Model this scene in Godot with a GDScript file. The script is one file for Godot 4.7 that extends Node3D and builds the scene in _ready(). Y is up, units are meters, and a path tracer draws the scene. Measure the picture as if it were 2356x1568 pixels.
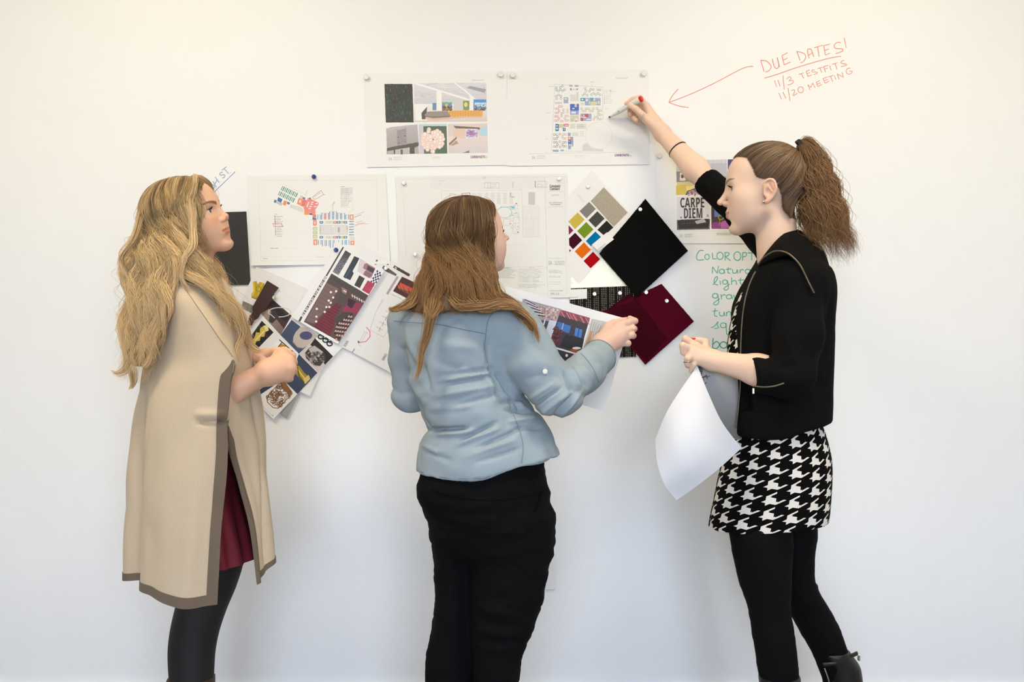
extends Node3D
# An office wall covered with plans, photographs and fabric samples, and three people working at it.

const LAMP_COLOR := Color(1.0, 0.945, 0.82)
const LAMP_ENERGY := 3.5


func _ready() -> void:
	# camera
	var cam := Camera3D.new()
	cam.name = "camera"
	cam.fov = rad_to_deg(2.0 * atan(784.0 / FOC))
	cam.near = 0.05
	cam.far = 60.0
	cam.position = EYE
	add_child(cam)
	cam.current = true
	# sky, exposure
	var env := Environment.new()
	env.background_mode = Environment.BG_SKY
	var sky := Sky.new()
	var air := ProceduralSkyMaterial.new()
	air.sky_top_color = Color(0.70, 0.78, 0.92)
	air.sky_horizon_color = Color(0.90, 0.93, 0.97)
	air.ground_horizon_color = Color(0.72, 0.74, 0.76)
	air.ground_bottom_color = Color(0.42, 0.43, 0.44)
	air.sun_angle_max = 1.0
	sky.sky_material = air
	env.sky = sky
	env.background_energy_multiplier = 21.0
	env.tonemap_mode = Environment.TONE_MAPPER_LINEAR
	env.tonemap_exposure = 0.87
	env.sdfgi_enabled = true
	env.ssao_enabled = true
	env.ssil_enabled = true
	var we := WorldEnvironment.new()
	we.name = "environment"
	we.environment = env
	add_child(we)
	# the room, what hangs on its wall, and the people
	room()
	measure_scalp()
	sheets()
	writing()
	outlet()
	person_left()
	person_middle()
	person_right()
	held_things()


# ---------------------------------------------------------------- helpers
const FOC := 2290.0
const EYE := Vector3(0.0, 1.157, 3.09)

var mats := {}
var used_names := {}


# a place in the room, from where it shows in the photograph and how far it stands from the wall (z)
func P(px: float, py: float, z: float) -> Vector3:
	var k := (EYE.z - z) / FOC
	return Vector3((px - 1178.0) * k, EYE.y - (py - 784.0) * k, z)


func numbered(called: String) -> String:
	var n: int = used_names.get(called, 0)
	used_names[called] = n + 1
	return called if n == 0 else "%s_%03d" % [called, n]


func tag(o: Node3D, label: String, category: String, group := "") -> Node3D:
	o.set_meta("label", label)
	o.set_meta("category", category)
	if group:
		o.set_meta("group", group)
	return o


func thing(called: String, label: String, category: String, at := Vector3.ZERO, group := "") -> Node3D:
	var o := Node3D.new()
	o.name = numbered(called)
	add_child(o)
	o.position = at
	return tag(o, label, category, group)


# one mesh as a named child; world-space vertices are moved into the parent's frame
func part(called: String, mesh: Mesh, m: Material, parent: Node3D) -> MeshInstance3D:
	var o := MeshInstance3D.new()
	o.mesh = mesh
	o.material_override = m
	o.name = called
	parent.add_child(o, true)
	if parent != self:
		o.position = -origin_of(parent)
	return o


func origin_of(n: Node) -> Vector3:
	var s := Vector3.ZERO
	while n != self and n is Node3D:
		s += (n as Node3D).position
		n = n.get_parent()
	return s


func top(called: String, mesh: Mesh, m: Material, label: String, category: String, group := "") -> MeshInstance3D:
	var o := MeshInstance3D.new()
	o.mesh = mesh
	o.material_override = m
	o.name = numbered(called)
	add_child(o)
	tag(o, label, category, group)
	return o


func struct(called: String, mesh: Mesh, m: Material) -> MeshInstance3D:
	var o := MeshInstance3D.new()
	o.mesh = mesh
	o.material_override = m
	o.name = called
	add_child(o)
	o.set_meta("kind", "structure")
	return o


# ---------------------------------------------------------------- mesh kit
class Kit:
	var v := PackedVector3Array()
	var n := PackedVector3Array()
	var c := PackedColorArray()
	var u := PackedVector2Array()
	var i := PackedInt32Array()

	func tri(a: int, b: int, d: int) -> void:
		i.append(a)
		i.append(b)
		i.append(d)

	func add(p: Vector3, uv := Vector2.ZERO, col := Color.WHITE) -> int:
		v.append(p)
		u.append(uv)
		c.append(col)
		return v.size() - 1

	# normals from the faces; front faces run clockwise
	func shade() -> void:
		n = PackedVector3Array()
		n.resize(v.size())
		for k in range(0, i.size(), 3):
			var a := i[k]
			var b := i[k + 1]
			var d := i[k + 2]
			var f := (v[d] - v[a]).cross(v[b] - v[a])
			n[a] += f
			n[b] += f
			n[d] += f
		for k in n.size():
			n[k] = n[k].normalized()

	func mesh(colors := false) -> ArrayMesh:
		if n.size() != v.size():
			shade()
		var a := []
		a.resize(Mesh.ARRAY_MAX)
		a[Mesh.ARRAY_VERTEX] = v
		a[Mesh.ARRAY_NORMAL] = n
		if u.size() == v.size():
			a[Mesh.ARRAY_TEX_UV] = u
		if colors:
			a[Mesh.ARRAY_COLOR] = c
		a[Mesh.ARRAY_INDEX] = i
		var m := ArrayMesh.new()
		m.add_surface_from_arrays(Mesh.PRIMITIVE_TRIANGLES, a)
		return m

	func join(o: Kit) -> void:
		if n.size() != v.size():
			shade()
		if o.n.size() != o.v.size():
			o.shade()
		var base := v.size()
		v.append_array(o.v)
		n.append_array(o.n)
		if o.c.size() == o.v.size():
			c.append_array(o.c)
		else:
			var w := PackedColorArray()
			w.resize(o.v.size())
			w.fill(Color.WHITE)
			c.append_array(w)
		if o.u.size() == o.v.size():
			u.append_array(o.u)
		else:
			var w2 := PackedVector2Array()
			w2.resize(o.v.size())
			u.append_array(w2)
		for k in o.i:
			i.append(k + base)


static func cat(a: Vector3, b: Vector3, c: Vector3, d: Vector3, t: float) -> Vector3:
	return b.cubic_interpolate(c, a, d, t)


# point on a smooth curve through pts at 0..1
static func along(pts: PackedVector3Array, t: float) -> Vector3:
	var last := pts.size() - 1
	var f := clampf(t, 0.0, 1.0) * last
	var k := mini(int(f), last - 1)
	return cat(pts[maxi(k - 1, 0)], pts[k], pts[k + 1], pts[mini(k + 2, last)], f - k)


static func smooth_line(pts: PackedVector3Array, count: int) -> PackedVector3Array:
	var out := PackedVector3Array()
	for k in count:
		out.append(along(pts, float(k) / (count - 1)))
	return out


# surface through rows of points (rows of the same length); closed = each row is a ring
func loft(rows: Array, nu: int, nv: int, closed: bool, metric := false) -> Kit:
	var k := Kit.new()
	var wide: int = rows[0].size()
	var dense := []
	for r: PackedVector3Array in rows:
		var line := PackedVector3Array()
		for a in nu + 1:
			if closed:
				var f := float(a) / nu * wide
				var b := int(f)
				line.append(cat(r[(b - 1 + wide) % wide], r[b % wide], r[(b + 1) % wide], r[(b + 2) % wide], f - b))
			else:
				line.append(along(r, float(a) / nu))
		dense.append(line)
	var col := PackedVector3Array()
	col.resize(rows.size())
	var grid := []
	for a in nu + 1:
		for b in rows.size():
			col[b] = dense[b][a]
		grid.append(smooth_line(col, nv + 1))
	for b in nv + 1:
		for a in nu + 1:
			k.add(grid[a][b], Vector2(float(a) / nu, float(b) / nv))
	for b in nv:
		for a in nu:
			var q := b * (nu + 1) + a
			k.tri(q, q + 1, q + nu + 1)
			k.tri(q + 1, q + nu + 2, q + nu + 1)
	k.shade()
	if closed:
		for b in nv + 1:
			var q := b * (nu + 1)
			var s := (k.n[q] + k.n[q + nu]).normalized()
			k.n[q] = s
			k.n[q + nu] = s
	return k


# gives an open sheet (grid of nu x nv cells from loft) a thickness, with rounded-off rims
func thicken(k: Kit, nu: int, nv: int, t: float) -> Kit:
	var o := Kit.new()
	var count := k.v.size()
	for a in count:
		o.add(k.v[a] + k.n[a] * t * 0.5, k.u[a])
	for a in count:
		o.add(k.v[a] - k.n[a] * t * 0.5, k.u[a])
	for a in range(0, k.i.size(), 3):
		o.tri(k.i[a], k.i[a + 1], k.i[a + 2])
		o.tri(k.i[a] + count, k.i[a + 2] + count, k.i[a + 1] + count)
	var rim := PackedInt32Array()
	for a in nu:
		rim.append(a)
	for b in nv:
		rim.append(b * (nu + 1) + nu)
	for a in nu:
		rim.append(nv * (nu + 1) + nu - a)
	for b in nv:
		rim.append((nv - b) * (nu + 1))
	for a in rim.size():
		var p := rim[a]
		var q := rim[(a + 1) % rim.size()]
		var p1 := o.add(k.v[p] + k.n[p] * t * 0.5, k.u[p])
		var q1 := o.add(k.v[q] + k.n[q] * t * 0.5, k.u[q])
		var p2 := o.add(k.v[p] - k.n[p] * t * 0.5, k.u[p])
		var q2 := o.add(k.v[q] - k.n[q] * t * 0.5, k.u[q])
		o.tri(p1, p2, q1)
		o.tri(q1, p2, q2)
	o.shade()
	return o


# round tube along points, radius per point
func tube(pts: PackedVector3Array, rad: PackedFloat32Array, sides: int, caps := true, flat := 1.0, face := Vector3.ZERO) -> Kit:
	var k := Kit.new()
	var m := pts.size()
	var ref := Vector3.UP
	for a in m:
		var d := (pts[mini(a + 1, m - 1)] - pts[maxi(a - 1, 0)]).normalized()
		if face != Vector3.ZERO:
			ref = face
		elif a == 0 and absf(d.dot(ref)) > 0.9:
			ref = Vector3.RIGHT
		var s := d.cross(ref).normalized()
		var w := s.cross(d).normalized()
		if face == Vector3.ZERO:
			ref = w
		for b in sides:
			var g := TAU * b / sides
			k.add(pts[a] + (s * cos(g) + w * sin(g) * flat) * rad[a], Vector2(float(b) / sides, float(a) / (m - 1)))
	for a in m - 1:
		for b in sides:
			var p := a * sides + b
			var q := a * sides + (b + 1) % sides
			k.tri(p, q, p + sides)
			k.tri(q, q + sides, p + sides)
	if caps:
		var c0 := k.add(pts[0])
		var c1 := k.add(pts[m - 1])
		for b in sides:
			k.tri(c0, (b + 1) % sides, b)
			k.tri(c1, (m - 1) * sides + b, (m - 1) * sides + (b + 1) % sides)
	k.shade()
	return k


# axes with y along d
func along_y(d: Vector3, ref := Vector3.BACK) -> Basis:
	var y := d.normalized()
	var x := y.cross(ref).normalized()
	return Basis(x, y, x.cross(y))


func even(count: int, r: float) -> PackedFloat32Array:
	var a := PackedFloat32Array()
	a.resize(count)
	a.fill(r)
	return a


# box with chamfered edges, in its own axes
func block(size: Vector3, at: Vector3, bevel := 0.0, basis := Basis()) -> Kit:
	var k := Kit.new()
	var h := size * 0.5
	var bv := minf(bevel, minf(h.x, minf(h.y, h.z)) * 0.98)
	for axis in 3:
		for s in [-1.0, 1.0]:
			var nrm := Vector3.ZERO
			nrm[axis] = s
			var a1 := (axis + 1) % 3
			var a2 := (axis + 2) % 3
			var ids := []
			for q in [[-1, -1], [1, -1], [1, 1], [-1, 1]]:
				var p := Vector3.ZERO
				p[axis] = h[axis] * s
				p[a1] = (h[a1] - bv) * q[0]
				p[a2] = (h[a2] - bv) * q[1]
				ids.append(k.add(basis * p + at))
				k.n.append(basis * nrm)
			if s > 0:
				k.tri(ids[0], ids[2], ids[1])
				k.tri(ids[0], ids[3], ids[2])
			else:
				k.tri(ids[0], ids[1], ids[2])
				k.tri(ids[0], ids[2], ids[3])
	if bv > 0.0:
		for axis in 3:
			var a1 := (axis + 1) % 3
			var a2 := (axis + 2) % 3
			for q in [[-1, -1], [1, -1], [1, 1], [-1, 1]]:
				var nn := Vector3.ZERO
				nn[a1] = q[0]
				nn[a2] = q[1]
				nn = nn.normalized()
				var ids := []
				for e in [[-1, 0], [1, 0], [1, 1], [-1, 1]]:
					var p := Vector3.ZERO
					p[axis] = (h[axis] - bv) * e[0]
					p[a1] = (h[a1] - (bv if e[1] == 0 else 0.0)) * q[0]
					p[a2] = (h[a2] - (0.0 if e[1] == 0 else bv)) * q[1]
					ids.append(k.add(basis * p + at))
					k.n.append(basis * nn)
				if q[0] * q[1] < 0:
					k.tri(ids[0], ids[1], ids[2])
					k.tri(ids[0], ids[2], ids[3])
				else:
					k.tri(ids[0], ids[2], ids[1])
					k.tri(ids[0], ids[3], ids[2])
	return k


# turned shape: profile of (radius, height) round an axis
func turned(profile: PackedVector2Array, sides: int, at: Vector3, basis := Basis()) -> Kit:
	var k := Kit.new()
	for p in profile:
		for b in sides:
			var g := TAU * b / sides
			k.add(at + basis * Vector3(cos(g) * p.x, p.y, sin(g) * p.x))
	for a in profile.size() - 1:
		for b in sides:
			var p := a * sides + b
			var q := a * sides + (b + 1) % sides
			k.tri(p, q, p + sides)
			k.tri(q, q + sides, p + sides)
	k.shade()
	return k


func ball(at: Vector3, r: Vector3, basis := Basis(), rows := 10, sides := 14) -> Kit:
	var k := Kit.new()
	for a in rows + 1:
		var g := PI * a / rows
		for b in sides:
			var w := TAU * b / sides
			var d := Vector3(sin(g) * cos(w), cos(g), sin(g) * sin(w))
			k.add(at + basis * (d * r))
			k.n.append((basis * (d / r)).normalized())
	for a in rows:
		for b in sides:
			var p := a * sides + b
			var q := a * sides + (b + 1) % sides
			k.tri(p, p + sides, q)
			k.tri(q, p + sides, q + sides)
	return k


# ---------------------------------------------------------------- soft solids: tapered limbs, eggs and stacked sections joined smoothly
class Blob:
	var typ := PackedInt32Array()
	var op := PackedInt32Array()
	var kk := PackedFloat32Array()
	var inv: Array[Transform3D] = []
	var rad: Array[Vector3] = []
	var len := PackedFloat32Array()
	var cen := PackedVector3Array()
	var reach := PackedFloat32Array()
	var stacks := []
	var has_box := false
	var box := AABB()

	func _put(t: int, o: int, k: float, x: Transform3D, r: Vector3, l: float, c: Vector3, rc: float) -> void:
		typ.append(t)
		op.append(o)
		kk.append(k)
		inv.append(x)
		rad.append(r)
		len.append(l)
		cen.append(c)
		reach.append(rc)
		stacks.append(null)
		if o == 0:
			var b := AABB(c - Vector3.ONE * rc, Vector3.ONE * rc * 2.0)
			box = box.merge(b) if has_box else b
			has_box = true

	func egg(c: Vector3, r: Vector3, k := 0.01, basis := Basis(), o := 0) -> void:
		_put(0, o, k, Transform3D(basis, c).affine_inverse(), r, 0.0, c, maxf(r.x, maxf(r.y, r.z)))

	# flat: width of the section along «side», as a share of its radius
	func limb(a: Vector3, b: Vector3, ra: float, rb: float, k := 0.01, flat := 1.0, side := Vector3.RIGHT, o := 0) -> void:
		var y := b - a
		var l := maxf(y.length(), 0.0005)
		y = y / l if y.length() > 0.0001 else Vector3.UP
		var x := (side - y * side.dot(y))
		if x.length() < 0.01:
			x = Vector3.FORWARD - y * Vector3.FORWARD.dot(y)
		x = x.normalized()
		var z := x.cross(y)
		if absf(ra - rb) > l * 0.95:
			rb = ra + clampf(rb - ra, -l * 0.95, l * 0.95)
		_put(1, o, k, Transform3D(Basis(x, y, z), a).affine_inverse(), Vector3(ra, rb, flat), l, (a + b) * 0.5, l * 0.5 + maxf(ra, rb) * maxf(1.0, flat))

	func chain(pts: Array, rs: Array, k := 0.004, flat := 1.0, side := Vector3.RIGHT) -> void:
		for a in pts.size() - 1:
			limb(pts[a], pts[a + 1], rs[a], rs[a + 1], k, flat, side)

	# box with its own axes, mostly for cutting
	func slab(c: Vector3, h: Vector3, basis: Basis, k := 0.003, o := 1) -> void:
		_put(3, o, k, Transform3D(basis.orthonormalized(), c).affine_inverse(), h, 0.0, c, h.length())

	# sections stacked upwards: rows of [y, x, z, half width, half depth]
	func stack(rows: Array, k := 0.01, o := 0, power := 2.0) -> void:
		rows.sort_custom(func(a, b): return a[0] < b[0])
		var s := PackedFloat32Array()
		var lo := Vector3.INF
		var hi := -Vector3.INF
		for r in rows:
			for e in r:
				s.append(e)
			lo = lo.min(Vector3(r[1] - r[3], r[0], r[2] - r[4]))
			hi = hi.max(Vector3(r[1] + r[3], r[0], r[2] + r[4]))
		var at := stacks.size()
		var c := (lo + hi) * 0.5
		_put(2, 1, k, Transform3D(), Vector3(power, 0, 0), 0.0, c, (hi - lo).length() * 0.5)
		op[at] = o
		stacks[at] = s
		if o == 0:
			var b := AABB(lo, hi - lo)
			box = box.merge(b) if has_box else b
			has_box = true

	func one(j: int, p: Vector3) -> float:
		var t := typ[j]
		if t == 1:
			var q := inv[j] * p
			var r := rad[j]
			var h := len[j]
			var fx := q.x / r.z
			var w := sqrt(fx * fx + q.z * q.z)
			var b := (r.x - r.y) / h
			var a := sqrt(1.0 - b * b)
			var kq := a * q.y - b * w
			var d: float
			if kq < 0.0:
				d = sqrt(w * w + q.y * q.y) - r.x
			elif kq > a * h:
				var e := q.y - h
				d = sqrt(w * w + e * e) - r.y
			else:
				d = a * w + b * q.y - r.x
			return d * minf(1.0, r.z)
		if t == 0:
			var q := inv[j] * p
			var r := rad[j]
			var s := q / r
			var k0 := s.length()
			if k0 < 0.0001:
				return -minf(r.x, minf(r.y, r.z))
			return k0 * (k0 - 1.0) / (s / r).length()
		if t == 3:
			var q := (inv[j] * p).abs() - rad[j]
			return q.max(Vector3.ZERO).length() + minf(maxf(q.x, maxf(q.y, q.z)), 0.0)
		var st: PackedFloat32Array = stacks[j]
		var m := st.size() / 5
		var y := clampf(p.y, st[0], st[(m - 1) * 5])
		var a2 := 0
		while a2 < m - 2 and st[(a2 + 1) * 5] < y:
			a2 += 1
		var i0 := a2 * 5
		var i1 := i0 + 5
		var im := maxi(a2 - 1, 0) * 5
		var ip := mini(a2 + 2, m - 1) * 5
		var f := (y - st[i0]) / (st[i1] - st[i0])
		var cx := cubic_interpolate(st[i0 + 1], st[i1 + 1], st[im + 1], st[ip + 1], f)
		var cz := cubic_interpolate(st[i0 + 2], st[i1 + 2], st[im + 2], st[ip + 2], f)
		var hw := maxf(cubic_interpolate(st[i0 + 3], st[i1 + 3], st[im + 3], st[ip + 3], f), 0.004)
		var hd := maxf(cubic_interpolate(st[i0 + 4], st[i1 + 4], st[im + 4], st[ip + 4], f), 0.004)
		var dx := absf(p.x - cx) / hw
		var dz := absf(p.z - cz) / hd
		var pw := rad[j].x
		var rr: float
		var side: float
		if pw == 2.0:
			rr = sqrt(dx * dx + dz * dz)
		else:
			rr = pow(pow(dx, pw) + pow(dz, pw), 1.0 / pw)
		side = (rr - 1.0) * lerpf(hw, hd, dz / maxf(dx + dz, 0.0001))
		var over := maxf(st[0] - p.y, p.y - st[(m - 1) * 5])
		if over <= 0.0:
			return maxf(side, over)
		return over if side < 0.0 else sqrt(side * side + over * over)

	func at(p: Vector3, who: PackedInt32Array) -> float:
		var d := 1.0
		for j in who:
			var e := one(j, p)
			var k := kk[j]
			if op[j] == 0:
				var h := k - absf(d - e)
				d = minf(d, e)
				if h > 0.0:
					d -= h * h / (4.0 * k)
			else:
				e = -e
				var h := k - absf(d - e)
				d = maxf(d, e)
				if h > 0.0:
					d += h * h / (4.0 * k)
		return d

	# the surface as one mesh: one vertex in each cell it crosses, one quad round each crossed edge
	func net(cell: float, clip := AABB()) -> Kit:
		var out := Kit.new()
		var b := box.grow(cell * 3.0)
		if clip.size != Vector3.ZERO:
			b = b.intersection(clip)
		const B := 5
		var bx := int(ceil(b.size.x / cell / B)) + 1
		var by := int(ceil(b.size.y / cell / B)) + 1
		var bz := int(ceil(b.size.z / cell / B)) + 1
		var nx := bx * B
		var ny := by * B
		var nz := bz * B
		var o := b.position
		var val := PackedFloat32Array()
		val.resize(nx * ny * nz)
		val.fill(1.0)
		var live := PackedInt32Array()
		var half := B * cell * 0.5
		var diag := half * 1.7321
		var all := PackedInt32Array(range(typ.size()))
		for iz in bz:
			for iy in by:
				for ix in bx:
					var c := o + Vector3(ix * B * cell + half, iy * B * cell + half, iz * B * cell + half)
					var d := at(c, all)
					if absf(d) > diag * 1.35 + cell * 1.5:
						if d < 0.0:
							for z in B:
								for y in B:
									var row := ((iz * B + z) * ny + iy * B + y) * nx + ix * B
									for x in B:
										val[row + x] = -1.0
						continue
					var who := PackedInt32Array()
					for j in all:
						var e := one(j, c)
						if op[j] == 0:
							if e < maxf(d, 0.0) + diag * 2.6 + kk[j]:
								who.append(j)
						elif e < diag * 1.4 + kk[j] + cell:
							who.append(j)
					live.append(ix)
					live.append(iy)
					live.append(iz)
					for z in B:
						for y in B:
							var row := ((iz * B + z) * ny + iy * B + y) * nx + ix * B
							for x in B:
								val[row + x] = at(o + Vector3(ix * B + x, iy * B + y, iz * B + z) * cell, who)
		var ids := PackedInt32Array()
		ids.resize(val.size())
		ids.fill(-1)
		var sy := nx
		var sz := nx * ny
		var corner := PackedInt32Array([0, 1, sy, sy + 1, sz, sz + 1, sz + sy, sz + sy + 1])
		const E := [[0, 1], [2, 3], [4, 5], [6, 7], [0, 2], [1, 3], [4, 6], [5, 7], [0, 4], [1, 5], [2, 6], [3, 7]]
		var place := [Vector3(0, 0, 0), Vector3(1, 0, 0), Vector3(0, 1, 0), Vector3(1, 1, 0), Vector3(0, 0, 1), Vector3(1, 0, 1), Vector3(0, 1, 1), Vector3(1, 1, 1)]
		var cells := PackedInt32Array()
		for q in range(0, live.size(), 3):
			for z in B:
				var gz := live[q + 2] * B + z
				if gz >= nz - 1:
					continue
				for y in B:
					var gy := live[q + 1] * B + y
					if gy >= ny - 1:
						continue
					for x in B:
						var gx := live[q] * B + x
						if gx >= nx - 1:
							continue
						var at0 := gz * sz + gy * sy + gx
						var s0 := val[at0] < 0.0
						if s0 == (val[at0 + 1] < 0.0) and s0 == (val[at0 + sy] < 0.0) and s0 == (val[at0 + sy + 1] < 0.0) and s0 == (val[at0 + sz] < 0.0) and s0 == (val[at0 + sz + 1] < 0.0) and s0 == (val[at0 + sz + sy] < 0.0) and s0 == (val[at0 + sz + sy + 1] < 0.0):
							continue
						var sum := Vector3.ZERO
						var cnt := 0
						for e in E:
							var va := val[at0 + corner[e[0]]]
							var vb := val[at0 + corner[e[1]]]
							if (va < 0.0) != (vb < 0.0):
								sum += (place[e[0]] as Vector3).lerp(place[e[1]], va / (va - vb))
								cnt += 1
						ids[at0] = out.v.size()
						out.v.append(o + (Vector3(gx, gy, gz) + sum / cnt) * cell)
						cells.append(at0)
		for at0 in cells:
			var s0 := val[at0] < 0.0
			for ax in 3:
				var st: int = [1, sy, sz][ax]
				if s0 == (val[at0 + st] < 0.0):
					continue
				var s1: int = [sy, sz, 1][ax]
				var s2: int = [sz, 1, sy][ax]
				if at0 - s1 - s2 < 0:
					continue
				var a := ids[at0]
				var e := ids[at0 - s1]
				var f := ids[at0 - s1 - s2]
				var g := ids[at0 - s2]
				if e < 0 or f < 0 or g < 0:
					continue
				if s0:
					out.tri(a, f, e)
					out.tri(a, g, f)
				else:
					out.tri(a, e, f)
					out.tri(a, f, g)
		out.u.resize(out.v.size())
		out.c.resize(out.v.size())
		out.c.fill(Color.WHITE)
		out.shade()
		return out

# ---------------------------------------------------------------- materials
func mat(called: String, color: Color, rough := 0.8, more := {}) -> StandardMaterial3D:
	if mats.has(called):
		return mats[called]
	var m := StandardMaterial3D.new()
	m.resource_name = called
	m.albedo_color = color
	m.roughness = rough
	if rough > 0.8:
		m.metallic_specular = 0.2
	for key in more:
		m.set(key, more[key])
	mats[called] = m
	return m


func noise_tex(freq: float, seed_: int, size := 256, octaves := 4, kind := FastNoiseLite.TYPE_SIMPLEX_SMOOTH) -> NoiseTexture2D:
	var key := "noise %f %d %d %d %d" % [freq, seed_, size, octaves, kind]
	if mats.has(key):
		return mats[key]
	var f := FastNoiseLite.new()
	f.noise_type = kind
	f.seed = seed_
	f.frequency = freq
	f.fractal_octaves = octaves
	var t := NoiseTexture2D.new()
	t.noise = f
	t.width = size
	t.height = size
	t.seamless = true
	mats[key] = t
	return t


# fine relief over a material, in repeats per metre and centimetres of height
func relief(m: StandardMaterial3D, t: Texture2D, per_metre: float, cm: float) -> StandardMaterial3D:
	m.uv1_triplanar = true
	m.uv1_world_triplanar = false
	m.uv1_scale = Vector3.ONE * per_metre
	m.heightmap_enabled = true
	m.heightmap_texture = t
	m.heightmap_scale = cm
	return m


func plaster() -> StandardMaterial3D:
	var m := mat("white dry-erase wall paint", Color(0.93, 0.93, 0.925), 0.42)
	return relief(m, noise_tex(0.06, 3, 512, 3), 7.0, 0.012)


func room() -> void:
	var white := mat("white wall paint", Color(0.9, 0.9, 0.89), 0.7)
	var board := plaster()
	# the wall with the papers; its face is z = 0
	struct("wall_back", block(Vector3(7.2, 2.9, 0.14), Vector3(0, 1.45, -0.07)).mesh(), board)
	struct("wall_left", block(Vector3(0.14, 2.9, 5.4), Vector3(-3.67, 1.45, 2.7)).mesh(), white)
	struct("wall_right", block(Vector3(0.14, 2.9, 5.4), Vector3(3.67, 1.45, 2.7)).mesh(), white)
	var fl := mat("grey low-pile carpet", Color(0.62, 0.61, 0.60), 0.95)
	relief(fl, noise_tex(0.2, 8, 256, 3), 6.0, 0.3)
	struct("floor", block(Vector3(7.48, 0.1, 5.54), Vector3(0, -0.05, 2.7)).mesh(), fl)
	struct("ceiling", block(Vector3(7.48, 0.12, 5.54), Vector3(0, 2.96, 2.7)).mesh(), white)
	# wall behind the camera, with the windows that light the room
	var far := Kit.new()
	var zb := 5.33
	far.join(block(Vector3(7.2, 0.4, 0.14), Vector3(0, 0.2, zb)))
	far.join(block(Vector3(7.2, 0.25, 0.14), Vector3(0, 2.775, zb)))
	var openings := [[-1.1, 0.15], [0.35, 1.6]]
	var x := -3.6
	for o in openings:
		far.join(block(Vector3(o[0] - x, 2.25, 0.14), Vector3((x + o[0]) * 0.5, 1.525, zb)))
		x = o[1]
	far.join(block(Vector3(3.6 - x, 2.25, 0.14), Vector3((x + 3.6) * 0.5, 1.525, zb)))
	struct("wall_front", far.mesh(), white)
	var frame := mat("white window frame", Color(0.88, 0.88, 0.87), 0.4)
	var pane := mat("window glass", Color(1, 1, 1, 0.06), 0.02, {"transparency": BaseMaterial3D.TRANSPARENCY_ALPHA})
	var n := 1
	for o in openings:
		var w: float = o[1] - o[0]
		var cx: float = (o[0] + o[1]) * 0.5
		var k := Kit.new()
		for s in [-1.0, 1.0]:
			k.join(block(Vector3(0.06, 2.25, 0.08), Vector3(cx + s * (w * 0.5 - 0.03), 1.525, zb), 0.006))
			k.join(block(Vector3(w - 0.12, 0.06, 0.08), Vector3(cx, 1.525 + s * 1.095, zb), 0.006))
		k.join(block(Vector3(0.05, 2.13, 0.06), Vector3(cx, 1.525, zb), 0.006))
		var win := struct("window_%d" % n, k.mesh(), frame)
		for s in [-1.0, 1.0]:
			part("pane", block(Vector3(w * 0.5 - 0.09, 2.13, 0.006), Vector3(cx + s * (w * 0.25 - 0.02), 1.525, zb)).mesh(), pane, win)
		n += 1
	# skirting board along the papered wall: only its top edge is in view
	var skirt := Kit.new()
	skirt.join(block(Vector3(7.2, 0.098, 0.014), Vector3(0, 0.049, 0.007), 0.003))
	struct("baseboard_back", skirt.mesh(), mat("white skirting paint", Color(0.93, 0.93, 0.93), 0.35))
	# warm ceiling panels
	for sx in [-1.25, 1.25]:
		ceiling_lamp(Vector3(sx, 2.9, 1.35), "warm white ceiling panel light over the %s of the papered wall" % ("left end" if sx < 0 else "right end"))


func ceiling_lamp(at: Vector3, label: String) -> void:
	var t := thing("ceiling_light", label, "ceiling light", at, "ceiling lights")
	var rim := Kit.new()
	for s in [-1.0, 1.0]:
		rim.join(block(Vector3(1.24, 0.03, 0.02), at + Vector3(0, -0.015, s * 0.16), 0.003))
		rim.join(block(Vector3(0.02, 0.03, 0.30), at + Vector3(s * 0.61, -0.015, 0), 0.003))
	part("frame", rim.mesh(), mat("white lamp rim", Color(0.9, 0.9, 0.9), 0.4), t)
	var glow := mat("lamp diffuser", Color(1, 0.97, 0.9), 0.6, {"emission_enabled": true, "emission": Color(1.0, 0.88, 0.68), "emission_energy_multiplier": 3.0})
	part("diffuser", block(Vector3(1.2, 0.008, 0.3), at + Vector3(0, -0.012, 0)).mesh(), glow, t)
	var l := AreaLight3D.new()
	l.name = "ceiling_lamp_light"
	l.area_size = Vector2(1.2, 0.3)
	l.light_color = LAMP_COLOR
	l.light_energy = LAMP_ENERGY
	l.shadow_enabled = true
	l.area_range = 9.0
	l.area_attenuation = 2.0
	t.add_child(l)
	l.rotation.x = -PI / 2
	l.position = Vector3(0, -0.035, 0)

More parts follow.
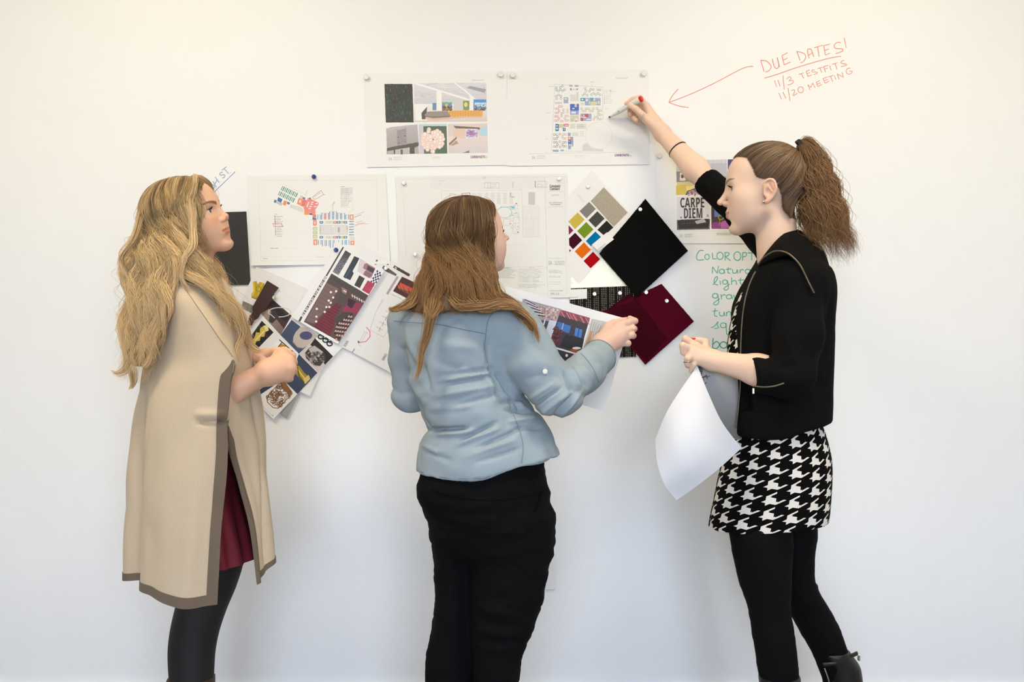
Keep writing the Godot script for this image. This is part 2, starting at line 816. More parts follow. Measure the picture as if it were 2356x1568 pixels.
# ---------------------------------------------------------------- people: heads and hands
# a head in its own axes (metres; x to the figure's left, y up, z forward, origin between the ear canals)
func add_head(b: Blob, x: Transform3D, ears := true, nose := 0.0, chin := 0.0, smile := 0.0) -> void:
	var B := x.basis.orthonormalized()
	var s := x.basis.x.length()
	var at := func(px: float, py: float, pz: float) -> Vector3: return x * (Vector3(px, py, pz) * 0.001)
	var R := func(a: float, c: float, d: float) -> Vector3: return Vector3(a, c, d) * 0.001 * s
	b.egg(at.call(0, 45, -8), R.call(74, 88, 96), 0.012, B)
	b.egg(at.call(0, 52, 25), R.call(62, 62, 68), 0.03, B)
	b.egg(at.call(0, -12, 36), R.call(60, 72, 53), 0.03, B)
	b.egg(at.call(0, -50, 32), R.call(46, 36, 46), 0.02, B)
	for e: float in [-1.0, 1.0]:
		b.limb(at.call(e * 46, -40, 4), at.call(e * 14, -78, 66), 0.014 * s, 0.012 * s, 0.022)
		b.egg(at.call(e * 39, -5, 52), R.call(23, 22, 27), 0.03, B)
		b.egg(at.call(e * 34, -34, 46), R.call(22, 30, 30), 0.03, B)
		b.limb(at.call(e * 40, 34, 72), at.call(e * 10, 33, 84), 0.009 * s, 0.010 * s, 0.018)
	b.egg(at.call(0, -80 - chin * 0.5, 73 + chin), R.call(19, 13, 16), 0.02, B)
	b.egg(at.call(0, -42, 73), R.call(25, 24, 22), 0.02, B)
	# eye sockets and lids
	for e: float in [-1.0, 1.0]:
		b.egg(at.call(e * 31, 17, 93), R.call(17, 10, 11), 0.014, B, 1)
		b.egg(at.call(e * 31, 17, 73.5), R.call(14.6, 12.5, 13.6), 0.006, B)
		b.egg(at.call(e * 32, 15.8, 88), R.call(13.5, 5.4, 10), 0.003, B, 1)
	# nose
	b.limb(at.call(0, 27, 87), at.call(0, -8 - nose * 0.3, 107 + nose), 0.0066 * s, 0.0076 * s, 0.012)
	b.egg(at.call(0, -12.5 - nose * 0.3, 111 + nose), R.call(8.5, 7.5, 8.5), 0.006, B)
	for e: float in [-1.0, 1.0]:
		b.egg(at.call(e * 11.5, -17, 97), R.call(6.8, 6.5, 10), 0.006, B)
		b.egg(at.call(e * 6, -23.5, 102), R.call(3.6, 3, 4.5), 0.003, B, 1)
	# lips and the line between them
	for e: float in [-1.0, 1.0]:
		b.limb(at.call(e * 22, -45 + smile, 83), at.call(e * 5, -40.5, 94.5), 0.0028 * s, 0.0042 * s, 0.006)
		b.limb(at.call(e * 21, -47 + smile, 83), at.call(e * 4, -50.5, 92), 0.003 * s, 0.005 * s, 0.006)
		b.limb(at.call(e * 24, -46 + smile, 88), at.call(0, -45.2, 102), 0.0012 * s, 0.0014 * s, 0.004, 1.0, Vector3.RIGHT, 1)
	b.egg(at.call(0, -66, 91), R.call(16, 6, 6), 0.014, B, 1)
	if ears:
		for e: float in [-1.0, 1.0]:
			var c := [[72, 8, 4], [75, 22, 6], [80, 31, -4], [83, 28, -17], [83, 10, -23], [79, -8, -17], [75, -20, -6], [72.5, -23, 1]]
			var r := [2.6, 2.8, 3.0, 3.0, 3.0, 3.2, 4.6, 4.0]
			var helix := PackedVector3Array()
			for q in c:
				helix.append(at.call(e * q[0], q[1], q[2]))
			helix = smooth_line(helix, 22)
			for k in 21:
				var f := k / 21.0 * 7.0
				var g := (k + 1) / 21.0 * 7.0
				b.limb(helix[k], helix[k + 1], lerpf(r[int(f)], r[mini(int(f) + 1, 7)], f - int(f)) * 0.001 * s, lerpf(r[mini(int(g), 7)], r[mini(int(g) + 1, 7)], g - int(g)) * 0.001 * s, 0.003)
			b.egg(at.call(e * 73.5, 6, -8), R.call(5, 25, 15), 0.004, B * Basis(Vector3.UP, e * 0.25))
			b.egg(at.call(e * 80, 1, -4), R.call(6, 9, 7), 0.004, B, 1)
			b.limb(at.call(e * 79, 17, -4), at.call(e * 79, 2, -14), 0.0026 * s, 0.0026 * s, 0.004)
			b.egg(at.call(e * 74.5, -1, 5), R.call(3, 6, 3), 0.003, B)


# skin tone by the place on the head: lips, brows, a little more red on cheeks, nose and ears
func tint_head(k: Kit, x: Transform3D, skin: Color, lip: Color, brow: Color, brow_lift := 0.0, smile := 0.0) -> void:
	var inv := x.affine_inverse()
	var red := skin * Color(1.0, 0.80, 0.76)
	for j in k.v.size():
		var q := inv * k.v[j] * 1000.0
		if q.length() > 170.0:
			k.c[j] = skin
			continue
		var ax := absf(q.x)
		var col := skin
		var blush := 0.0
		if q.z > 40.0:
			blush = 0.55 * exp(-(pow((ax - 42.0) / 17.0, 2) + pow((q.y + 14.0) / 16.0, 2)))
			blush += 0.45 * exp(-(pow(ax / 13.0, 2) + pow((q.y + 14.0) / 11.0, 2)))
		elif ax > 76.0 and q.y < 36.0 and q.y > -30.0:
			blush = 0.6
		col = col.lerp(red, clampf(blush, 0.0, 1.0))
		if q.z > 74.0 and ax < 25.0:
			var lift := smile * pow(ax / 24.0, 2.0)
			var up := lift - 45.5 + (6.8 - 4.0 * exp(-pow(ax / 3.0, 2)) * 0.4) * sqrt(maxf(0.0, 1.0 - pow(ax / 24.5, 2)))
			var lo := lift - 46.0 - 9.0 * sqrt(maxf(0.0, 1.0 - pow(ax / 24.0, 2)))
			if q.y < up and q.y > lo:
				col = col.lerp(lip, 0.9)
		if q.z > 45.0 and ax > 9.0 and ax < 53.0:
			var f := (ax - 9.0) / 44.0
			var yb := 31.0 + brow_lift + 8.0 * sin(minf(f * 1.25, 1.0) * PI * 0.62)
			var hw := lerpf(4.2, 1.4, f)
			var d := absf(q.y - yb) / hw
			if d < 1.35:
				col = col.lerp(brow, clampf((1.35 - d) * 2.2, 0.0, 0.88))
		k.c[j] = col


func eyes(x: Transform3D, parent: Node3D, iris: Color, lash: Color, gaze := 0.0) -> void:
	var s := x.basis.x.length()
	var B := x.basis.orthonormalized()
	for e: float in [-1.0, 1.0]:
		var c := x * (Vector3(e * 31, 17, 73) * 0.001)
		var k := ball(c, Vector3.ONE * 0.0131 * s, B, 22, 30)
		var fwd := (B * Vector3(gaze, -0.05, 1)).normalized()
		for j in k.v.size():
			var a := (k.v[j] - c).normalized().angle_to(fwd)
			k.c[j] = Color(0.008, 0.007, 0.007) if a < 0.17 else iris if a < 0.46 else Color(0.72, 0.68, 0.66)
		part("eye", k.mesh(true), mat("eye", Color.WHITE, 0.12, {"vertex_color_use_as_albedo": true}), parent)
		# upper lashes: a fan of short curved hairs on the lid's edge
		var l := Kit.new()
		for n in 15:
			var f := n / 14.0
			var px := lerpf(-12.0, 12.5, f)
			var r := x * (Vector3(e * (31.0 + px), 17.0 + 4.6 * sqrt(maxf(0.0, 1.0 - pow(px / 14.0, 2))) - 0.6, 73.0 + sqrt(maxf(0.0, 196.0 - px * px - 18.0))) * 0.001)
			var out := B * Vector3(e * (px * 0.03), 0.10, 1.0).normalized()
			var tip := r + (out * 0.0085 + B * Vector3(0, 0.0035, 0)) * s
			l.join(tube(PackedVector3Array([r - out * 0.001, r.lerp(tip, 0.5) - B * Vector3(0, 0.0012, 0), tip]), PackedFloat32Array([0.0006, 0.0005, 0.00015]), 4))
		part("eyelashes", l.mesh(), mat("lashes", lash, 0.6), parent)


# a finger as a chain from the knuckle out
func finger(b: Blob, pts: Array, r0: float, r1: float) -> void:
	var m := pts.size()
	for a in m - 1:
		b.limb(pts[a], pts[a + 1], lerpf(r0, r1, float(a) / (m - 1)), lerpf(r0, r1, float(a + 1) / (m - 1)), 0.0022 if a == 0 else 0.0018)


func palm(b: Blob, wrist: Vector3, knuckles: Array, r0: float, r1: float) -> void:
	for q: Vector3 in knuckles:
		b.limb(wrist, q, r0, r1, 0.012)
	for a in knuckles.size() - 1:
		b.limb(knuckles[a], knuckles[a + 1], r1, r1, 0.006)

# ---------------------------------------------------------------- hair
# strands run along a surface between neighbouring guide lines, with waves, and end in fine tips
# o: n, seed, r (radius), amp, wave (length of a wave), spread [root, middle, end], taper, points, dark, light, tip (colours), cut (least share of the length), clump
func strands(guides: Array, o: Dictionary) -> Kit:
	var rng := RandomNumberGenerator.new()
	rng.seed = o.get("seed", 1)
	var k := Kit.new()
	var n: int = o.n
	var pts: int = o.get("points", 22)
	var r: float = o.get("r", 0.0011)
	var amp: float = o.get("amp", 0.004)
	var wave: float = o.get("wave", 0.06)
	var spread: Array = o.get("spread", [0.002, 0.006, 0.010])
	var dark: Color = o.dark
	var light: Color = o.light
	var tip: Color = o.get("tip", light)
	var cut: float = o.get("cut", 0.75)
	var loop: bool = o.get("loop", false)
	var sides: int = o.get("sides", 3)
	var band: float = o.get("band", 9.0)
	var G := guides.size()
	var dense := []
	for g: PackedVector3Array in guides:
		dense.append(smooth_line(g, 40))
	var clump: float = o.get("clump", 0.6)
	var line := PackedVector3Array()
	line.resize(pts)
	var span := float(G if loop else G - 1)
	for s in n:
		var u := rng.randf() * span
		var end := rng.randf_range(cut, 1.0)
		var off := Vector3(rng.randfn(), rng.randfn(), rng.randfn()) * 0.6
		# neighbours gather into locks that wave together
		var lock := floorf(u * band)
		var h1 := sin(lock * 12.9898 + 3.0) * 43758.5453
		h1 -= floorf(h1)
		var h2 := sin(lock * 78.233 + 1.0) * 12543.123
		h2 -= floorf(h2)
		var uc := (lock + 0.2 + 0.6 * h2) / band
		var ph := u * 1.1 + sin(u * 2.3) * 1.2 + (h1 - 0.5) * 1.3 + rng.randf_range(-0.3, 0.3)
		var ph2 := ph + 1.6 + (h2 - 0.5) * 0.8
		var wl := wave * (0.92 + 0.16 * h2) * rng.randf_range(0.97, 1.03)
		var am := amp * (0.5 + h1) * rng.randf_range(0.8, 1.2)
		var ph3 := rng.randf() * TAU
		var frizz: float = o.get("frizz", 0.0) * rng.randf_range(0.3, 1.5)
		var wl3 := rng.randf_range(0.025, 0.055)
		var run := 0.0
		var before := Vector3.ZERO
		for q in pts:
			var t := float(q) / (pts - 1) * end
			var gather := clump * smoothstep(0.15, 0.95, t)
			var uu := clampf(lerpf(u, uc, gather), 0.0, span - 0.0001)
			var g0 := int(uu)
			var f := uu - g0
			var a: PackedVector3Array = dense[g0 % G]
			var b: PackedVector3Array = dense[(g0 + 1) % G]
			var w := t * 39.0
			var i0 := mini(int(w), 38)
			var p := a[i0].lerp(a[i0 + 1], w - i0).lerp(b[i0].lerp(b[i0 + 1], w - i0), f)
			if q > 0:
				run += p.distance_to(before)
			before = p
			var sp: float = lerpf(spread[0], spread[1], t * 2.0) if t < 0.5 else lerpf(spread[1], spread[2], t * 2.0 - 1.0)
			var ramp := smoothstep(0.15, 0.6, t)
			var sx := sin(run / wl * TAU + ph) * am * ramp
			var sy := sin(run / wl * TAU + ph2) * am * 0.8 * ramp
			var fz := sin(run / wl3 * TAU + ph3) * frizz * ramp
			line[q] = p + off * sp * (1.0 - 0.5 * gather) + Vector3(sx + fz, (sy + fz) * 0.3, sy - fz * 0.6)
		var tone := clampf(rng.randf() * 0.35 + 0.65 * h1 + 0.25 * sin(u * 4.7 + 0.6), 0.0, 1.0)
		var col0 := dark.lerp(light, tone)
		var rr := r * rng.randf_range(0.6, 1.35)
		var base := k.v.size()
		var ref := Vector3(0.31, 0.2, 0.93)
		for q in pts:
			var t := float(q) / (pts - 1)
			var d := (line[mini(q + 1, pts - 1)] - line[maxi(q - 1, 0)]).normalized()
			var sv := d.cross(ref).normalized()
			var wv := sv.cross(d)
			var rad := rr * (1.0 - 0.85 * smoothstep(0.7, 1.0, t)) * (0.2 + 0.8 * smoothstep(0.0, 0.14, t))
			var col := col0.lerp(tip.lerp(col0, 0.35), smoothstep(0.25, 0.9, t))
			for e in sides:
				var an := TAU * e / sides
				var dir := sv * cos(an) + wv * sin(an)
				k.v.append(line[q] + dir * rad)
				k.n.append(dir)
				k.c.append(col)
		for q in pts - 1:
			for e in sides:
				var p0 := base + q * sides + e
				var p1 := base + q * sides + (e + 1) % sides
				k.i.append_array(PackedInt32Array([p0, p1, p0 + sides, p1, p1 + sides, p0 + sides]))
	k.u.resize(k.v.size())
	return k


var scalp_rad := PackedFloat32Array()
const SCALP_C := Vector3(0, 0.04, -0.008)


# distance from the middle of the skull to the skin, for directions all round (worked out once on an unscaled head)
func measure_scalp() -> void:
	var b := Blob.new()
	add_head(b, Transform3D(), false)
	b.limb(Vector3(0, -0.05, -0.025), Vector3(0, -0.15, -0.04), 0.052, 0.052, 0.03)
	var all := PackedInt32Array(range(b.typ.size()))
	scalp_rad.resize(33 * 64)
	for a in 33:
		for c in 64:
			var d := scalp_dir(PI * a / 32.0, TAU * c / 64.0)
			var t := 0.05
			for s in 14:
				t -= b.at(SCALP_C + d * t, all) * 0.9
				t = clampf(t, 0.03, 0.18)
			scalp_rad[a * 64 + c] = t


func scalp_dir(th: float, ph: float) -> Vector3:
	return Vector3(sin(th) * sin(ph), cos(th), sin(th) * cos(ph))


# a point on the scalp (head axes) in the direction d, lifted by h
func scalp(d: Vector3, h: float) -> Vector3:
	d = d.normalized()
	var a := acos(clampf(d.y, -1.0, 1.0)) / PI * 32.0
	var c := fposmod(atan2(d.x, d.z), TAU) / TAU * 64.0
	var a0 := mini(int(a), 31)
	var c0 := int(c) % 64
	var c1 := (c0 + 1) % 64
	var fa := a - a0
	var fc := c - floorf(c)
	var r := lerpf(lerpf(scalp_rad[a0 * 64 + c0], scalp_rad[a0 * 64 + c1], fc), lerpf(scalp_rad[a0 * 64 + 64 + c0], scalp_rad[a0 * 64 + 64 + c1], fc), fa)
	return SCALP_C + d * (r + h)


# is a point of the head (head axes, mm) behind the hairline? line: side view of it as (z, y) from the forehead to the nape
func behind_hairline(q: Vector3, line: PackedVector2Array) -> bool:
	return Geometry2D.is_point_in_polygon(Vector2(q.z, q.y), line)


func guide_px(rows: Array) -> Array:
	var out := []
	for q in rows:
		var line := PackedVector3Array()
		for c in q:
			line.append(P(c[0], c[1], c[2]))
		out.append(line)
	return out


# the dense inside of a head of hair: a sheet through the guides, drawn in towards «inside»
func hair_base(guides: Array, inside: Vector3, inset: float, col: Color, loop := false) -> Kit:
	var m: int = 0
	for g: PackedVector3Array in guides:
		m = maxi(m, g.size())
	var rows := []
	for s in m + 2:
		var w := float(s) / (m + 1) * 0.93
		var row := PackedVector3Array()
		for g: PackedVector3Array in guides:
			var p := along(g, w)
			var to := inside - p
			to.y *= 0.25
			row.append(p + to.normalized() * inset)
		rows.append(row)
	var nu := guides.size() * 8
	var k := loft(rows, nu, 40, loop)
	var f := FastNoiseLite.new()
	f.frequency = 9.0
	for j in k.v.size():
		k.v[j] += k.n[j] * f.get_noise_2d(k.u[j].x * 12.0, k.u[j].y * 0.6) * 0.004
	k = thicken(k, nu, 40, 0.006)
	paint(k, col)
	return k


# a guide that leaves a root on the scalp, lies over the skull to «leave» (directions in head axes) and hangs on through places in the photograph
func scalp_guide(hx: Transform3D, root: Vector3, leave: Vector3, lift0: float, lift1: float, tail: Array) -> PackedVector3Array:
	var line := PackedVector3Array()
	var a := root.normalized()
	var b := leave.normalized()
	for s in 5:
		var w := s / 4.0
		line.append(hx * scalp(a.slerp(b, w), lerpf(lift0, lift1, sin(w * PI * 0.5))))
	for c in tail:
		line.append(P(c[0], c[1], c[2]))
	return line


func hair_mat() -> StandardMaterial3D:
	return mat("hair", Color.WHITE, 0.42, {"vertex_color_use_as_albedo": true, "metallic_specular": 0.4})


func varnish() -> StandardMaterial3D:
	return mat("red nail varnish", Color(0.75, 0.09, 0.08), 0.2)

# ---------------------------------------------------------------- clothes
# sections given as they show in the photograph: [py, left px, right px, z of the middle, half depth]
func rows_px(rows: Array) -> Array:
	var out := []
	for r in rows:
		var a := P(r[1], r[0], r[3])
		var b := P(r[2], r[0], r[3])
		out.append([a.y, (a.x + b.x) * 0.5, r[3], (b.x - a.x) * 0.5, r[4]])
	return out


func ring(r: Array, count := 16, shrink := 0.0) -> PackedVector3Array:
	var a := P(r[1], r[0], r[3])
	var b := P(r[2], r[0], r[3])
	var out := PackedVector3Array()
	for g in count:
		var t := TAU * g / count
		out.append(Vector3((a.x + b.x) * 0.5 - cos(t) * ((b.x - a.x) * 0.5 - shrink), a.y, r[3] + sin(t) * (r[4] - shrink)))
	return out


# pushes vertices along their normals: soft noise folds, and drawn folds given as [x0, y0, x1, y1 (photo px), height, width px]
func crumple(k: Kit, amp: float, freq: float, stretch: Vector3, folds := [], seed_ := 4) -> void:
	var f := FastNoiseLite.new()
	f.seed = seed_
	f.frequency = freq
	f.fractal_octaves = 3
	var fl := []
	for o in folds:
		fl.append([Vector2(o[0], o[1]), Vector2(o[2], o[3]), o[4], o[5]])
	for j in k.v.size():
		var p := k.v[j]
		var d := 0.0
		if amp > 0.0:
			var q := p * stretch
			d = f.get_noise_3dv(q)
			d = (absf(d) * 2.0 - 0.35) * amp
		if k.n[j].z > -0.2 and fl.size():
			var zk := FOC / (EYE.z - p.z)
			var s := Vector2(1178.0 + p.x * zk, 784.0 - (p.y - EYE.y) * zk)
			for o in fl:
				var ab: Vector2 = o[1] - o[0]
				var t: float = (s - o[0]).dot(ab) / ab.length_squared()
				if t < -0.15 or t > 1.15:
					continue
				var dist: float = absf((s - o[0]).cross(ab)) / ab.length() / o[3]
				if dist < 2.4:
					d += o[2] * exp(-dist * dist) * smoothstep(-0.15, 0.25, t) * smoothstep(1.15, 0.75, t)
		k.v[j] = p + k.n[j] * d
	k.shade()


func houndstooth() -> ImageTexture:
	var n := 256
	var im := Image.create(n, n, true, Image.FORMAT_RGB8)
	var black := Color(0.035, 0.033, 0.036)
	var cream := Color(0.90, 0.87, 0.83)
	for y in n:
		for x in n:
			var sum := 0.0
			for o in [[0.25, 0.25], [0.75, 0.25], [0.25, 0.75], [0.75, 0.75]]:
				var all := true
				for e in [[-0.26, -0.26], [0.26, -0.26], [-0.26, 0.26], [0.26, 0.26], [0.0, 0.0]]:
					var u: float = (x + o[0]) * 8.0 / n + e[0]
					var v: float = (y + o[1]) * 8.0 / n + e[1]
					var warp := fposmod(u, 8.0) < 4.0
					var weft := fposmod(v, 8.0) < 4.0
					all = all and (warp if fposmod(u + v, 4.0) < 2.0 else weft)
				if all:
					sum += 0.25
			im.set_pixel(x, y, black.lerp(cream, sum))
	im.generate_mipmaps()
	return ImageTexture.create_from_image(im)


# a seam, zip or rim laid along points
func cord(pts: PackedVector3Array, r: float, sides := 6, count := 0) -> Kit:
	var line := smooth_line(pts, count) if count else pts
	return tube(line, even(line.size(), r), sides)

# ---------------------------------------------------------------- person drawing on the wall: ponytail, black jacket, houndstooth dress
const SKIN_R := Color(0.80, 0.555, 0.41)


func head_frame(c: Vector3, s: float, facing: float, yaw: float, pitch: float, roll: float) -> Transform3D:
	var base := Basis(Vector3(0, 0, -facing), Vector3.UP, Vector3(facing, 0, 0))
	return Transform3D((Basis(Vector3.UP, yaw) * base * Basis(Vector3.RIGHT, -pitch) * Basis(Vector3.BACK, roll)).scaled_local(Vector3.ONE * s), c)


func skin_mat() -> StandardMaterial3D:
	var m := mat("skin", Color.WHITE, 0.5, {"vertex_color_use_as_albedo": true, "subsurf_scatter_enabled": true, "subsurf_scatter_strength": 0.12, "metallic_specular": 0.4})
	return relief(m, noise_tex(0.15, 71, 256, 3), 24.0, 0.012)


func paint(k: Kit, c: Color) -> void:
	k.c.resize(k.v.size())
	k.c.fill(c)


# red varnish on the end of a finger
func nail(p: Vector3, dir: Vector3, up: Vector3, r: float, m: Material, parent: Node3D) -> void:
	var z := up.normalized()
	var y := (dir - z * dir.dot(z)).normalized()
	part("fingernail", ball(p, Vector3(r * 0.72, r * 1.0, r * 0.3), Basis(y.cross(z), y, z), 8, 10).mesh(), m, parent)


func person_right() -> void:
	var foot := P(1800, 1848, 0.55)
	foot.y = 0.0
	var t := thing("person", "person with a frizzy brown ponytail, black jacket and houndstooth dress, drawing on the wall", "person", foot)
	var hx := head_frame(Vector3(0.6554, 1.529, 0.52), 1.02, -1.0, -0.235, 0.02, 0.0)
	var hairline := PackedVector2Array([Vector2(150, 160), Vector2(80, 106), Vector2(60, 101), Vector2(40, 92), Vector2(26, 68), Vector2(15, 42), Vector2(2, 31), Vector2(-22, 29), Vector2(-41, -8), Vector2(-48, -36), Vector2(-66, -58), Vector2(-200, -80), Vector2(-200, 200)])
	# --- body
	var hb := Blob.new()
	add_head(hb, hx, true, 1.5, 0.0, 3.5)
	var neck0 := hx * Vector3(0, -0.045, -0.022)
	var neck1 := P(1796, 640, 0.52)
	hb.limb(neck0, neck1, 0.051, 0.056, 0.016, 0.94, Vector3.BACK)
	var body := hb.net(0.0022, AABB(Vector3(0.3, neck1.y + 0.0, 0.2), Vector3(0.7, 0.6, 0.6)))
	tint_head(body, hx, SKIN_R, Color(0.56, 0.25, 0.23), Color(0.16, 0.095, 0.06), 0.5, 3.5)
	var hinv := hx.affine_inverse()
	for j in body.v.size():
		var q := hinv * body.v[j] * 1000.0
		if q.length() < 180.0 and not (absf(q.x) > 70.0 and q.z > -30.0 and q.z < 14.0 and q.y < 40.0) and behind_hairline(q, hairline):
			body.c[j] = Color(0.10, 0.058, 0.032)
	# raised arm and the hand round the marker
	var ra := Blob.new()
	var elbow_r := P(1642, 433, 0.19)
	var wrist_r := P(1525, 308, 0.072)
	ra.limb(elbow_r, elbow_r.lerp(wrist_r, 0.35), 0.0335, 0.0325, 0.02)
	ra.limb(elbow_r.lerp(wrist_r, 0.35), wrist_r, 0.0325, 0.0205, 0.02, 1.15, Vector3(-0.4, -0.6, 0.2))
	var kn := [P(1487, 243, 0.062), P(1489, 252, 0.045), P(1490, 262, 0.032), P(1492, 272, 0.022)]
	palm(ra, wrist_r, kn, 0.020, 0.0105)
	ra.limb(wrist_r, P(1480, 268, 0.082), 0.019, 0.0125, 0.014)
	finger(ra, [kn[0], P(1472, 225, 0.066), P(1456, 228, 0.060), P(1441, 238, 0.052)], 0.0098, 0.0066)
	finger(ra, [kn[1], P(1464, 240, 0.034), P(1449, 252, 0.030), P(1449, 263, 0.036)], 0.0100, 0.0068)
	finger(ra, [kn[2], P(1466, 252, 0.024), P(1451, 263, 0.024), P(1464, 277, 0.034)], 0.0095, 0.0066)
	finger(ra, [kn[3], P(1470, 263, 0.016), P(1457, 272, 0.016), P(1468, 283, 0.024)], 0.0085, 0.006)
	finger(ra, [P(1484, 272, 0.080), P(1476, 263, 0.090), P(1462, 250, 0.092), P(1449, 242, 0.084)], 0.0122, 0.0082)
	var ka := ra.net(0.0028)
	paint(ka, SKIN_R)
	body.join(ka)
	# lowered hand with the sheet
	var lb := Blob.new()
	var elbow_l := P(1815, 866, 0.715)
	var wrist_l := P(1640, 829, 0.63)
	lb.limb(elbow_l, elbow_l.lerp(wrist_l, 0.4), 0.040, 0.036, 0.02)
	lb.limb(elbow_l.lerp(wrist_l, 0.4), wrist_l, 0.036, 0.0235, 0.02, 0.9, Vector3.BACK)
	var kl := [P(1600, 795, 0.615), P(1592, 803, 0.635), P(1592, 815, 0.640), P(1602, 827, 0.640)]
	palm(lb, wrist_l, kl, 0.021, 0.0105)
	lb.limb(wrist_l, P(1622, 800, 0.590), 0.018, 0.011, 0.012)
	finger(lb, [kl[0], P(1577, 779, 0.622), P(1572, 792, 0.605), P(1578, 800, 0.592)], 0.0098, 0.0070)
	finger(lb, [kl[1], P(1571, 794, 0.645), P(1572, 810, 0.640), P(1583, 817, 0.625)], 0.0098, 0.0070)
	finger(lb, [kl[2], P(1582, 824, 0.648), P(1581, 836, 0.640), P(1582, 842, 0.630)], 0.0092, 0.0062)
	finger(lb, [kl[3], P(1596, 838, 0.645), P(1592, 846, 0.640), P(1589, 853, 0.634)], 0.0082, 0.0056)
	finger(lb, [P(1622, 800, 0.588), P(1622, 786, 0.582), P(1609, 783, 0.586), P(1592, 782, 0.594)], 0.0115, 0.0075)
	var kb := lb.net(0.0028)
	paint(kb, SKIN_R)
	body.join(kb)
	# trunk and legs under the clothes, down to the soles
	var tb := Blob.new()
	var near_leg := [[1250, 1697, 1812, 0.585, 0.072], [1330, 1707, 1812, 0.590, 0.068], [1400, 1727, 1812, 0.595, 0.058], [1480, 1739, 1826, 0.60, 0.054], [1560, 1755, 1832, 0.60, 0.046], [1690, 1775, 1838, 0.60, 0.036], [1830, 1760, 1830, 0.60, 0.04]]
	var far_leg := [[1250, 1790, 1868, 0.47, 0.068], [1330, 1800, 1866, 0.46, 0.064], [1400, 1820, 1898, 0.45, 0.056], [1480, 1862, 1940, 0.44, 0.050], [1560, 1898, 1968, 0.43, 0.044], [1690, 1935, 1985, 0.42, 0.034], [1790, 1945, 2000, 0.42, 0.036]]
	tb.stack(rows_px(near_leg), 0.02)
	tb.stack(rows_px(far_leg), 0.02)
	tb.stack(rows_px([[655, 1765, 1840, 0.52, 0.07], [700, 1740, 1880, 0.52, 0.10], [800, 1715, 1875, 0.52, 0.10], [950, 1715, 1868, 0.52, 0.10], [1100, 1710, 1870, 0.52, 0.10], [1170, 1715, 1850, 0.52, 0.09]]), 0.03)
	tb.limb(P(1796, 650, 0.52), P(1798, 598, 0.385), 0.04, 0.036, 0.03)
	tb.limb(P(1798, 598, 0.375), elbow_r, 0.034, 0.030, 0.02)
	tb.limb(P(1796, 650, 0.52), P(1836, 660, 0.64), 0.04, 0.036, 0.03)
	tb.limb(P(1836, 660, 0.64), elbow_l.lerp(wrist_l, 0.1), 0.034, 0.032, 0.02)
	var kt := tb.net(0.011)
	paint(kt, SKIN_R)
	body.join(kt)
	part("body", body.mesh(true), skin_mat(), t)
	eyes(hx, t, Color(0.20, 0.24, 0.25), Color(0.02, 0.014, 0.01), 0.45)
	var red := varnish()
	nail(P(1594, 778.5, 0.600), P(1585, 780, 0.6) - P(1600, 782, 0.6), Vector3(-0.1, 1, 0.35), 0.0072, red, t)
	# --- hair
	var hair_d := Color(0.075, 0.042, 0.022)
	var hair_l := Color(0.205, 0.12, 0.064)
	var hairm := hair_mat()
	var tie := Vector3(0, 0.126, -0.080)
	var td := (tie - SCALP_C).normalized()
	var guides := []
	var rim := []
	for q in 19:
		var ph := PI * q / 18.0
		# the hairline from the middle of the forehead back to the nape, as directions from the skull's middle
		var edge := [Vector2(84, 100), Vector2(66, 97), Vector2(47, 90), Vector2(34, 66), Vector2(24, 40), Vector2(8, 35), Vector2(-17, 36), Vector2(-38, -6), Vector2(-42, -36), Vector2(-60, -58)]
		var f := q / 18.0 * 9.0
		var e0 := mini(int(f), 8)
		var zy: Vector2 = edge[e0].lerp(edge[e0 + 1], f - e0) * 0.001
		# the side-view point lies on the head: find how far out
		var lx := 0.0
		var best := 9.0
		for s in 60:
			var cx := s * 0.0014
			var d := Vector3(cx, zy.y, zy.x) - SCALP_C
			var miss := absf(d.length() - (scalp(d, 0.0) - SCALP_C).length())
			if miss < best:
				best = miss
				lx = cx
		rim.append((Vector3(lx, zy.y, zy.x) - SCALP_C).normalized())
	for side: float in [1.0, -1.0]:
		var lot := []
		for d: Vector3 in rim:
			var d0 := Vector3(d.x * side, d.y, d.z)
			var line := PackedVector3Array()
			for s in 9:
				var w := s / 8.0
				var dd := d0.slerp(td, w)
				# lift off the skull towards the tie
				line.append(hx * (scalp(dd, 0.0015 + 0.0035 * sin(w * PI * 0.5))))
			lot.append(line)
		guides.append(lot)
	var cap := Kit.new()
	for lot: Array in guides:
		cap.join(strands(lot, {"n": 2300, "seed": 5, "points": 11, "r": 0.0010, "amp": 0.0006, "wave": 0.05, "spread": [0.0022, 0.0014, 0.001], "dark": hair_d, "light": hair_l, "cut": 0.97, "clump": 0.0, "band": 6.0}))
		cap.join(strands(lot, {"n": 160, "seed": 8, "points": 11, "r": 0.0004, "amp": 0.003, "wave": 0.06, "spread": [0.005, 0.004, 0.002], "dark": hair_d, "light": hair_l, "cut": 0.3, "band": 6.0}))
	# the ponytail: over the tie, then down in a frizzy mass
	var pony := []
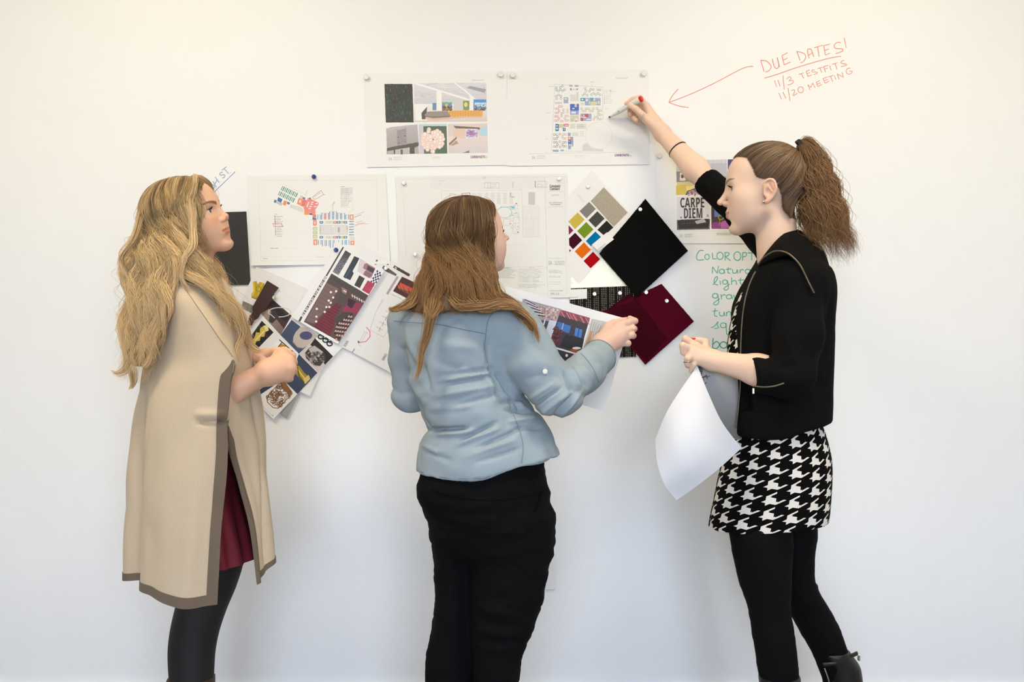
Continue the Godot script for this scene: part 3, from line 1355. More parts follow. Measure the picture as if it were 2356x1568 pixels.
	for q in [
		[[1836, 348, .52], [1840, 352, .53], [1842, 400, .54], [1842, 460, .545], [1848, 520, .55], [1868, 580, .55]],
		[[1836, 346, .55], [1848, 338, .56], [1858, 390, .575], [1864, 460, .585], [1872, 530, .59], [1892, 598, .585]],
		[[1836, 344, .54], [1854, 328, .545], [1878, 365, .57], [1888, 450, .59], [1900, 530, .60], [1922, 606, .59]],
		[[1836, 344, .52], [1862, 324, .52], [1892, 370, .54], [1912, 450, .56], [1928, 530, .57], [1950, 604, .56]],
		[[1836, 344, .51], [1858, 322, .50], [1896, 368, .50], [1926, 450, .51], [1948, 520, .52], [1972, 575, .52]],
		[[1836, 346, .49], [1852, 326, .47], [1890, 375, .45], [1918, 450, .45], [1936, 525, .46], [1960, 596, .47]],
		[[1836, 350, .48], [1844, 345, .45], [1866, 400, .43], [1884, 460, .42], [1900, 530, .43], [1924, 600, .45]]]:
		var line := PackedVector3Array()
		for c in q:
			line.append(P(c[0], c[1], c[2]))
		pony.append(line)
	cap.join(strands(pony, {"n": 3000, "clump": 0.4, "seed": 11, "points": 32, "r": 0.0007, "amp": 0.006, "wave": 0.075, "frizz": 0.0013, "spread": [0.002, 0.009, 0.016], "dark": Color(0.075, 0.038, 0.018), "light": Color(0.26, 0.135, 0.06), "tip": Color(0.24, 0.12, 0.05), "cut": 0.6, "loop": true, "band": 9.0}))
	cap.join(strands(pony, {"n": 420, "clump": 0.0, "seed": 17, "points": 48, "r": 0.00045, "amp": 0.010, "wave": 0.07, "frizz": 0.0025, "spread": [0.004, 0.016, 0.03], "dark": hair_d, "light": Color(0.36, 0.2, 0.1), "cut": 0.6, "loop": true, "band": 40.0}))
	part("hair", cap.mesh(true), hairm, t)
	# elastic round the ponytail
	var el := Kit.new()
	var tp := hx * (tie + Vector3(0, 0.004, -0.004))
	for w in 3:
		var loop := PackedVector3Array()
		for s in 17:
			var a := TAU * s / 16.0
			loop.append(tp + hx.basis * (Vector3(cos(a) * 0.013, sin(a) * 0.015 * 0.62 + (w - 1) * 0.0022, sin(a) * 0.015 * 0.7 - (w - 1) * 0.003)))
		el.join(tube(loop, even(17, 0.0026), 8, false))
	part("hair_tie", el.mesh(), mat("black elastic", Color(0.02, 0.02, 0.022), 0.6), t)
	var steel := mat("polished steel", Color(0.78, 0.76, 0.73), 0.22, {"metallic": 1.0})
	part("earring", ball(hx * Vector3(0.0795, -0.0235, 0.006), Vector3.ONE * 0.0036).mesh(), steel, t)
	# hair elastic worn round the wrist
	var br := PackedVector3Array()
	var bc := elbow_r.lerp(wrist_r, 0.70)
	var bd := (wrist_r - elbow_r).normalized()
	var bx := bd.cross(Vector3.BACK).normalized()
	for s in 25:
		var a := TAU * s / 24.0
		br.append(bc + bx * cos(a) * 0.0295 + bx.cross(bd) * sin(a) * 0.0280)
	part("wrist_band", tube(br, even(25, 0.0019), 8, false).mesh(), mat("dark brown cord", Color(0.10, 0.075, 0.055), 0.6), t)
	var rg := PackedVector3Array()
	for s in 17:
		var a := TAU * s / 16.0
		rg.append(P(1582, 833, 0.642) + Vector3(cos(a) * 0.0088, sin(a) * 0.0015, sin(a) * 0.0088))
	part("finger_ring", tube(rg, even(17, 0.0021), 8, false).mesh(), steel, t)
	# --- dress
	var hound := mat("black and cream houndstooth wool", Color.WHITE, 0.9, {"albedo_texture": houndstooth()})
	var rows := []
	for r in [[640, 1730, 1860, .52, .075], [680, 1704, 1870, .52, .09], [730, 1688, 1875, .52, .10], [780, 1680, 1875, .52, .102], [840, 1678, 1872, .52, .10], [900, 1674, 1872, .52, .10], [950, 1674, 1878, .52, .108], [1000, 1676, 1895, .52, .130], [1050, 1668, 1905, .52, .140], [1100, 1657, 1906, .52, .147], [1150, 1646, 1903, .52, .150], [1190, 1637, 1898, .52, .150]]:
		rows.append(ring(r, 24))
	var hem := ring([1212, 1634, 1893, .52, .149], 24)
	for q in hem.size():
		hem[q].y += (hem[q].x - hem[0].x) * 0.10
	rows.append(hem)
	var nu := 96
	var nv := 96
	var dk := loft(rows, nu, nv, true)
	var girth := 0.0
	for a in nu:
		girth += dk.v[60 * (nu + 1) + a].distance_to(dk.v[60 * (nu + 1) + a + 1])
	var reps := roundf(girth / 0.053)
	for j in dk.v.size():
		var uu := dk.u[j].x * reps
		dk.u[j] = Vector2(uu, -(dk.v[j].y) / 0.0365 - uu * 0.22)
	dk = thicken(dk, nu, nv, 0.004)
	crumple(dk, 0.004, 3.0, Vector3(1, 0.5, 1), [])
	part("dress", dk.mesh(), hound, t)
	# --- jacket
	var knit := mat("black knit", Color(0.062, 0.060, 0.062), 0.92)
	relief(knit, noise_tex(0.12, 21, 256, 3), 30.0, 0.05)
	var jb := Blob.new()
	jb.stack(rows_px([[545, 1768, 1842, .52, .058], [575, 1758, 1856, .52, .066], [600, 1746, 1872, .52, .10], [625, 1733, 1892, .53, .138], [660, 1714, 1902, .53, .148], [700, 1698, 1905, .53, .145], [760, 1690, 1905, .53, .136], [850, 1688, 1902, .53, .132], [950, 1685, 1899, .53, .134], [996, 1680, 1897, .53, .140]]), 0.01, 0, 3.4)
	# sleeves
	jb.limb(P(1815, 640, .44), P(1800, 592, .37), 0.062, 0.056, 0.04)
	jb.limb(P(1800, 592, .37), P(1716, 500, .272), 0.055, 0.046, 0.03)
	jb.limb(P(1716, 500, .272), P(1632, 420, .18), 0.046, 0.040, 0.02)
	jb.limb(P(1632, 420, .18), P(1600, 384, .15), 0.040, 0.039, 0.004)
	jb.limb(P(1826, 640, .58), P(1838, 652, .655), 0.062, 0.060, 0.05)
	jb.limb(P(1838, 652, .655), P(1836, 770, .70), 0.060, 0.056, 0.03)
	jb.limb(P(1836, 770, .70), P(1822, 868, .725), 0.056, 0.052, 0.025)
	jb.limb(P(1822, 868, .725), P(1725, 862, .695), 0.050, 0.0415, 0.02)
	# the sleeves end in straight cuffs
	var cut_r := (wrist_r - elbow_r).normalized()
	jb.slab(P(1626, 415, .175) + cut_r * 0.055, Vector3(0.09, 0.05, 0.09), along_y(cut_r))
	jb.slab(P(1736, 866, .700) + Vector3(-0.05, -0.006, -0.01), Vector3(0.05, 0.09, 0.09), Basis(Vector3.BACK, 0.16))
	# neck opening
	jb.limb(P(1802, 625, .52), P(1778, 520, .52), 0.050, 0.064, 0.004, 1.0, Vector3.RIGHT, 1)
	jb.slab(P(1753, 525, .54), Vector3(0.05, 0.10, 0.105), Basis(Vector3.BACK, -PI / 4))
	var jk := jb.net(0.0065)
	var hem_y := P(1800, 985, .52).y
	for j in jk.v.size():
		var p := jk.v[j]
		var w := 1.0 - smoothstep(hem_y, hem_y + 0.16, p.y)
		if w > 0.0:
			jk.v[j].y += w * (maxf(0.0, p.x - 0.66) * 0.27 - 0.002)
	crumple(jk, 0.004, 5.0, Vector3(1, 0.6, 1), [[1846, 700, 1850, 840, -0.004, 10], [1760, 640, 1770, 900, -0.003, 14], [1800, 760, 1835, 840, 0.004, 9], [1790, 845, 1840, 835, -0.005, 8], [1800, 905, 1890, 880, -0.003, 12]], 9)
	part("jacket", jk.mesh(), knit, t)
	# wide folded collar with its zip
	var cw := []
	for q in [
		[[1746, 604, .44], [1768, 575, .45], [1800, 540, .47], [1822, 528, .52], [1812, 534, .56], [1792, 550, .585], [1770, 575, .59], [1750, 602, .560]],
		[[1738, 618, .40], [1768, 580, .40], [1815, 540, .43], [1848, 536, .52], [1840, 545, .60], [1812, 560, .64], [1784, 572, .635], [1747, 606, .572]],
		[[1738, 640, .375], [1785, 610, .37], [1850, 570, .39], [1888, 570, .52], [1884, 592, .63], [1850, 606, .70], [1806, 580, .680], [1745, 609, .580]],
		[[1745, 660, .365], [1800, 640, .355], [1870, 600, .37], [1903, 610, .52], [1905, 640, .64], [1872, 672, .722], [1822, 590, .700], [1744, 611, .585]]]:
		var line := PackedVector3Array()
		for c in q:
			line.append(P(c[0], c[1], c[2]))
		cw.append(line)
	var ck := loft(cw, 60, 16, false)
	part("collar", thicken(ck, 60, 16, 0.006).mesh(), knit, t)
	var zipm := mat("antique brass zip", Color(0.42, 0.38, 0.32), 0.4, {"metallic": 0.8})
	var cz := PackedVector3Array()
	for c in [[1745, 609, .588], [1754, 596, .608], [1766, 586, .640], [1785, 577, .678], [1810, 581, .702], [1832, 599, .714], [1845, 617, .722], [1861, 650, .732], [1873, 674, .732]]:
		cz.append(P(c[0], c[1], c[2]))
	part("collar_zip", cord(cz, 0.0024, 6, 40).mesh(), zipm, t)
	var fz := PackedVector3Array()
	for c in [[1738, 624], [1725, 652], [1714, 690], [1707, 740], [1704, 800], [1703, 880], [1698, 940], [1694, 984]]:
		fz.append(on_mesh(jk, c[0] + 2.0, c[1]) + Vector3(-0.002, 0, 0.001))
	part("front_zip", cord(fz, 0.0022, 6, 60).mesh(), zipm, t)
	var sz := PackedVector3Array()
	for c in [[1736, 888, .752], [1755, 890, .766], [1780, 888, .774], [1804, 881, .778]]:
		sz.append(P(c[0], c[1], c[2]))
	part("sleeve_zip", cord(sz, 0.0022, 6, 24).mesh(), zipm, t)
	part("zip_pull", block(Vector3(0.0055, 0.014, 0.0025), P(1733.5, 899, .752), 0.001).mesh(), steel, t)
	part("zip_pull", block(Vector3(0.005, 0.020, 0.0025), P(1693, 980, .585), 0.001).mesh(), steel, t)
	# --- leggings and boots
	var lg := Blob.new()
	lg.stack(rows_px([[1170, 1690, 1815, .575, .080], [1225, 1680, 1822, .585, .082], [1270, 1687, 1822, .588, .080], [1330, 1699, 1819, .590, .074], [1400, 1722, 1818, .595, .063], [1480, 1735, 1830, .60, .059], [1560, 1748, 1838, .60, .050], [1640, 1764, 1842, .60, .042]]), 0.012)
	lg.stack(rows_px([[1170, 1770, 1870, .48, .076], [1225, 1780, 1878, .47, .076], [1270, 1786, 1871, .465, .074], [1330, 1795, 1872, .46, .068], [1365, 1802, 1887, .457, .064], [1400, 1814, 1908, .45, .061], [1440, 1834, 1930, .445, .057], [1500, 1868, 1951, .44, .052], [1560, 1892, 1968, .43, .048], [1640, 1910, 1985, .425, .042]]), 0.012)
	var lk := lg.net(0.008)
	crumple(lk, 0.0015, 6.0, Vector3(1, 3, 1), [[1716, 1372, 1738, 1366, 0.003, 4], [1724, 1394, 1745, 1388, 0.003, 4], [1855, 1352, 1885, 1346, 0.003, 4]], 3)
	part("leggings", lk.mesh(), mat("black leggings", Color(0.050, 0.052, 0.055), 0.85), t)
	var leather := mat("black boot leather", Color(0.045, 0.045, 0.048), 0.45)
	for e in 2:
		var bb := Blob.new()
		if e == 0:
			bb.stack(rows_px([[1548, 1745, 1840, .60, .052], [1580, 1750, 1842, .60, .050], [1680, 1768, 1842, .60, .041], [1770, 1772, 1836, .60, .038], [1835, 1752, 1836, .60, .042]]), 0.02)
			bb.limb(P(1800, 1826, .60), P(1690, 1836, .585), 0.038, 0.026, 0.03, 1.1, Vector3.BACK)
		else:
			bb.stack(rows_px([[1493, 1868, 1953, .44, .056], [1530, 1888, 1977, .435, .055], [1580, 1900, 1985, .43, .052], [1660, 1920, 1996, .425, .044], [1740, 1935, 1998, .42, .039], [1775, 1930, 2000, .42, .040]]), 0.02)
			bb.limb(P(1970, 1775, .42), P(1880, 1786, .41), 0.037, 0.026, 0.03, 1.1, Vector3.BACK)
		var bk := bb.net(0.007)
		for q in bk.v.size():
			bk.v[q].y = maxf(bk.v[q].y, 0.012)
		bk.shade()
		var bt := part("boot", bk.mesh(), leather, t)
		var mid := bk_mid(bk)
		part("boot_sole", block(Vector3(0.15, 0.013, 0.07), Vector3(mid.x, 0.0065, mid.z), 0.003).mesh(), mat("black rubber", Color(0.03, 0.03, 0.03), 0.8), bt)
		if e == 1:
			var st := PackedVector3Array()
			for c in [[1893, 1528, .483], [1925, 1524, .49], [1950, 1512, .48], [1972, 1502, .455]]:
				st.append(P(c[0], c[1], c[2]))
			part("boot_cuff", tube(smooth_line(st, 20), even(20, 0.006), 6, true, 0.5, Vector3.BACK).mesh(), leather, bt)
			part("boot_buckle", block(Vector3(0.006, 0.016, 0.006), P(1976, 1512, .44), 0.001).mesh(), steel, bt)
			part("boot_zip", cord(PackedVector3Array([P(1897, 1536, .48), P(1903, 1552, .482), P(1908, 1568, .482), P(1915, 1600, .478)]), 0.0018, 6, 16).mesh(), steel, bt)


func bk_mid(k: Kit) -> Vector3:
	var s := Vector3.ZERO
	var n := 0
	for p in k.v:
		if p.y < 0.03:
			s += p
			n += 1
	return s / maxi(n, 1)

# ---------------------------------------------------------------- person seen from behind: denim shirt, black trousers
const SKIN_M := Color(0.76, 0.50, 0.385)


func denim() -> StandardMaterial3D:
	if mats.has("washed denim"):
		return mats["washed denim"]
	# chambray weave: pale threads across blue ones, with slubs
	var n := 256
	var im := Image.create(n, n, true, Image.FORMAT_RGB8)
	var rng := RandomNumberGenerator.new()
	rng.seed = 77
	var f := FastNoiseLite.new()
	f.frequency = 0.02
	var warp := []
	var weft := []
	for a in 128:
		warp.append(rng.randf_range(-0.006, 0.006))
		weft.append(rng.randf_range(-0.008, 0.008))
	for y in n:
		for x in n:
			var up := (x / 2 + y / 2) % 2 == 0
			var v: float = warp[x / 2] + weft[y / 2] + rng.randf_range(-0.025, 0.025)
			var c := Color(0.555, 0.62, 0.655) if up else Color(0.645, 0.69, 0.715)
			im.set_pixel(x, y, Color(c.r + v, c.g + v, c.b + v))
	im.generate_mipmaps()
	var m := mat("washed denim", Color.WHITE, 0.88, {"albedo_texture": ImageTexture.create_from_image(im)})
	m.uv1_triplanar = true
	m.uv1_scale = Vector3.ONE * 11.0
	return m


func person_middle() -> void:
	var foot := P(1120, 1848, 0.60)
	foot.y = 0.0
	var t := thing("person", "person seen from behind with long brown hair, light denim shirt and black trousers", "person", foot)
	var hx := head_frame(Vector3(-0.106, 1.4018, 0.55), 0.915, 1.0, 0.44, 0.33, 0.30)
	var hair_d := Color(0.07, 0.037, 0.016)
	var hair_l := Color(0.43, 0.25, 0.11)
	var hb := Blob.new()
	add_head(hb, hx, false, 3.0)
	var neck1 := P(1065, 690, 0.58)
	hb.limb(hx * Vector3(0, -0.045, -0.022), neck1, 0.05, 0.054, 0.02)
	var body := hb.net(0.0025, AABB(Vector3(-0.4, neck1.y, 0.2), Vector3(0.6, 0.6, 0.6)))
	tint_head(body, hx, SKIN_M, Color(0.5, 0.22, 0.18), Color(0.14, 0.08, 0.045))
	var hinv := hx.affine_inverse()
	var hairline := PackedVector2Array([Vector2(150, 160), Vector2(86, 102), Vector2(60, 96), Vector2(44, 86), Vector2(28, 50), Vector2(20, 10), Vector2(0, -20), Vector2(-20, -60), Vector2(-200, -90), Vector2(-200, 200)])
	for j in body.v.size():
		var q := hinv * body.v[j] * 1000.0
		if q.length() < 190.0 and behind_hairline(q, hairline):
			body.c[j] = hair_d
	# hand pinching the corner of the sheet
	var rb := Blob.new()
	var elbow := P(1285, 908, 0.675)
	var wrist := P(1384, 795, 0.445)
	rb.limb(elbow, wrist, 0.036, 0.026, 0.02)
	var kn := [P(1424, 750, 0.425), P(1433, 762, 0.432), P(1430, 776, 0.437), P(1424, 789, 0.437)]
	palm(rb, wrist, kn, 0.025, 0.0125)
	rb.limb(P(1384, 795, 0.445), P(1428, 768, 0.437), 0.023, 0.014, 0.02)
	rb.limb(wrist, P(1398, 752, 0.405), 0.021, 0.013, 0.015)
	finger(rb, [kn[0], P(1447, 741, 0.430), P(1461, 738, 0.412), P(1449, 732, 0.396)], 0.0112, 0.0078)
	finger(rb, [kn[1], P(1456, 755, 0.432), P(1459, 756, 0.408), P(1444, 752, 0.392)], 0.0110, 0.0078)
	finger(rb, [kn[2], P(1454, 770, 0.434), P(1457, 772, 0.412), P(1440, 770, 0.395)], 0.0106, 0.0074)
	finger(rb, [kn[3], P(1445, 789, 0.436), P(1446, 790, 0.416), P(1432, 788, 0.400)], 0.0095, 0.0068)
	finger(rb, [P(1398, 752, 0.402), P(1412, 743, 0.390), P(1428, 739, 0.386), P(1442, 736, 0.384)], 0.0125, 0.0085)
	var kr := rb.net(0.0028)
	paint(kr, SKIN_M)
	body.join(kr)
	# trunk, the other arm and the legs under the clothes
	var tb := Blob.new()
	tb.stack(rows_px([[705, 1000, 1120, .58, .06], [760, 960, 1160, .59, .09], [900, 975, 1180, .60, .10], [1000, 1000, 1230, .60, .10], [1120, 985, 1230, .60, .11], [1200, 1010, 1240, .60, .10]]), 0.02)
	tb.stack(rows_px([[1180, 1015, 1075, .575, .06], [1400, 1012, 1075, .57, .055], [1560, 995, 1075, .565, .05], [1700, 1005, 1070, .56, .042], [1815, 1012, 1068, .56, .035]]), 0.02)
	tb.stack(rows_px([[1180, 1100, 1250, .62, .075], [1400, 1105, 1225, .62, .06], [1560, 1105, 1180, .625, .05], [1700, 1108, 1170, .63, .042], [1840, 1110, 1166, .63, .035]]), 0.02)
	tb.limb(P(1030, 730, .58), P(950, 750, .545), 0.045, 0.04, 0.02)
	tb.limb(P(950, 750, .545), P(955, 900, .50), 0.036, 0.034, 0.02)
	tb.limb(P(955, 900, .50), P(1035, 850, .425), 0.034, 0.024, 0.02)
	tb.limb(P(1100, 730, .59), P(1180, 755, .63), 0.045, 0.04, 0.02)
	tb.limb(P(1180, 755, .64), elbow, 0.036, 0.034, 0.02)
	# the other hand, holding the sheet's far edge
	tb.limb(P(1035, 850, .425), P(1062, 815, .400), 0.026, 0.020, 0.01)
	for f in 4:
		tb.limb(P(1062, 818 - f * 10, .400), P(1078, 800 - f * 9, .385), 0.010, 0.009, 0.002)
	var kt := tb.net(0.009)
	paint(kt, SKIN_M)
	body.join(kt)
	part("body", body.mesh(true), skin_mat(), t)
	eyes(hx, t, Color(0.08, 0.06, 0.04), Color(0.015, 0.01, 0.008))
	# --- shirt
	var dm := denim()
	var sb := Blob.new()
	sb.stack(rows_px([[662, 1015, 1120, .575, .055], [685, 985, 1150, .58, .075], [705, 945, 1180, .59, .095], [740, 928, 1195, .595, .115], [780, 926, 1190, .60, .125], [830, 938, 1186, .60, .13], [900, 955, 1200, .605, .13], [960, 972, 1236, .605, .130], [992, 984, 1252, .605, .132], [1020, 972, 1262, .605, .140], [1060, 962, 1276, .605, .148], [1100, 957, 1290, .605, .152]]), 0.01)
	sb.limb(P(985, 730, .575), P(948, 752, .545), 0.066, 0.058, 0.04)
	sb.limb(P(948, 752, .545), P(950, 902, .50), 0.057, 0.049, 0.03)
	sb.limb(P(950, 902, .50), P(1010, 878, .45), 0.049, 0.042, 0.02)
	sb.limb(P(1140, 740, .60), P(1178, 760, .635), 0.072, 0.068, 0.05)
	sb.limb(P(1178, 760, .635), P(1232, 842, .665), 0.067, 0.060, 0.03)
	sb.limb(P(1232, 842, .665), P(1284, 905, .675), 0.060, 0.055, 0.03)
	sb.limb(P(1284, 905, .675), P(1345, 855, .56), 0.054, 0.048, 0.025)
	sb.limb(P(1345, 855, .56), P(1392, 800, .445), 0.048, 0.043, 0.02)
	var fd := (P(1392, 800, .445) - P(1345, 855, .56)).normalized()
	sb.slab(P(1375, 822, .482) + fd * 0.056, Vector3(0.09, 0.05, 0.09), along_y(fd))
	var sk := sb.net(0.0042)
	# the tail of the shirt: lower at the back, cut away towards the sides, flaring at the right
	var hem_y := P(1100, 1100, .605).y
	for j in sk.v.size():
		var p := sk.v[j]
		var w := 1.0 - smoothstep(hem_y, hem_y + 0.22, p.y)
		if w > 0.0 and p.z < 0.80:
			var s := clampf((p.x + 0.245) / 0.37, 0.0, 1.0)
			sk.v[j].y += w * (0.048 * smoothstep(0.25, 1.0, s) + 0.008 * smoothstep(0.3, 0.0, s) + 0.010)
	crumple(sk, 0.009, 4.2, Vector3(1.0, 1.25, 1.0), [
		[986, 990, 1075, 984, -0.016, 5], [995, 1002, 1090, 992, 0.010, 6], [1060, 1012, 1140, 972, -0.012, 5], [1050, 1024, 1150, 985, 0.008, 6], [1100, 1030, 1200, 985, -0.010, 5], [1080, 1048, 1190, 1010, 0.007, 7], [1100, 1062, 1200, 1030, -0.007, 5],
		[1128, 838, 1150, 905, -0.016, 5], [1140, 850, 1200, 945, -0.014, 5], [1118, 860, 1140, 930, 0.008, 6], [1020, 862, 1135, 848, -0.009, 5], [1010, 885, 1145, 862, -0.010, 5], [1030, 875, 1130, 858, 0.007, 5], [1000, 912, 1150, 885, 0.007, 7], [1040, 935, 1165, 900, -0.008, 5], [990, 940, 1090, 930, 0.006, 8], [1150, 925, 1205, 915, -0.010, 5], [1160, 940, 1225, 950, -0.010, 5], [1170, 968, 1235, 962, 0.009, 6], [1180, 985, 1245, 985, -0.007, 5],
		[1180, 760, 1215, 850, 0.005, 14], [1232, 930, 1290, 892, -0.010, 4], [1222, 915, 1280, 880, 0.006, 5], [1250, 945, 1308, 905, 0.008, 5], [1272, 952, 1322, 905, -0.010, 4], [1290, 950, 1340, 900, 0.008, 4], [1298, 856, 1318, 900, -0.012, 4], [1310, 850, 1334, 895, 0.008, 4], [1322, 845, 1350, 890, -0.010, 4], [1336, 838, 1366, 878, 0.006, 4], [1352, 842, 1375, 880, -0.006, 4],
		[1010, 790, 1110, 800, 0.004, 14], [960, 800, 985, 900, -0.009, 7], [940, 860, 975, 930, 0.007, 8], [930, 790, 965, 860, -0.006, 7], [1118, 775, 1122, 845, -0.006, 5], [970, 1020, 1010, 1045, 0.006, 7], [985, 1040, 1040, 1060, -0.005, 6], [1000, 830, 1060, 850, -0.005, 9]], 12)
	var shirt := part("shirt", sk.mesh(), dm, t)
	# seams: yoke, armhole, side, cuff and hem; each lies on the cloth
	var thread := mat("denim seam", Color(0.48, 0.55, 0.60), 0.9)
	for q in [
		[[905, 738], [960, 742], [1010, 746], [1060, 756], [1118, 768]],
		[[1118, 768], [1122, 740], [1135, 716], [1150, 703]],
		[[1118, 768], [1116, 800], [1122, 835]],
		[[1168, 918], [1180, 950], [1196, 990], [1204, 1030], [1200, 1066]],
		[[1336, 812], [1350, 826], [1366, 850], [1378, 880]]]:
		part("seam", seam_on(sk, q, 0.0010).mesh(), thread, shirt)
	part("cuff_edge", rim_on(sk, P(1375, 822, .482) + fd * 0.0055, fd, 0.0013).mesh(), thread, shirt)
	var hem := PackedVector3Array()
	for px in [966, 990, 1020, 1050, 1090, 1130, 1170, 1205, 1235, 1262]:
		hem.append(lowest(sk, px) + Vector3(0, 0.006, 0.001))
	part("hem", tube(smooth_line(hem, 50), even(50, 0.0016), 6).mesh(), thread, shirt)
	# collar
	var cl := []
	for q in [[[1010, 672, .56], [1030, 668, .61], [1065, 672, .64], [1100, 668, .625], [1128, 664, .58]], [[1000, 690, .56], [1022, 692, .635], [1065, 698, .672], [1110, 692, .655], [1142, 682, .59]], [[996, 704, .565], [1018, 712, .655], [1065, 722, .695], [1116, 712, .68], [1152, 696, .60]]]:
		var line := PackedVector3Array()
		for c in q:
			line.append(P(c[0], c[1], c[2]))
		cl.append(line)
	part("collar", thicken(loft(cl, 40, 10, false), 40, 10, 0.005).mesh(), dm, shirt)
	var bp := on_mesh(sk, 1254, 854)
	part("sleeve_tab", block(Vector3(0.011, 0.020, 0.004), bp + Vector3(0, 0, 0.002), 0.0015, Basis(Vector3.BACK, 0.1)).mesh(), dm, shirt)
	part("button", turned(PackedVector2Array([Vector2(0.0, 0.0), Vector2(0.0058, 0.0), Vector2(0.0062, 0.0018), Vector2(0.0050, 0.0028), Vector2(0.0, 0.0024)]), 16, bp + Vector3(0, 0, 0.0035), Basis(Vector3.RIGHT, PI / 2)).mesh(), mat("pearl button", Color(0.88, 0.87, 0.84), 0.25), shirt)
	# --- trousers
	var pb := Blob.new()
	pb.stack(rows_px([[1040, 990, 1248, .61, .120], [1085, 972, 1254, .61, .130], [1112, 960, 1260, .61, .138], [1130, 958, 1263, .61, .142], [1160, 968, 1268, .61, .138], [1200, 990, 1272, .61, .128], [1240, 996, 1272, .61, .110], [1270, 1010, 1268, .61, .09]]), 0.012)
	pb.stack(rows_px([[1180, 988, 1088, .575, .085], [1250, 996, 1086, .575, .085], [1330, 999, 1086, .572, .078], [1400, 1000, 1088, .57, .072], [1440, 993, 1089, .57, .070], [1500, 981, 1090, .567, .068], [1568, 978, 1090, .565, .066], [1700, 982, 1088, .56, .058], [1822, 990, 1084, .56, .054]]), 0.03)
	pb.stack(rows_px([[1180, 1078, 1272, .62, .108], [1240, 1076, 1272, .62, .105], [1300, 1078, 1264, .62, .098], [1350, 1080, 1255, .62, .092], [1400, 1082, 1243, .62, .085], [1450, 1085, 1226, .62, .078], [1500, 1088, 1205, .622, .072], [1568, 1090, 1191, .625, .068], [1700, 1088, 1184, .63, .060], [1842, 1088, 1180, .63, .056]]), 0.025)
	var pk := pb.net(0.0075)
	crumple(pk, 0.004, 6.0, Vector3(1, 2.6, 1), [[1090, 1228, 1230, 1222, 0.004, 5], [1085, 1275, 1200, 1278, 0.004, 5], [1088, 1300, 1190, 1306, -0.004, 5], [1090, 1400, 1180, 1414, 0.005, 5], [1095, 1425, 1190, 1440, -0.005, 5], [1095, 1450, 1215, 1462, 0.006, 6], [1100, 1470, 1205, 1478, -0.005, 5], [1120, 1495, 1195, 1485, 0.004, 5], [1000, 1145, 1250, 1140, -0.003, 5], [1000, 1235, 1060, 1240, 0.004, 5]], 6)
	var tm := mat("black trouser cloth", Color(0.052, 0.052, 0.056), 0.85)
	var tr := part("trousers", pk.mesh(), tm, t)
	part("pocket_edge", cord(PackedVector3Array([on_mesh(pk, 1246, 1132), on_mesh(pk, 1240, 1155), on_mesh(pk, 1230, 1178)]), 0.0018, 6, 12).mesh(), mat("black seam", Color(0.03, 0.03, 0.032), 0.9), tr)
	part("waistband_seam", seam_on(pk, [[990, 1126], [1040, 1142], [1110, 1150], [1180, 1146], [1255, 1128]], 0.0013).mesh(), mat("black seam", Color.BLACK), tr)
	for q in [[1037, .56, 1822], [1134, .63, 1846]]:
		var fb := Blob.new()
		var a := P(q[0], q[2], q[1])
		a.y = 0.04
		fb.limb(a, a + Vector3(0.05, -0.010, -0.10), 0.038, 0.030, 0.02)
		fb.limb(a + Vector3(0.05, -0.010, -0.10), a + Vector3(0.08, -0.012, -0.15), 0.032, 0.026, 0.02)
		var fk := fb.net(0.008)
		for j in fk.v.size():
			fk.v[j].y = maxf(fk.v[j].y, 0.0)
		part("shoe", fk.mesh(), mat("black shoe leather", Color(0.04, 0.04, 0.042), 0.5), t)
	# --- hair
	var hairm := hair_mat()
	var guides := []
	for q in [
		[Vector3(-.05, .66, .75), Vector3(-.86, .28, .44), [[1131, 598, .60], [1131, 640, .625], [1148, 675, .655], [1186, 703, .70], [1224, 748, .742]]],
		[Vector3(-.05, .85, .52), Vector3(-.98, .12, .20), [[1126, 604, .61], [1133, 640, .63], [1150, 675, .66], [1190, 704, .705], [1228, 750, .745], [1236, 790, .748]]],
		[Vector3(0, .9, .4), Vector3(-.97, -.08, -.22), [[1116, 622, .66], [1132, 675, .695], [1160, 702, .725], [1196, 712, .738]]],
		[Vector3(0, 1, .1), Vector3(-.85, -.15, -.5), [[1098, 632, .685], [1102, 690, .72], [1112, 716, .735]]],
		[Vector3(0, 1, 0), Vector3(-.5, -.2, -.85), [[1064, 632, .695], [1060, 695, .725], [1066, 724, .738]]],
		[Vector3(0, 1, 0), Vector3(-.05, -.2, -1), [[1018, 632, .685], [1006, 695, .715], [992, 738, .735]]],
		[Vector3(0, 1, 0), Vector3(.4, -.15, -.9), [[988, 622, .645], [973, 695, .685], [962, 738, .705]]],
		[Vector3(0, .98, .1), Vector3(.8, -.1, -.6), [[973, 622, .585], [944, 692, .625], [900, 710, .63]]],
		[Vector3(0, .9, .4), Vector3(1, 0, -.1), [[982, 600, .50], [975, 650, .50], [960, 690, .52]]]]:
		guides.append(scalp_guide(hx, q[0], q[1], 0.005, 0.015, q[2]))
	var hk := hair_base(guides, hx * Vector3(0, 0.02, 0), 0.010, hair_d)
	hk.join(strands(guides, {"n": 3400, "seed": 21, "points": 24, "r": 0.0008, "amp": 0.007, "wave": 0.125, "clump": 0.7, "spread": [0.001, 0.005, 0.008], "dark": hair_d, "light": Color(0.155, 0.084, 0.037), "tip": Color(0.36, 0.185, 0.072), "cut": 0.72, "band": 6.0}))
	hk.join(strands(guides, {"n": 160, "seed": 23, "points": 50, "r": 0.00045, "amp": 0.008, "wave": 0.10, "clump": 0.2, "spread": [0.003, 0.010, 0.016], "dark": hair_d, "light": hair_l, "tip": hair_l, "cut": 0.5, "band": 30.0}))
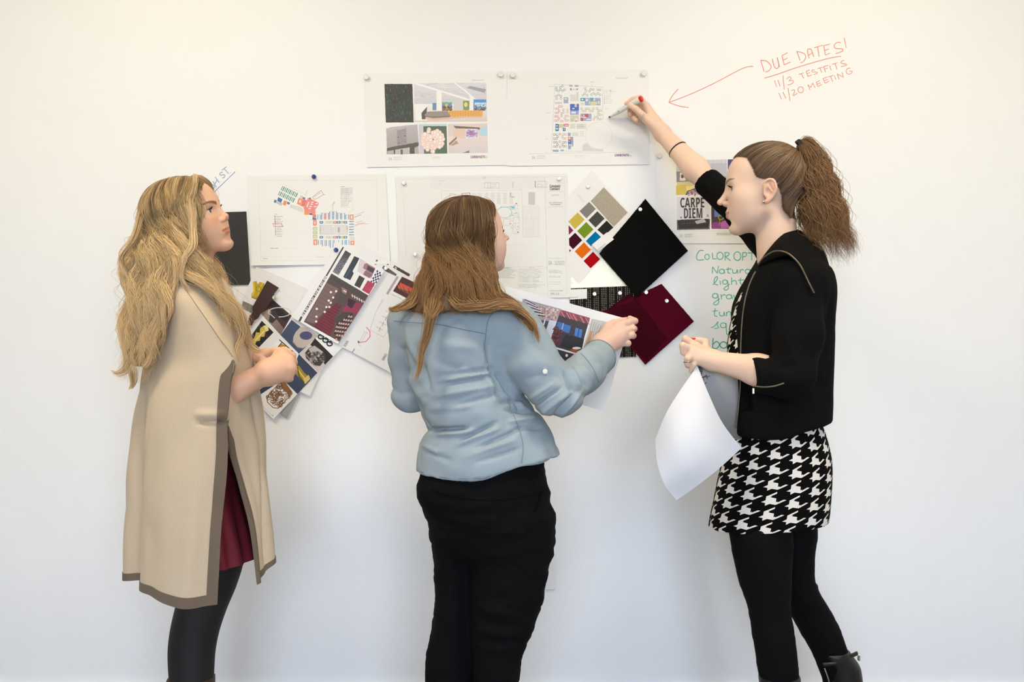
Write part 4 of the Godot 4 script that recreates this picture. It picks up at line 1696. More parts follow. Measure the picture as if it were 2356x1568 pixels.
	# locks of their own: down the back, over both shoulders
	for q in [
		[[[992, 690, .705], [985, 735, .745], [972, 800, .75], [963, 845, .75], [958, 880, .75]], 60, 0.006],
		[[[1000, 690, .705], [990, 740, .745], [975, 800, .75], [966, 830, .75], [962, 862, .75]], 50, 0.005],
		[[[1008, 690, .705], [1000, 715, .735], [988, 728, .745], [975, 700, .74]], 50, 0.006],
		[[[1040, 690, .715], [1060, 708, .735], [1120, 704, .745], [1170, 708, .745], [1205, 712, .73]], 110, 0.007],
		[[[1080, 690, .715], [1110, 712, .742], [1150, 700, .748], [1190, 704, .74], [1215, 735, .74]], 110, 0.007],
		[[[1130, 640, .65], [1150, 690, .70], [1195, 712, .735], [1228, 745, .745], [1240, 790, .745]], 90, 0.006],
		[[[965, 640, .60], [955, 680, .63], [925, 702, .645], [903, 712, .63], [897, 706, .62]], 90, 0.006],
		[[[975, 650, .62], [958, 690, .66], [940, 705, .665], [905, 716, .65]], 60, 0.005]]:
		hk.join(strands(guide_px([q[0], q[0]]), {"n": q[1], "seed": 31 + q[1], "points": 26, "r": 0.0009, "clump": 0.0, "amp": 0.003, "wave": 0.08, "spread": [0.011, q[2], 0.003], "dark": Color(0.2, 0.11, 0.045), "light": Color(0.5, 0.29, 0.125), "cut": 0.8, "band": 1.0}))
	part("hair", hk.mesh(true), hairm, t)


# the point of a mesh nearest to the camera along the ray through a photo pixel (used to lay seams and buttons on cloth)
func on_mesh(k: Kit, px: float, py: float, pixels := 7.0) -> Vector3:
	var best := Vector3(0, 0, -9)
	var s := 0.0
	var sum := Vector3.ZERO
	for j in k.v.size():
		var p := k.v[j]
		if k.n[j].z < 0.05:
			continue
		var zk := FOC / (EYE.z - p.z)
		var dx := 1178.0 + p.x * zk - px
		if absf(dx) > pixels:
			continue
		var dy := 784.0 - (p.y - EYE.y) * zk - py
		if absf(dy) > pixels:
			continue
		if p.z > best.z:
			best = p
	if best.z < -1.0:
		return P(px, py, 0.6) if pixels > 60.0 else on_mesh(k, px, py, pixels * 2.2)
	for j in k.v.size():
		var p := k.v[j]
		if absf(p.z - best.z) > 0.02 or p.distance_to(best) > 0.012:
			continue
		sum += p
		s += 1.0
	var q := P(px, py, (sum / s).z)
	return q


func seam_on(k: Kit, path: Array, r: float) -> Kit:
	var raw := PackedVector3Array()
	for q in path:
		raw.append(Vector3(q[0], q[1], 0))
	var pts := PackedVector3Array()
	for q in smooth_line(raw, 16):
		pts.append(on_mesh(k, q.x, q.y) + Vector3(0, 0, 0.0006))
	return tube(smooth_line(pts, 40), even(40, r), 6, true, 0.6, Vector3.BACK)


# a rolled edge round the rim where a sleeve was cut: vertices within 4 mm of the cutting plane, in order round the axis
func rim_on(k: Kit, at: Vector3, dir: Vector3, r: float) -> Kit:
	var b := along_y(dir)
	var lot := {}
	for j in k.v.size():
		var d := k.v[j] - at
		if absf(d.dot(dir)) < 0.006 and d.length() < 0.09:
			var g := int(fposmod(atan2(d.dot(b.z), d.dot(b.x)), TAU) / TAU * 24.0)
			var w := (d - dir * d.dot(dir)).length()
			if not lot.has(g) or w > (lot[g] as float):
				lot[g] = w
	var pts := PackedVector3Array()
	for g in 25:
		var a := TAU * (g % 24 + 0.5) / 24.0
		var w: float = lot.get(g % 24, 0.043)
		pts.append(at + (b.x * cos(a) + b.z * sin(a)) * w)
	return tube(smooth_line(pts, 72), even(72, r), 6, false)


# the lowest point of a garment's near side in one upright line of the photograph
func lowest(k: Kit, px: float) -> Vector3:
	var best := Vector3(0, 9, 0)
	for j in k.v.size():
		var p := k.v[j]
		if k.n[j].z < 0.25 or p.y > 1.05:
			continue
		if absf(1178.0 + p.x * FOC / (EYE.z - p.z) - px) < 5.0 and p.y < best.y:
			best = p
	return best

# ---------------------------------------------------------------- person in the poncho, looking up at the plans
const SKIN_L := Color(0.73, 0.43, 0.28)


func person_left() -> void:
	var foot := P(450, 1848, 0.60)
	foot.y = 0.0
	var t := thing("person", "person with long wavy blond hair in a beige poncho with taupe trim", "person", foot)
	var hx := head_frame(Vector3(-0.8095, 1.447, 0.58), 0.91, 1.0, -0.22, 0.33, 0.25)
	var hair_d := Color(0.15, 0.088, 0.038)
	var hair_l := Color(0.66, 0.45, 0.22)
	var hb := Blob.new()
	add_head(hb, hx, false, -5.0, 3.0)
	var neck1 := P(448, 660, 0.60)
	hb.limb(hx * Vector3(0, -0.05, -0.022), neck1, 0.047, 0.054, 0.02)
	var body := hb.net(0.0022, AABB(Vector3(-1.2, neck1.y, 0.2), Vector3(0.8, 0.6, 0.8)))
	tint_head(body, hx, SKIN_L, Color(0.60, 0.20, 0.14), Color(0.13, 0.07, 0.035))
	var hinv := hx.affine_inverse()
	var hairline := PackedVector2Array([Vector2(150, 170), Vector2(84, 98), Vector2(56, 92), Vector2(40, 70), Vector2(26, 30), Vector2(18, 0), Vector2(0, -30), Vector2(-20, -60), Vector2(-200, -90), Vector2(-200, 200)])
	for j in body.v.size():
		var q := hinv * body.v[j] * 1000.0
		if q.length() < 180.0 and behind_hairline(q, hairline):
			body.c[j] = hair_d
	# near forearm and fist
	var rb := Blob.new()
	var elbow := P(472, 926, 0.69)
	var wrist := P(617, 856, 0.69)
	rb.limb(elbow, elbow.lerp(wrist, 0.45), 0.035, 0.0315, 0.02)
	rb.limb(elbow.lerp(wrist, 0.45), wrist, 0.0315, 0.0245, 0.02)
	var kn := [P(650, 815, 0.675), P(664, 829, 0.690), P(668, 846, 0.695), P(662, 864, 0.690)]
	palm(rb, wrist, kn, 0.025, 0.013)
	rb.limb(wrist, P(650, 842, 0.685), 0.026, 0.020, 0.02)
	finger(rb, [kn[0], P(671, 818, 0.655), P(664, 822, 0.628), P(648, 826, 0.625)], 0.0118, 0.008)
	finger(rb, [kn[1], P(675, 833, 0.668), P(668, 838, 0.636), P(652, 840, 0.632)], 0.0118, 0.008)
	finger(rb, [kn[2], P(675, 852, 0.672), P(668, 856, 0.640), P(652, 856, 0.636)], 0.0112, 0.008)
	finger(rb, [kn[3], P(667, 870, 0.668), P(660, 872, 0.642), P(648, 870, 0.638)], 0.0100, 0.007)
	finger(rb, [P(628, 832, 0.665), P(638, 815, 0.652), P(652, 806, 0.645), P(664, 808, 0.640)], 0.0125, 0.0082)
	# far forearm and hand, laid in the near one
	var fw := P(578, 834, 0.60)
	rb.limb(P(520, 880, 0.565), fw, 0.034, 0.024, 0.02)
	var kf := [P(612, 812, 0.617), P(610, 822, 0.612), P(610, 832, 0.608), P(612, 842, 0.606)]
	palm(rb, fw, kf, 0.022, 0.0115)
	finger(rb, [kf[0], P(634, 806, 0.632), P(652, 806, 0.628), P(668, 813, 0.626)], 0.0105, 0.0072)
	finger(rb, [kf[1], P(634, 818, 0.622), P(654, 816, 0.616), P(672, 818, 0.618)], 0.0105, 0.0072)
	finger(rb, [kf[2], P(634, 830, 0.614), P(652, 832, 0.608), P(664, 836, 0.612)], 0.0100, 0.0070)
	finger(rb, [kf[3], P(632, 844, 0.610), P(646, 848, 0.606), P(654, 850, 0.610)], 0.0090, 0.0065)
	finger(rb, [P(590, 822, 0.630), P(604, 828, 0.648), P(616, 834, 0.655), P(626, 838, 0.656)], 0.0120, 0.0080)
	var kr := rb.net(0.0028)
	paint(kr, SKIN_L)
	body.join(kr)
	var tb := Blob.new()
	tb.stack(rows_px([[665, 420, 490, .60, .05], [720, 405, 510, .60, .10], [850, 410, 530, .60, .10], [1000, 415, 520, .60, .09], [1150, 425, 510, .60, .08], [1225, 435, 520, .60, .075], [1320, 445, 530, .60, .07]]), 0.02)
	tb.stack(rows_px([[1310, 440, 540, .635, .055], [1400, 420, 510, .64, .055], [1560, 402, 482, .64, .046], [1700, 415, 472, .64, .036], [1840, 420, 470, .64, .032]]), 0.02)
	tb.stack(rows_px([[1310, 440, 540, .555, .055], [1400, 425, 512, .55, .055], [1560, 410, 484, .54, .046], [1700, 422, 474, .54, .036], [1800, 424, 472, .54, .032]]), 0.02)
	tb.limb(P(450, 700, .60), P(440, 740, .70), 0.04, 0.038, 0.03)
	tb.limb(P(440, 740, .70), elbow, 0.036, 0.034, 0.02)
	tb.limb(P(450, 700, .60), P(455, 740, .52), 0.04, 0.038, 0.03)
	tb.limb(P(455, 740, .52), P(520, 880, .565), 0.036, 0.030, 0.02)
	var kt := tb.net(0.010)
	paint(kt, SKIN_L)
	body.join(kt)
	part("body", body.mesh(true), skin_mat(), t)
	eyes(hx, t, Color(0.09, 0.08, 0.06), Color(0.015, 0.01, 0.008))
	nail(P(673, 816, .632), Vector3(1, -0.3, 0), Vector3(0.3, 0.6, 0.6), 0.006, varnish(), t)
	nail(P(676, 822, .630), Vector3(1, -0.3, 0), Vector3(0.4, 0.5, 0.6), 0.006, varnish(), t)
	# --- dress
	var dk := loft([ring([930, 425, 520, .60, .10], 20), ring([1020, 420, 525, .60, .11], 20), ring([1120, 415, 545, .60, .13], 20), ring([1220, 412, 568, .60, .15], 20), ring([1284, 410, 582, .60, .158], 20)], 140, 40, true)
	for j in dk.v.size():
		var w := smoothstep(0.35, 1.0, dk.u[j].y)
		dk.v[j] += dk.n[j] * sin(dk.u[j].x * TAU * 15.0) * 0.008 * w
	dk.shade()
	part("dress", thicken(dk, 140, 40, 0.003).mesh(), mat("burgundy crepe", Color(0.40, 0.025, 0.115), 0.75), t)
	# --- tights and boots
	var lb := Blob.new()
	lb.stack(rows_px([[1262, 445, 545, .63, .062], [1290, 437, 558, .63, .068], [1350, 418, 542, .635, .070], [1400, 404, 521, .64, .065], [1450, 393, 504, .64, .060], [1500, 388, 494, .64, .056], [1568, 392, 490, .64, .052], [1650, 404, 484, .64, .044]]), 0.012)
	lb.stack(rows_px([[1262, 445, 540, .56, .062], [1290, 437, 554, .56, .068], [1350, 424, 540, .555, .068], [1400, 414, 519, .55, .063], [1450, 404, 503, .545, .058], [1500, 398, 493, .54, .054], [1568, 400, 489, .54, .050], [1650, 410, 484, .54, .042]]), 0.012)
	var lk := lb.net(0.008)
	part("tights", lk.mesh(), mat("black tights", Color(0.050, 0.046, 0.047), 0.7), t)
	for q in [[.64, 1848.0], [.54, 1812.0]]:
		var bb := Blob.new()
		var z: float = q[0]
		bb.stack(rows_px([[1556, 384, 494, z, .058], [1640, 396, 488, z, .050], [1740, 408, 478, z, .040], [1800 if z > 0.6 else 1780, 404, 484, z, .042]]), 0.02)
		var a := P(444, q[1], z)
		a.y = 0.04
		bb.limb(a, a + Vector3(0.13, -0.008, -0.01), 0.040, 0.030, 0.03)
		var bk := bb.net(0.008)
		for j in bk.v.size():
			bk.v[j].y = maxf(bk.v[j].y, 0.0)
		part("boot", bk.mesh(), mat("brown boot leather", Color(0.20, 0.115, 0.06), 0.55), t)
	# --- poncho: one sheet from the slit's front edge round the far side and the back to the slit's near edge
	var wool := mat("beige felted wool", Color(0.835, 0.755, 0.65), 0.97, {"rim_enabled": true, "rim": 0.35, "rim_tint": 0.6})
	relief(wool, noise_tex(0.10, 31, 256, 4), 22.0, 0.035)
	wool.albedo_texture = fleck()
	var rows := []
	for r in [
		[[428, 622, .66], [465, 622, .65], [490, 622, .61], [476, 618, .56], [450, 616, .545], [425, 616, .55], [412, 618, .585], [412, 620, .61], [415, 621, .635], [420, 622, .655], [428, 622, .66]],
		[[418, 648, .716], [472, 648, .69], [508, 645, .63], [490, 640, .54], [445, 640, .51], [405, 640, .53], [388, 640, .59], [388, 642, .64], [392, 644, .68], [403, 646, .708], [418, 648, .716]],
		[[443, 690, .758], [500, 690, .712], [536, 690, .63], [520, 690, .52], [450, 690, .47], [395, 690, .50], [370, 690, .59], [368, 690, .665], [384, 690, .72], [410, 690, .75], [443, 690, .758]],
		[[491, 760, .770], [530, 760, .72], [563, 760, .63], [545, 760, .50], [460, 760, .45], [385, 760, .49], [352, 760, .59], [358, 760, .675], [392, 760, .735], [438, 760, .765], [491, 760, .770]],
		[[536, 828, .770], [558, 830, .69], [582, 830, .61], [560, 830, .48], [460, 830, .43], [370, 830, .47], [337, 830, .59], [350, 830, .685], [405, 830, .745], [466, 830, .775], [536, 828, .772]],
		[[532, 880, .720], [560, 885, .67], [592, 885, .60], [570, 885, .47], [460, 885, .42], [360, 885, .46], [325, 885, .60], [343, 885, .675], [374, 885, .745], [452, 885, .782], [531, 880, .778]],
		[[522, 970, .745], [552, 970, .69], [602, 970, .595], [580, 970, .46], [470, 970, .42], [350, 970, .46], [311, 970, .60], [337, 970, .668], [358, 970, .758], [445, 970, .790], [524, 970, .778]],
		[[528, 1045, .715], [560, 1045, .672], [609, 1045, .59], [585, 1045, .455], [475, 1045, .415], [350, 1045, .455], [302, 1045, .60], [335, 1045, .662], [350, 1045, .768], [440, 1045, .798], [524, 1045, .785]],
		[[549, 1120, .692], [578, 1120, .66], [614, 1120, .592], [590, 1120, .45], [478, 1120, .41], [350, 1120, .45], [296, 1120, .60], [333, 1120, .658], [345, 1120, .775], [435, 1120, .805], [519, 1120, .790]],
		[[572, 1215, .692], [594, 1215, .66], [622, 1210, .595], [595, 1210, .45], [480, 1210, .41], [350, 1210, .45], [290, 1210, .60], [332, 1215, .658], [341, 1216, .782], [430, 1220, .810], [509, 1220, .795]],
		[[588, 1344, .70], [606, 1318, .665], [629, 1284, .60], [600, 1284, .455], [480, 1290, .415], [350, 1305, .455], [286, 1333, .60], [331, 1337, .660], [337, 1366, .788], [420, 1398, .818], [500, 1389, .80]]]:
		var line := PackedVector3Array()
		for c in r:
			line.append(P(c[0], c[1], c[2]))
		rows.append(line)
	var nu := 150
	var nv := 200
	var pk := loft(rows, nu, nv, false)
	# soft hanging folds
	for j in pk.v.size():
		var u := pk.u[j].x
		var v := pk.u[j].y
		var w := smoothstep(0.45, 1.0, v)
		pk.v[j] += pk.n[j] * (sin(u * 43.0 + 1.0) * 0.004 + sin(u * 91.0) * 0.002) * w
	pk.shade()
	crumple(pk, 0.006, 2.6, Vector3(1, 0.7, 1), [[455, 972, 520, 968, -0.010, 8], [450, 952, 515, 955, 0.007, 9], [575, 880, 600, 1020, -0.010, 6], [600, 1020, 604, 1290, -0.008, 5]], 14)
	# sew the sheet together along the shoulder
	for b in int(nv * 0.4) + 1:
		var e0 := b * (nu + 1)
		var e1 := e0 + nu
		var mid := (pk.v[e0] + pk.v[e1]) * 0.5
		var nrm := (pk.n[e0] + pk.n[e1]).normalized()
		pk.v[e0] = mid
		pk.v[e1] = mid
		pk.n[e0] = nrm
		pk.n[e1] = nrm
	var po := part("poncho", thicken(pk, nu, nv, 0.006).mesh(), wool, t)
	var tw := mat("taupe felted wool", Color(0.475, 0.415, 0.36), 0.97, {"rim_enabled": true, "rim": 0.35, "rim_tint": 0.6})
	relief(tw, noise_tex(0.10, 31, 256, 4), 22.0, 0.035)
	tw.albedo_texture = fleck()
	var v0 := int(nv * 0.4)
	part("trim", strip(pk, nu, nu - 6, nu, v0, nv, 0.010, 14).mesh(), tw, po)
	part("trim", strip(pk, nu, 0, 7, v0 + 42, nv, 0.010, -10).mesh(), tw, po)
	part("trim", strip(pk, nu, 0, nu, nv - 4, nv, 0.0095).mesh(), tw, po)
	var sm := PackedVector3Array()
	for b in range(int(nv * 0.09), int(nv * 0.4), 4):
		sm.append(pk.v[b * (nu + 1)] + pk.n[b * (nu + 1)] * 0.003)
	part("shoulder_seam", cord(sm, 0.0012, 6, 60).mesh(), mat("seam in the wool", Color(0.62, 0.54, 0.42), 0.95), po)
	# --- hair
	var hairm := hair_mat()
	var front := []
	for q in [
		[Vector3(0, .78, .62), Vector3(.8, .1, .6), [[480, 575, .50], [500, 620, .51], [528, 690, .54], [552, 745, .57]]],
		[Vector3(-.02, .66, .76), Vector3(-.68, .14, .74), [[452, 560, .672], [466, 604, .68], [512, 655, .665], [560, 735, .665], [592, 808, .655]]],
		[Vector3(-.03, .82, .56), Vector3(-.92, -.06, .42), [[440, 577, .70], [456, 622, .712], [498, 672, .725], [540, 735, .722], [566, 800, .702]]],
		[Vector3(-.03, .95, .3), Vector3(-1, -.15, .1), [[424, 592, .718], [432, 628, .73], [462, 652, .744], [500, 690, .759], [536, 760, .755]]]]:
		front.append(scalp_guide(hx, q[0], q[1], 0.006, 0.020, q[2]))
	var back := []
	for q in [
		[Vector3(-.03, 1, .2), Vector3(-1, -.15, -.1), [[408, 590, .722], [400, 635, .738], [390, 690, .763], [376, 750, .768], [362, 820, .768]]],
		[Vector3(-.02, 1, .1), Vector3(-.9, -.15, -.4), [[378, 600, .722], [368, 670, .737], [358, 740, .747], [346, 815, .748], [332, 880, .742]]],
		[Vector3(0, 1, 0), Vector3(-.65, -.15, -.75), [[340, 595, .69], [328, 670, .70], [321, 740, .705], [313, 820, .71], [308, 888, .71]]],
		[Vector3(0, 1, -.1), Vector3(-.3, -.15, -.95), [[311, 580, .64], [302, 655, .645], [297, 735, .655], [290, 815, .66], [296, 882, .67]]],
		[Vector3(0, 1, -.1), Vector3(.1, -.1, -1), [[298, 575, .58], [291, 650, .59], [288, 735, .605], [281, 815, .62], [284, 868, .63]]],
		[Vector3(.02, 1, 0), Vector3(.6, -.1, -.8), [[307, 600, .515], [301, 680, .53], [297, 760, .555], [292, 830, .575]]],
		[Vector3(.03, .95, .2), Vector3(1, 0, .1), [[400, 590, .50], [390, 640, .50], [380, 690, .52]]]]:
		back.append(scalp_guide(hx, q[0], q[1], 0.006, 0.022, q[2]))
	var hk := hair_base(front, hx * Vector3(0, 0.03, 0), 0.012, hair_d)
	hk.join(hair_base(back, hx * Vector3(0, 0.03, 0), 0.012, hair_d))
	for o in [[front, 1800, 41], [back, 3000, 43]]:
		hk.join(strands(o[0], {"n": o[1], "seed": o[2], "points": 28, "r": 0.00078, "amp": 0.011, "wave": 0.14, "clump": 0.75, "spread": [0.0012, 0.006, 0.009], "dark": Color(0.13, 0.078, 0.034), "light": Color(0.68, 0.46, 0.225), "tip": Color(0.98, 0.70, 0.37), "cut": 0.7, "band": 7.0}))
		hk.join(strands(o[0], {"n": 150, "seed": o[2] + 1, "points": 56, "r": 0.00045, "amp": 0.014, "wave": 0.10, "clump": 0.2, "spread": [0.003, 0.014, 0.024], "dark": hair_d, "light": hair_l, "tip": Color(0.75, 0.52, 0.26), "cut": 0.6, "band": 30.0}))
	hk.join(strands([front[3].slice(0, 6), back[0].slice(0, 6)], {"n": 420, "seed": 47, "points": 30, "r": 0.0012, "amp": 0.005, "wave": 0.11, "spread": [0.001, 0.006, 0.008], "dark": hair_d, "light": Color(0.52, 0.33, 0.145), "cut": 0.85, "band": 4.0}))
	# bright locks that stand out
	for q in [
		
		[[[330, 470, .62], [312, 540, .65], [282, 585, .655], [284, 620, .65], [302, 655, .65]], 70],
		[[[545, 720, .72], [560, 770, .72], [545, 800, .735], [552, 835, .73]], 26],
		[[[560, 745, .66], [575, 790, .665], [590, 805, .66], [602, 806, .655]], 34],
		[[[350, 760, .745], [352, 810, .75], [340, 838, .75], [322, 842, .74]], 40],
		[[[300, 830, .68], [288, 850, .68], [272, 858, .675], [256, 852, .67]], 18],
		[[[305, 850, .69], [306, 880, .69], [300, 895, .69]], 40]]:
		hk.join(strands(guide_px([q[0], q[0]]), {"n": q[1], "seed": 51 + q[1], "points": 30, "r": 0.0009, "clump": 0.0, "amp": 0.003, "wave": 0.09, "spread": [0.009, 0.006, 0.003], "dark": Color(0.48, 0.30, 0.13), "light": Color(0.85, 0.62, 0.34), "cut": 0.8, "band": 1.0}))
	var face_lock := scalp_guide(hx, Vector3(-.02, .72, .70), Vector3(-.76, .08, .66), 0.012, 0.026, [[446, 556, .715], [424, 590, .735], [418, 635, .745], [438, 668, .755]])
	hk.join(strands([face_lock, face_lock], {"n": 130, "seed": 61, "points": 34, "r": 0.0008, "clump": 0.0, "amp": 0.003, "wave": 0.12, "spread": [0.004, 0.007, 0.004], "dark": Color(0.42, 0.27, 0.12), "light": Color(0.90, 0.66, 0.38), "cut": 0.8, "band": 1.0}))
	part("hair", hk.mesh(true), hairm, t)


# a band cut from the grid of a loft, standing a little proud of it
func strip(k: Kit, nu: int, a0: int, a1: int, b0: int, b1: int, thick: float, taper := 0) -> Kit:
	var o := Kit.new()
	for b in range(b0, b1 + 1):
		for a in range(a0, a1 + 1):
			var j := b * (nu + 1) + a
			var edge := b * (nu + 1) + (a1 if taper > 0 else a0)
			var w := minf(1.0, float(b - b0 + 1) / absi(taper)) if taper != 0 else 1.0
			o.add(k.v[edge].lerp(k.v[j], w), k.u[j])
			o.n.append(k.n[j])
	var wide := a1 - a0
	for b in b1 - b0:
		for a in wide:
			var q := b * (wide + 1) + a
			o.tri(q, q + 1, q + wide + 1)
			o.tri(q + 1, q + wide + 2, q + wide + 1)
	return thicken(o, wide, b1 - b0, thick)


# pale and dark fibres of felted wool
func fleck() -> NoiseTexture2D:
	if mats.has("wool fleck"):
		return mats["wool fleck"]
	var f := FastNoiseLite.new()
	f.seed = 15
	f.frequency = 0.09
	f.fractal_octaves = 4
	var t := NoiseTexture2D.new()
	t.noise = f
	t.width = 256
	t.height = 256
	t.seamless = true
	var g := Gradient.new()
	g.offsets = PackedFloat32Array([0.15, 0.5, 0.85])
	g.colors = PackedColorArray([Color(0.86, 0.85, 0.83), Color(0.95, 0.95, 0.94), Color(1, 1, 1)])
	t.color_ramp = g
	mats["wool fleck"] = t
	return t

# ---------------------------------------------------------------- flat printing on sheets of paper
# a sheet lies flat on (or near) the wall; its print is drawn in a picture of its own, addressed by where things show in the photograph
class Print:
	var im: Image
	var inv: Transform2D
	var frame: Transform2D
	var ox := 0.0
	var oy := 0.0
	var sc := 1.0
	var rng := RandomNumberGenerator.new()

	func _init(tl: Vector2, tr: Vector2, bl: Vector2, density: float, paper: Color, seed_: int) -> void:
		var w := int(clampf((tr - tl).length() * density, 16, 1600))
		var h := int(clampf((bl - tl).length() * density, 16, 1600))
		im = Image.create(w, h, true, Image.FORMAT_RGB8)
		im.fill(paper)
		frame = Transform2D((tr - tl) / w, (bl - tl) / h, tl)
		inv = frame.affine_inverse()
		rng.seed = seed_

	# further coordinates are those of an enlargement of the photograph
	func from(x: float, y: float, scale: float) -> void:
		ox = x
		oy = y
		sc = 1.0 / scale

	func tx(x: float, y: float) -> Vector2:
		return inv * Vector2(ox + x * sc, oy + y * sc)

	func fill(q: PackedVector2Array, c: Color) -> void:
		var lo := 99999.0
		var hi := -1.0
		for p in q:
			lo = minf(lo, p.y)
			hi = maxf(hi, p.y)
		var n := q.size()
		for y in range(maxi(0, int(lo)), mini(im.get_height() - 1, int(hi)) + 1):
			var xs := []
			var yc := y + 0.5
			for a in n:
				var p := q[a]
				var r := q[(a + 1) % n]
				if (p.y <= yc) != (r.y <= yc):
					xs.append(p.x + (yc - p.y) / (r.y - p.y) * (r.x - p.x))
			xs.sort()
			for a in range(0, xs.size() - 1, 2):
				var x0 := int(round(xs[a]))
				var x1 := int(round(xs[a + 1]))
				if x1 > x0:
					im.fill_rect(Rect2i(x0, y, x1 - x0, 1), c)

	func poly(pts: Array, c: Color) -> void:
		var q := PackedVector2Array()
		for a in range(0, pts.size(), 2):
			q.append(tx(pts[a], pts[a + 1]))
		fill(q, c)

	func rect(x0: float, y0: float, x1: float, y1: float, c: Color) -> void:
		poly([x0, y0, x1, y0, x1, y1, x0, y1], c)

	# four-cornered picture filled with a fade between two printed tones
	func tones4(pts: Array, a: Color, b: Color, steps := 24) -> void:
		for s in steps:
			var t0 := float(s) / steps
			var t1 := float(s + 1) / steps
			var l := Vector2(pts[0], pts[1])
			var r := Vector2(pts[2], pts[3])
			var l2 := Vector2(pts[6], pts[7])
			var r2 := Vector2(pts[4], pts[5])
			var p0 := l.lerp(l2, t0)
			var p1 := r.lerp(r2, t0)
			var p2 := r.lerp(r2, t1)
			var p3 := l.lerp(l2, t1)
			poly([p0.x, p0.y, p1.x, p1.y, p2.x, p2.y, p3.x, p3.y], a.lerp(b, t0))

	func line(pts: Array, w: float, c: Color) -> void:
		for a in range(0, pts.size() - 2, 2):
			var p := tx(pts[a], pts[a + 1])
			var r := tx(pts[a + 2], pts[a + 3])
			var d := r - p
			if d.length() < 0.01:
				continue
			var s := d.normalized().orthogonal() * maxf(w * sc * 0.5 / frame.x.length(), 0.5)
			var e := d.normalized() * s.length() * 0.5
			fill(PackedVector2Array([p + s - e, r + s + e, r - s + e, p - s - e]), c)

	func disc(x: float, y: float, rx: float, ry: float, c: Color, sides := 18) -> void:
		var pts := []
		for a in sides:
			pts.append(x + cos(TAU * a / sides) * rx)
			pts.append(y + sin(TAU * a / sides) * ry)
		poly(pts, c)

	func hoop(x: float, y: float, rx: float, ry: float, w: float, c: Color, sides := 18) -> void:
		var pts := []
		for a in sides + 1:
			pts.append(x + cos(TAU * a / sides) * rx)
			pts.append(y + sin(TAU * a / sides) * ry)
		line(pts, w, c)

	# grain inside a four-cornered area
	func specks(pts: Array, n: int, size: float, a: Color, b: Color) -> void:
		for s in n:
			var u := rng.randf()
			var v := rng.randf()
			var p := Vector2(pts[0], pts[1]).lerp(Vector2(pts[2], pts[3]), u).lerp(Vector2(pts[6], pts[7]).lerp(Vector2(pts[4], pts[5]), u), v)
			var q := tx(p.x, p.y)
			var w := maxi(1, int(size * sc / frame.x.length() * rng.randf_range(0.5, 1.3)))
			im.fill_rect(Rect2i(int(q.x), int(q.y), w, w), a.lerp(b, rng.randf()))

	# small print too small to read
	func greek(x0: float, y0: float, x1: float, y1: float, rows: int, w: float, c: Color) -> void:
		for r in rows:
			var y := lerpf(y0, y1, float(r) / maxi(rows - 1, 1))
			var x := x0
			var stop := lerpf(x0, x1, rng.randf_range(0.6, 1.0))
			while x < stop:
				var l := rng.randf_range(0.02, 0.07) * (x1 - x0)
				line([x, y, minf(x + l, stop), y], w, c)
				x += l + 0.012 * (x1 - x0)

	func texture() -> ImageTexture:
		im.generate_mipmaps()
		return ImageTexture.create_from_image(im)


# a sheet of paper on the wall: corners as they show in the photograph, z of its face, curl of its free edges
func sheet_mesh(tl: Vector2, tr: Vector2, bl: Vector2, z: float, thick: float, curl := 0.003, seed_ := 1) -> Kit:
	var k := Kit.new()
	var nu := 16
	var nv := 12
	var f := FastNoiseLite.new()
	f.seed = seed_
	f.frequency = 0.9
	for b in nv + 1:
		for a in nu + 1:
			var u := float(a) / nu
			var v := float(b) / nv
			var p := tl + (tr - tl) * u + (bl - tl) * v
			var edge := pow(absf(v - 0.35) / 0.65, 3.0) * (0.35 + 0.65 * absf(u * 2.0 - 1.0))
			var lift := curl * (edge + 0.35 * (f.get_noise_2d(u * 1.5, v * 1.5) * 0.5 + 0.5))
			k.add(P(p.x, p.y, 0.0) + Vector3(0, 0, z + lift), Vector2(u, v))
	for b in nv:
		for a in nu:
			var q := b * (nu + 1) + a
			k.tri(q, q + 1, q + nu + 1)
			k.tri(q + 1, q + nu + 2, q + nu + 1)
	k.shade()
	return thicken(k, nu, nv, thick)


func finish_sheet(pr: Print, called: String, label: String, category: String, tl: Vector2, tr: Vector2, bl: Vector2, z: float, group := "", curl := 0.0012) -> MeshInstance3D:
	var m := StandardMaterial3D.new()
	m.resource_name = "printed paper"
	m.albedo_texture = pr.texture()
	m.roughness = 0.6
	m.texture_repeat = false
	return top(called, sheet_mesh(tl, tr, bl, z, 0.0005, curl, int(z * 1e5)).mesh(), m, label, category, group)


# lettering standing a hair above a sheet: box of the words in photo px (left, bottom, width, cap height), turned by angle
func lettering(words: String, left: float, bottom: float, width: float, height: float, angle: float, c: Color, z: float, parent: Node3D, bold := false, face := "Droid Sans") -> void:
	var t := TextMesh.new()
	var f := SystemFont.new()
	f.font_names = PackedStringArray([face])
	f.font_weight = 700 if bold else 400
	t.font = f
	t.text = words
	t.font_size = 40
	t.pixel_size = 0.01
	t.depth = 0.0
	t.curve_step = 2.0
	var box := t.get_aabb()
	var k := EYE.z / FOC
	var sx := width * k / box.size.x
	var sy := height * k / box.size.y
	var o := MeshInstance3D.new()
	o.mesh = t
	o.material_override = mat("ink %s" % c.to_html(), c, 0.7)
	o.name = "lettering"
	parent.add_child(o, true)
	var b := Basis(Vector3.BACK, angle) * Basis.from_scale(Vector3(sx, sy, 1.0))
	var at := P(left, bottom, 0.0)
	at.z = z
	o.transform = Transform3D(b, at - b * Vector3(box.position.x, box.position.y, 0) - origin_of(parent))


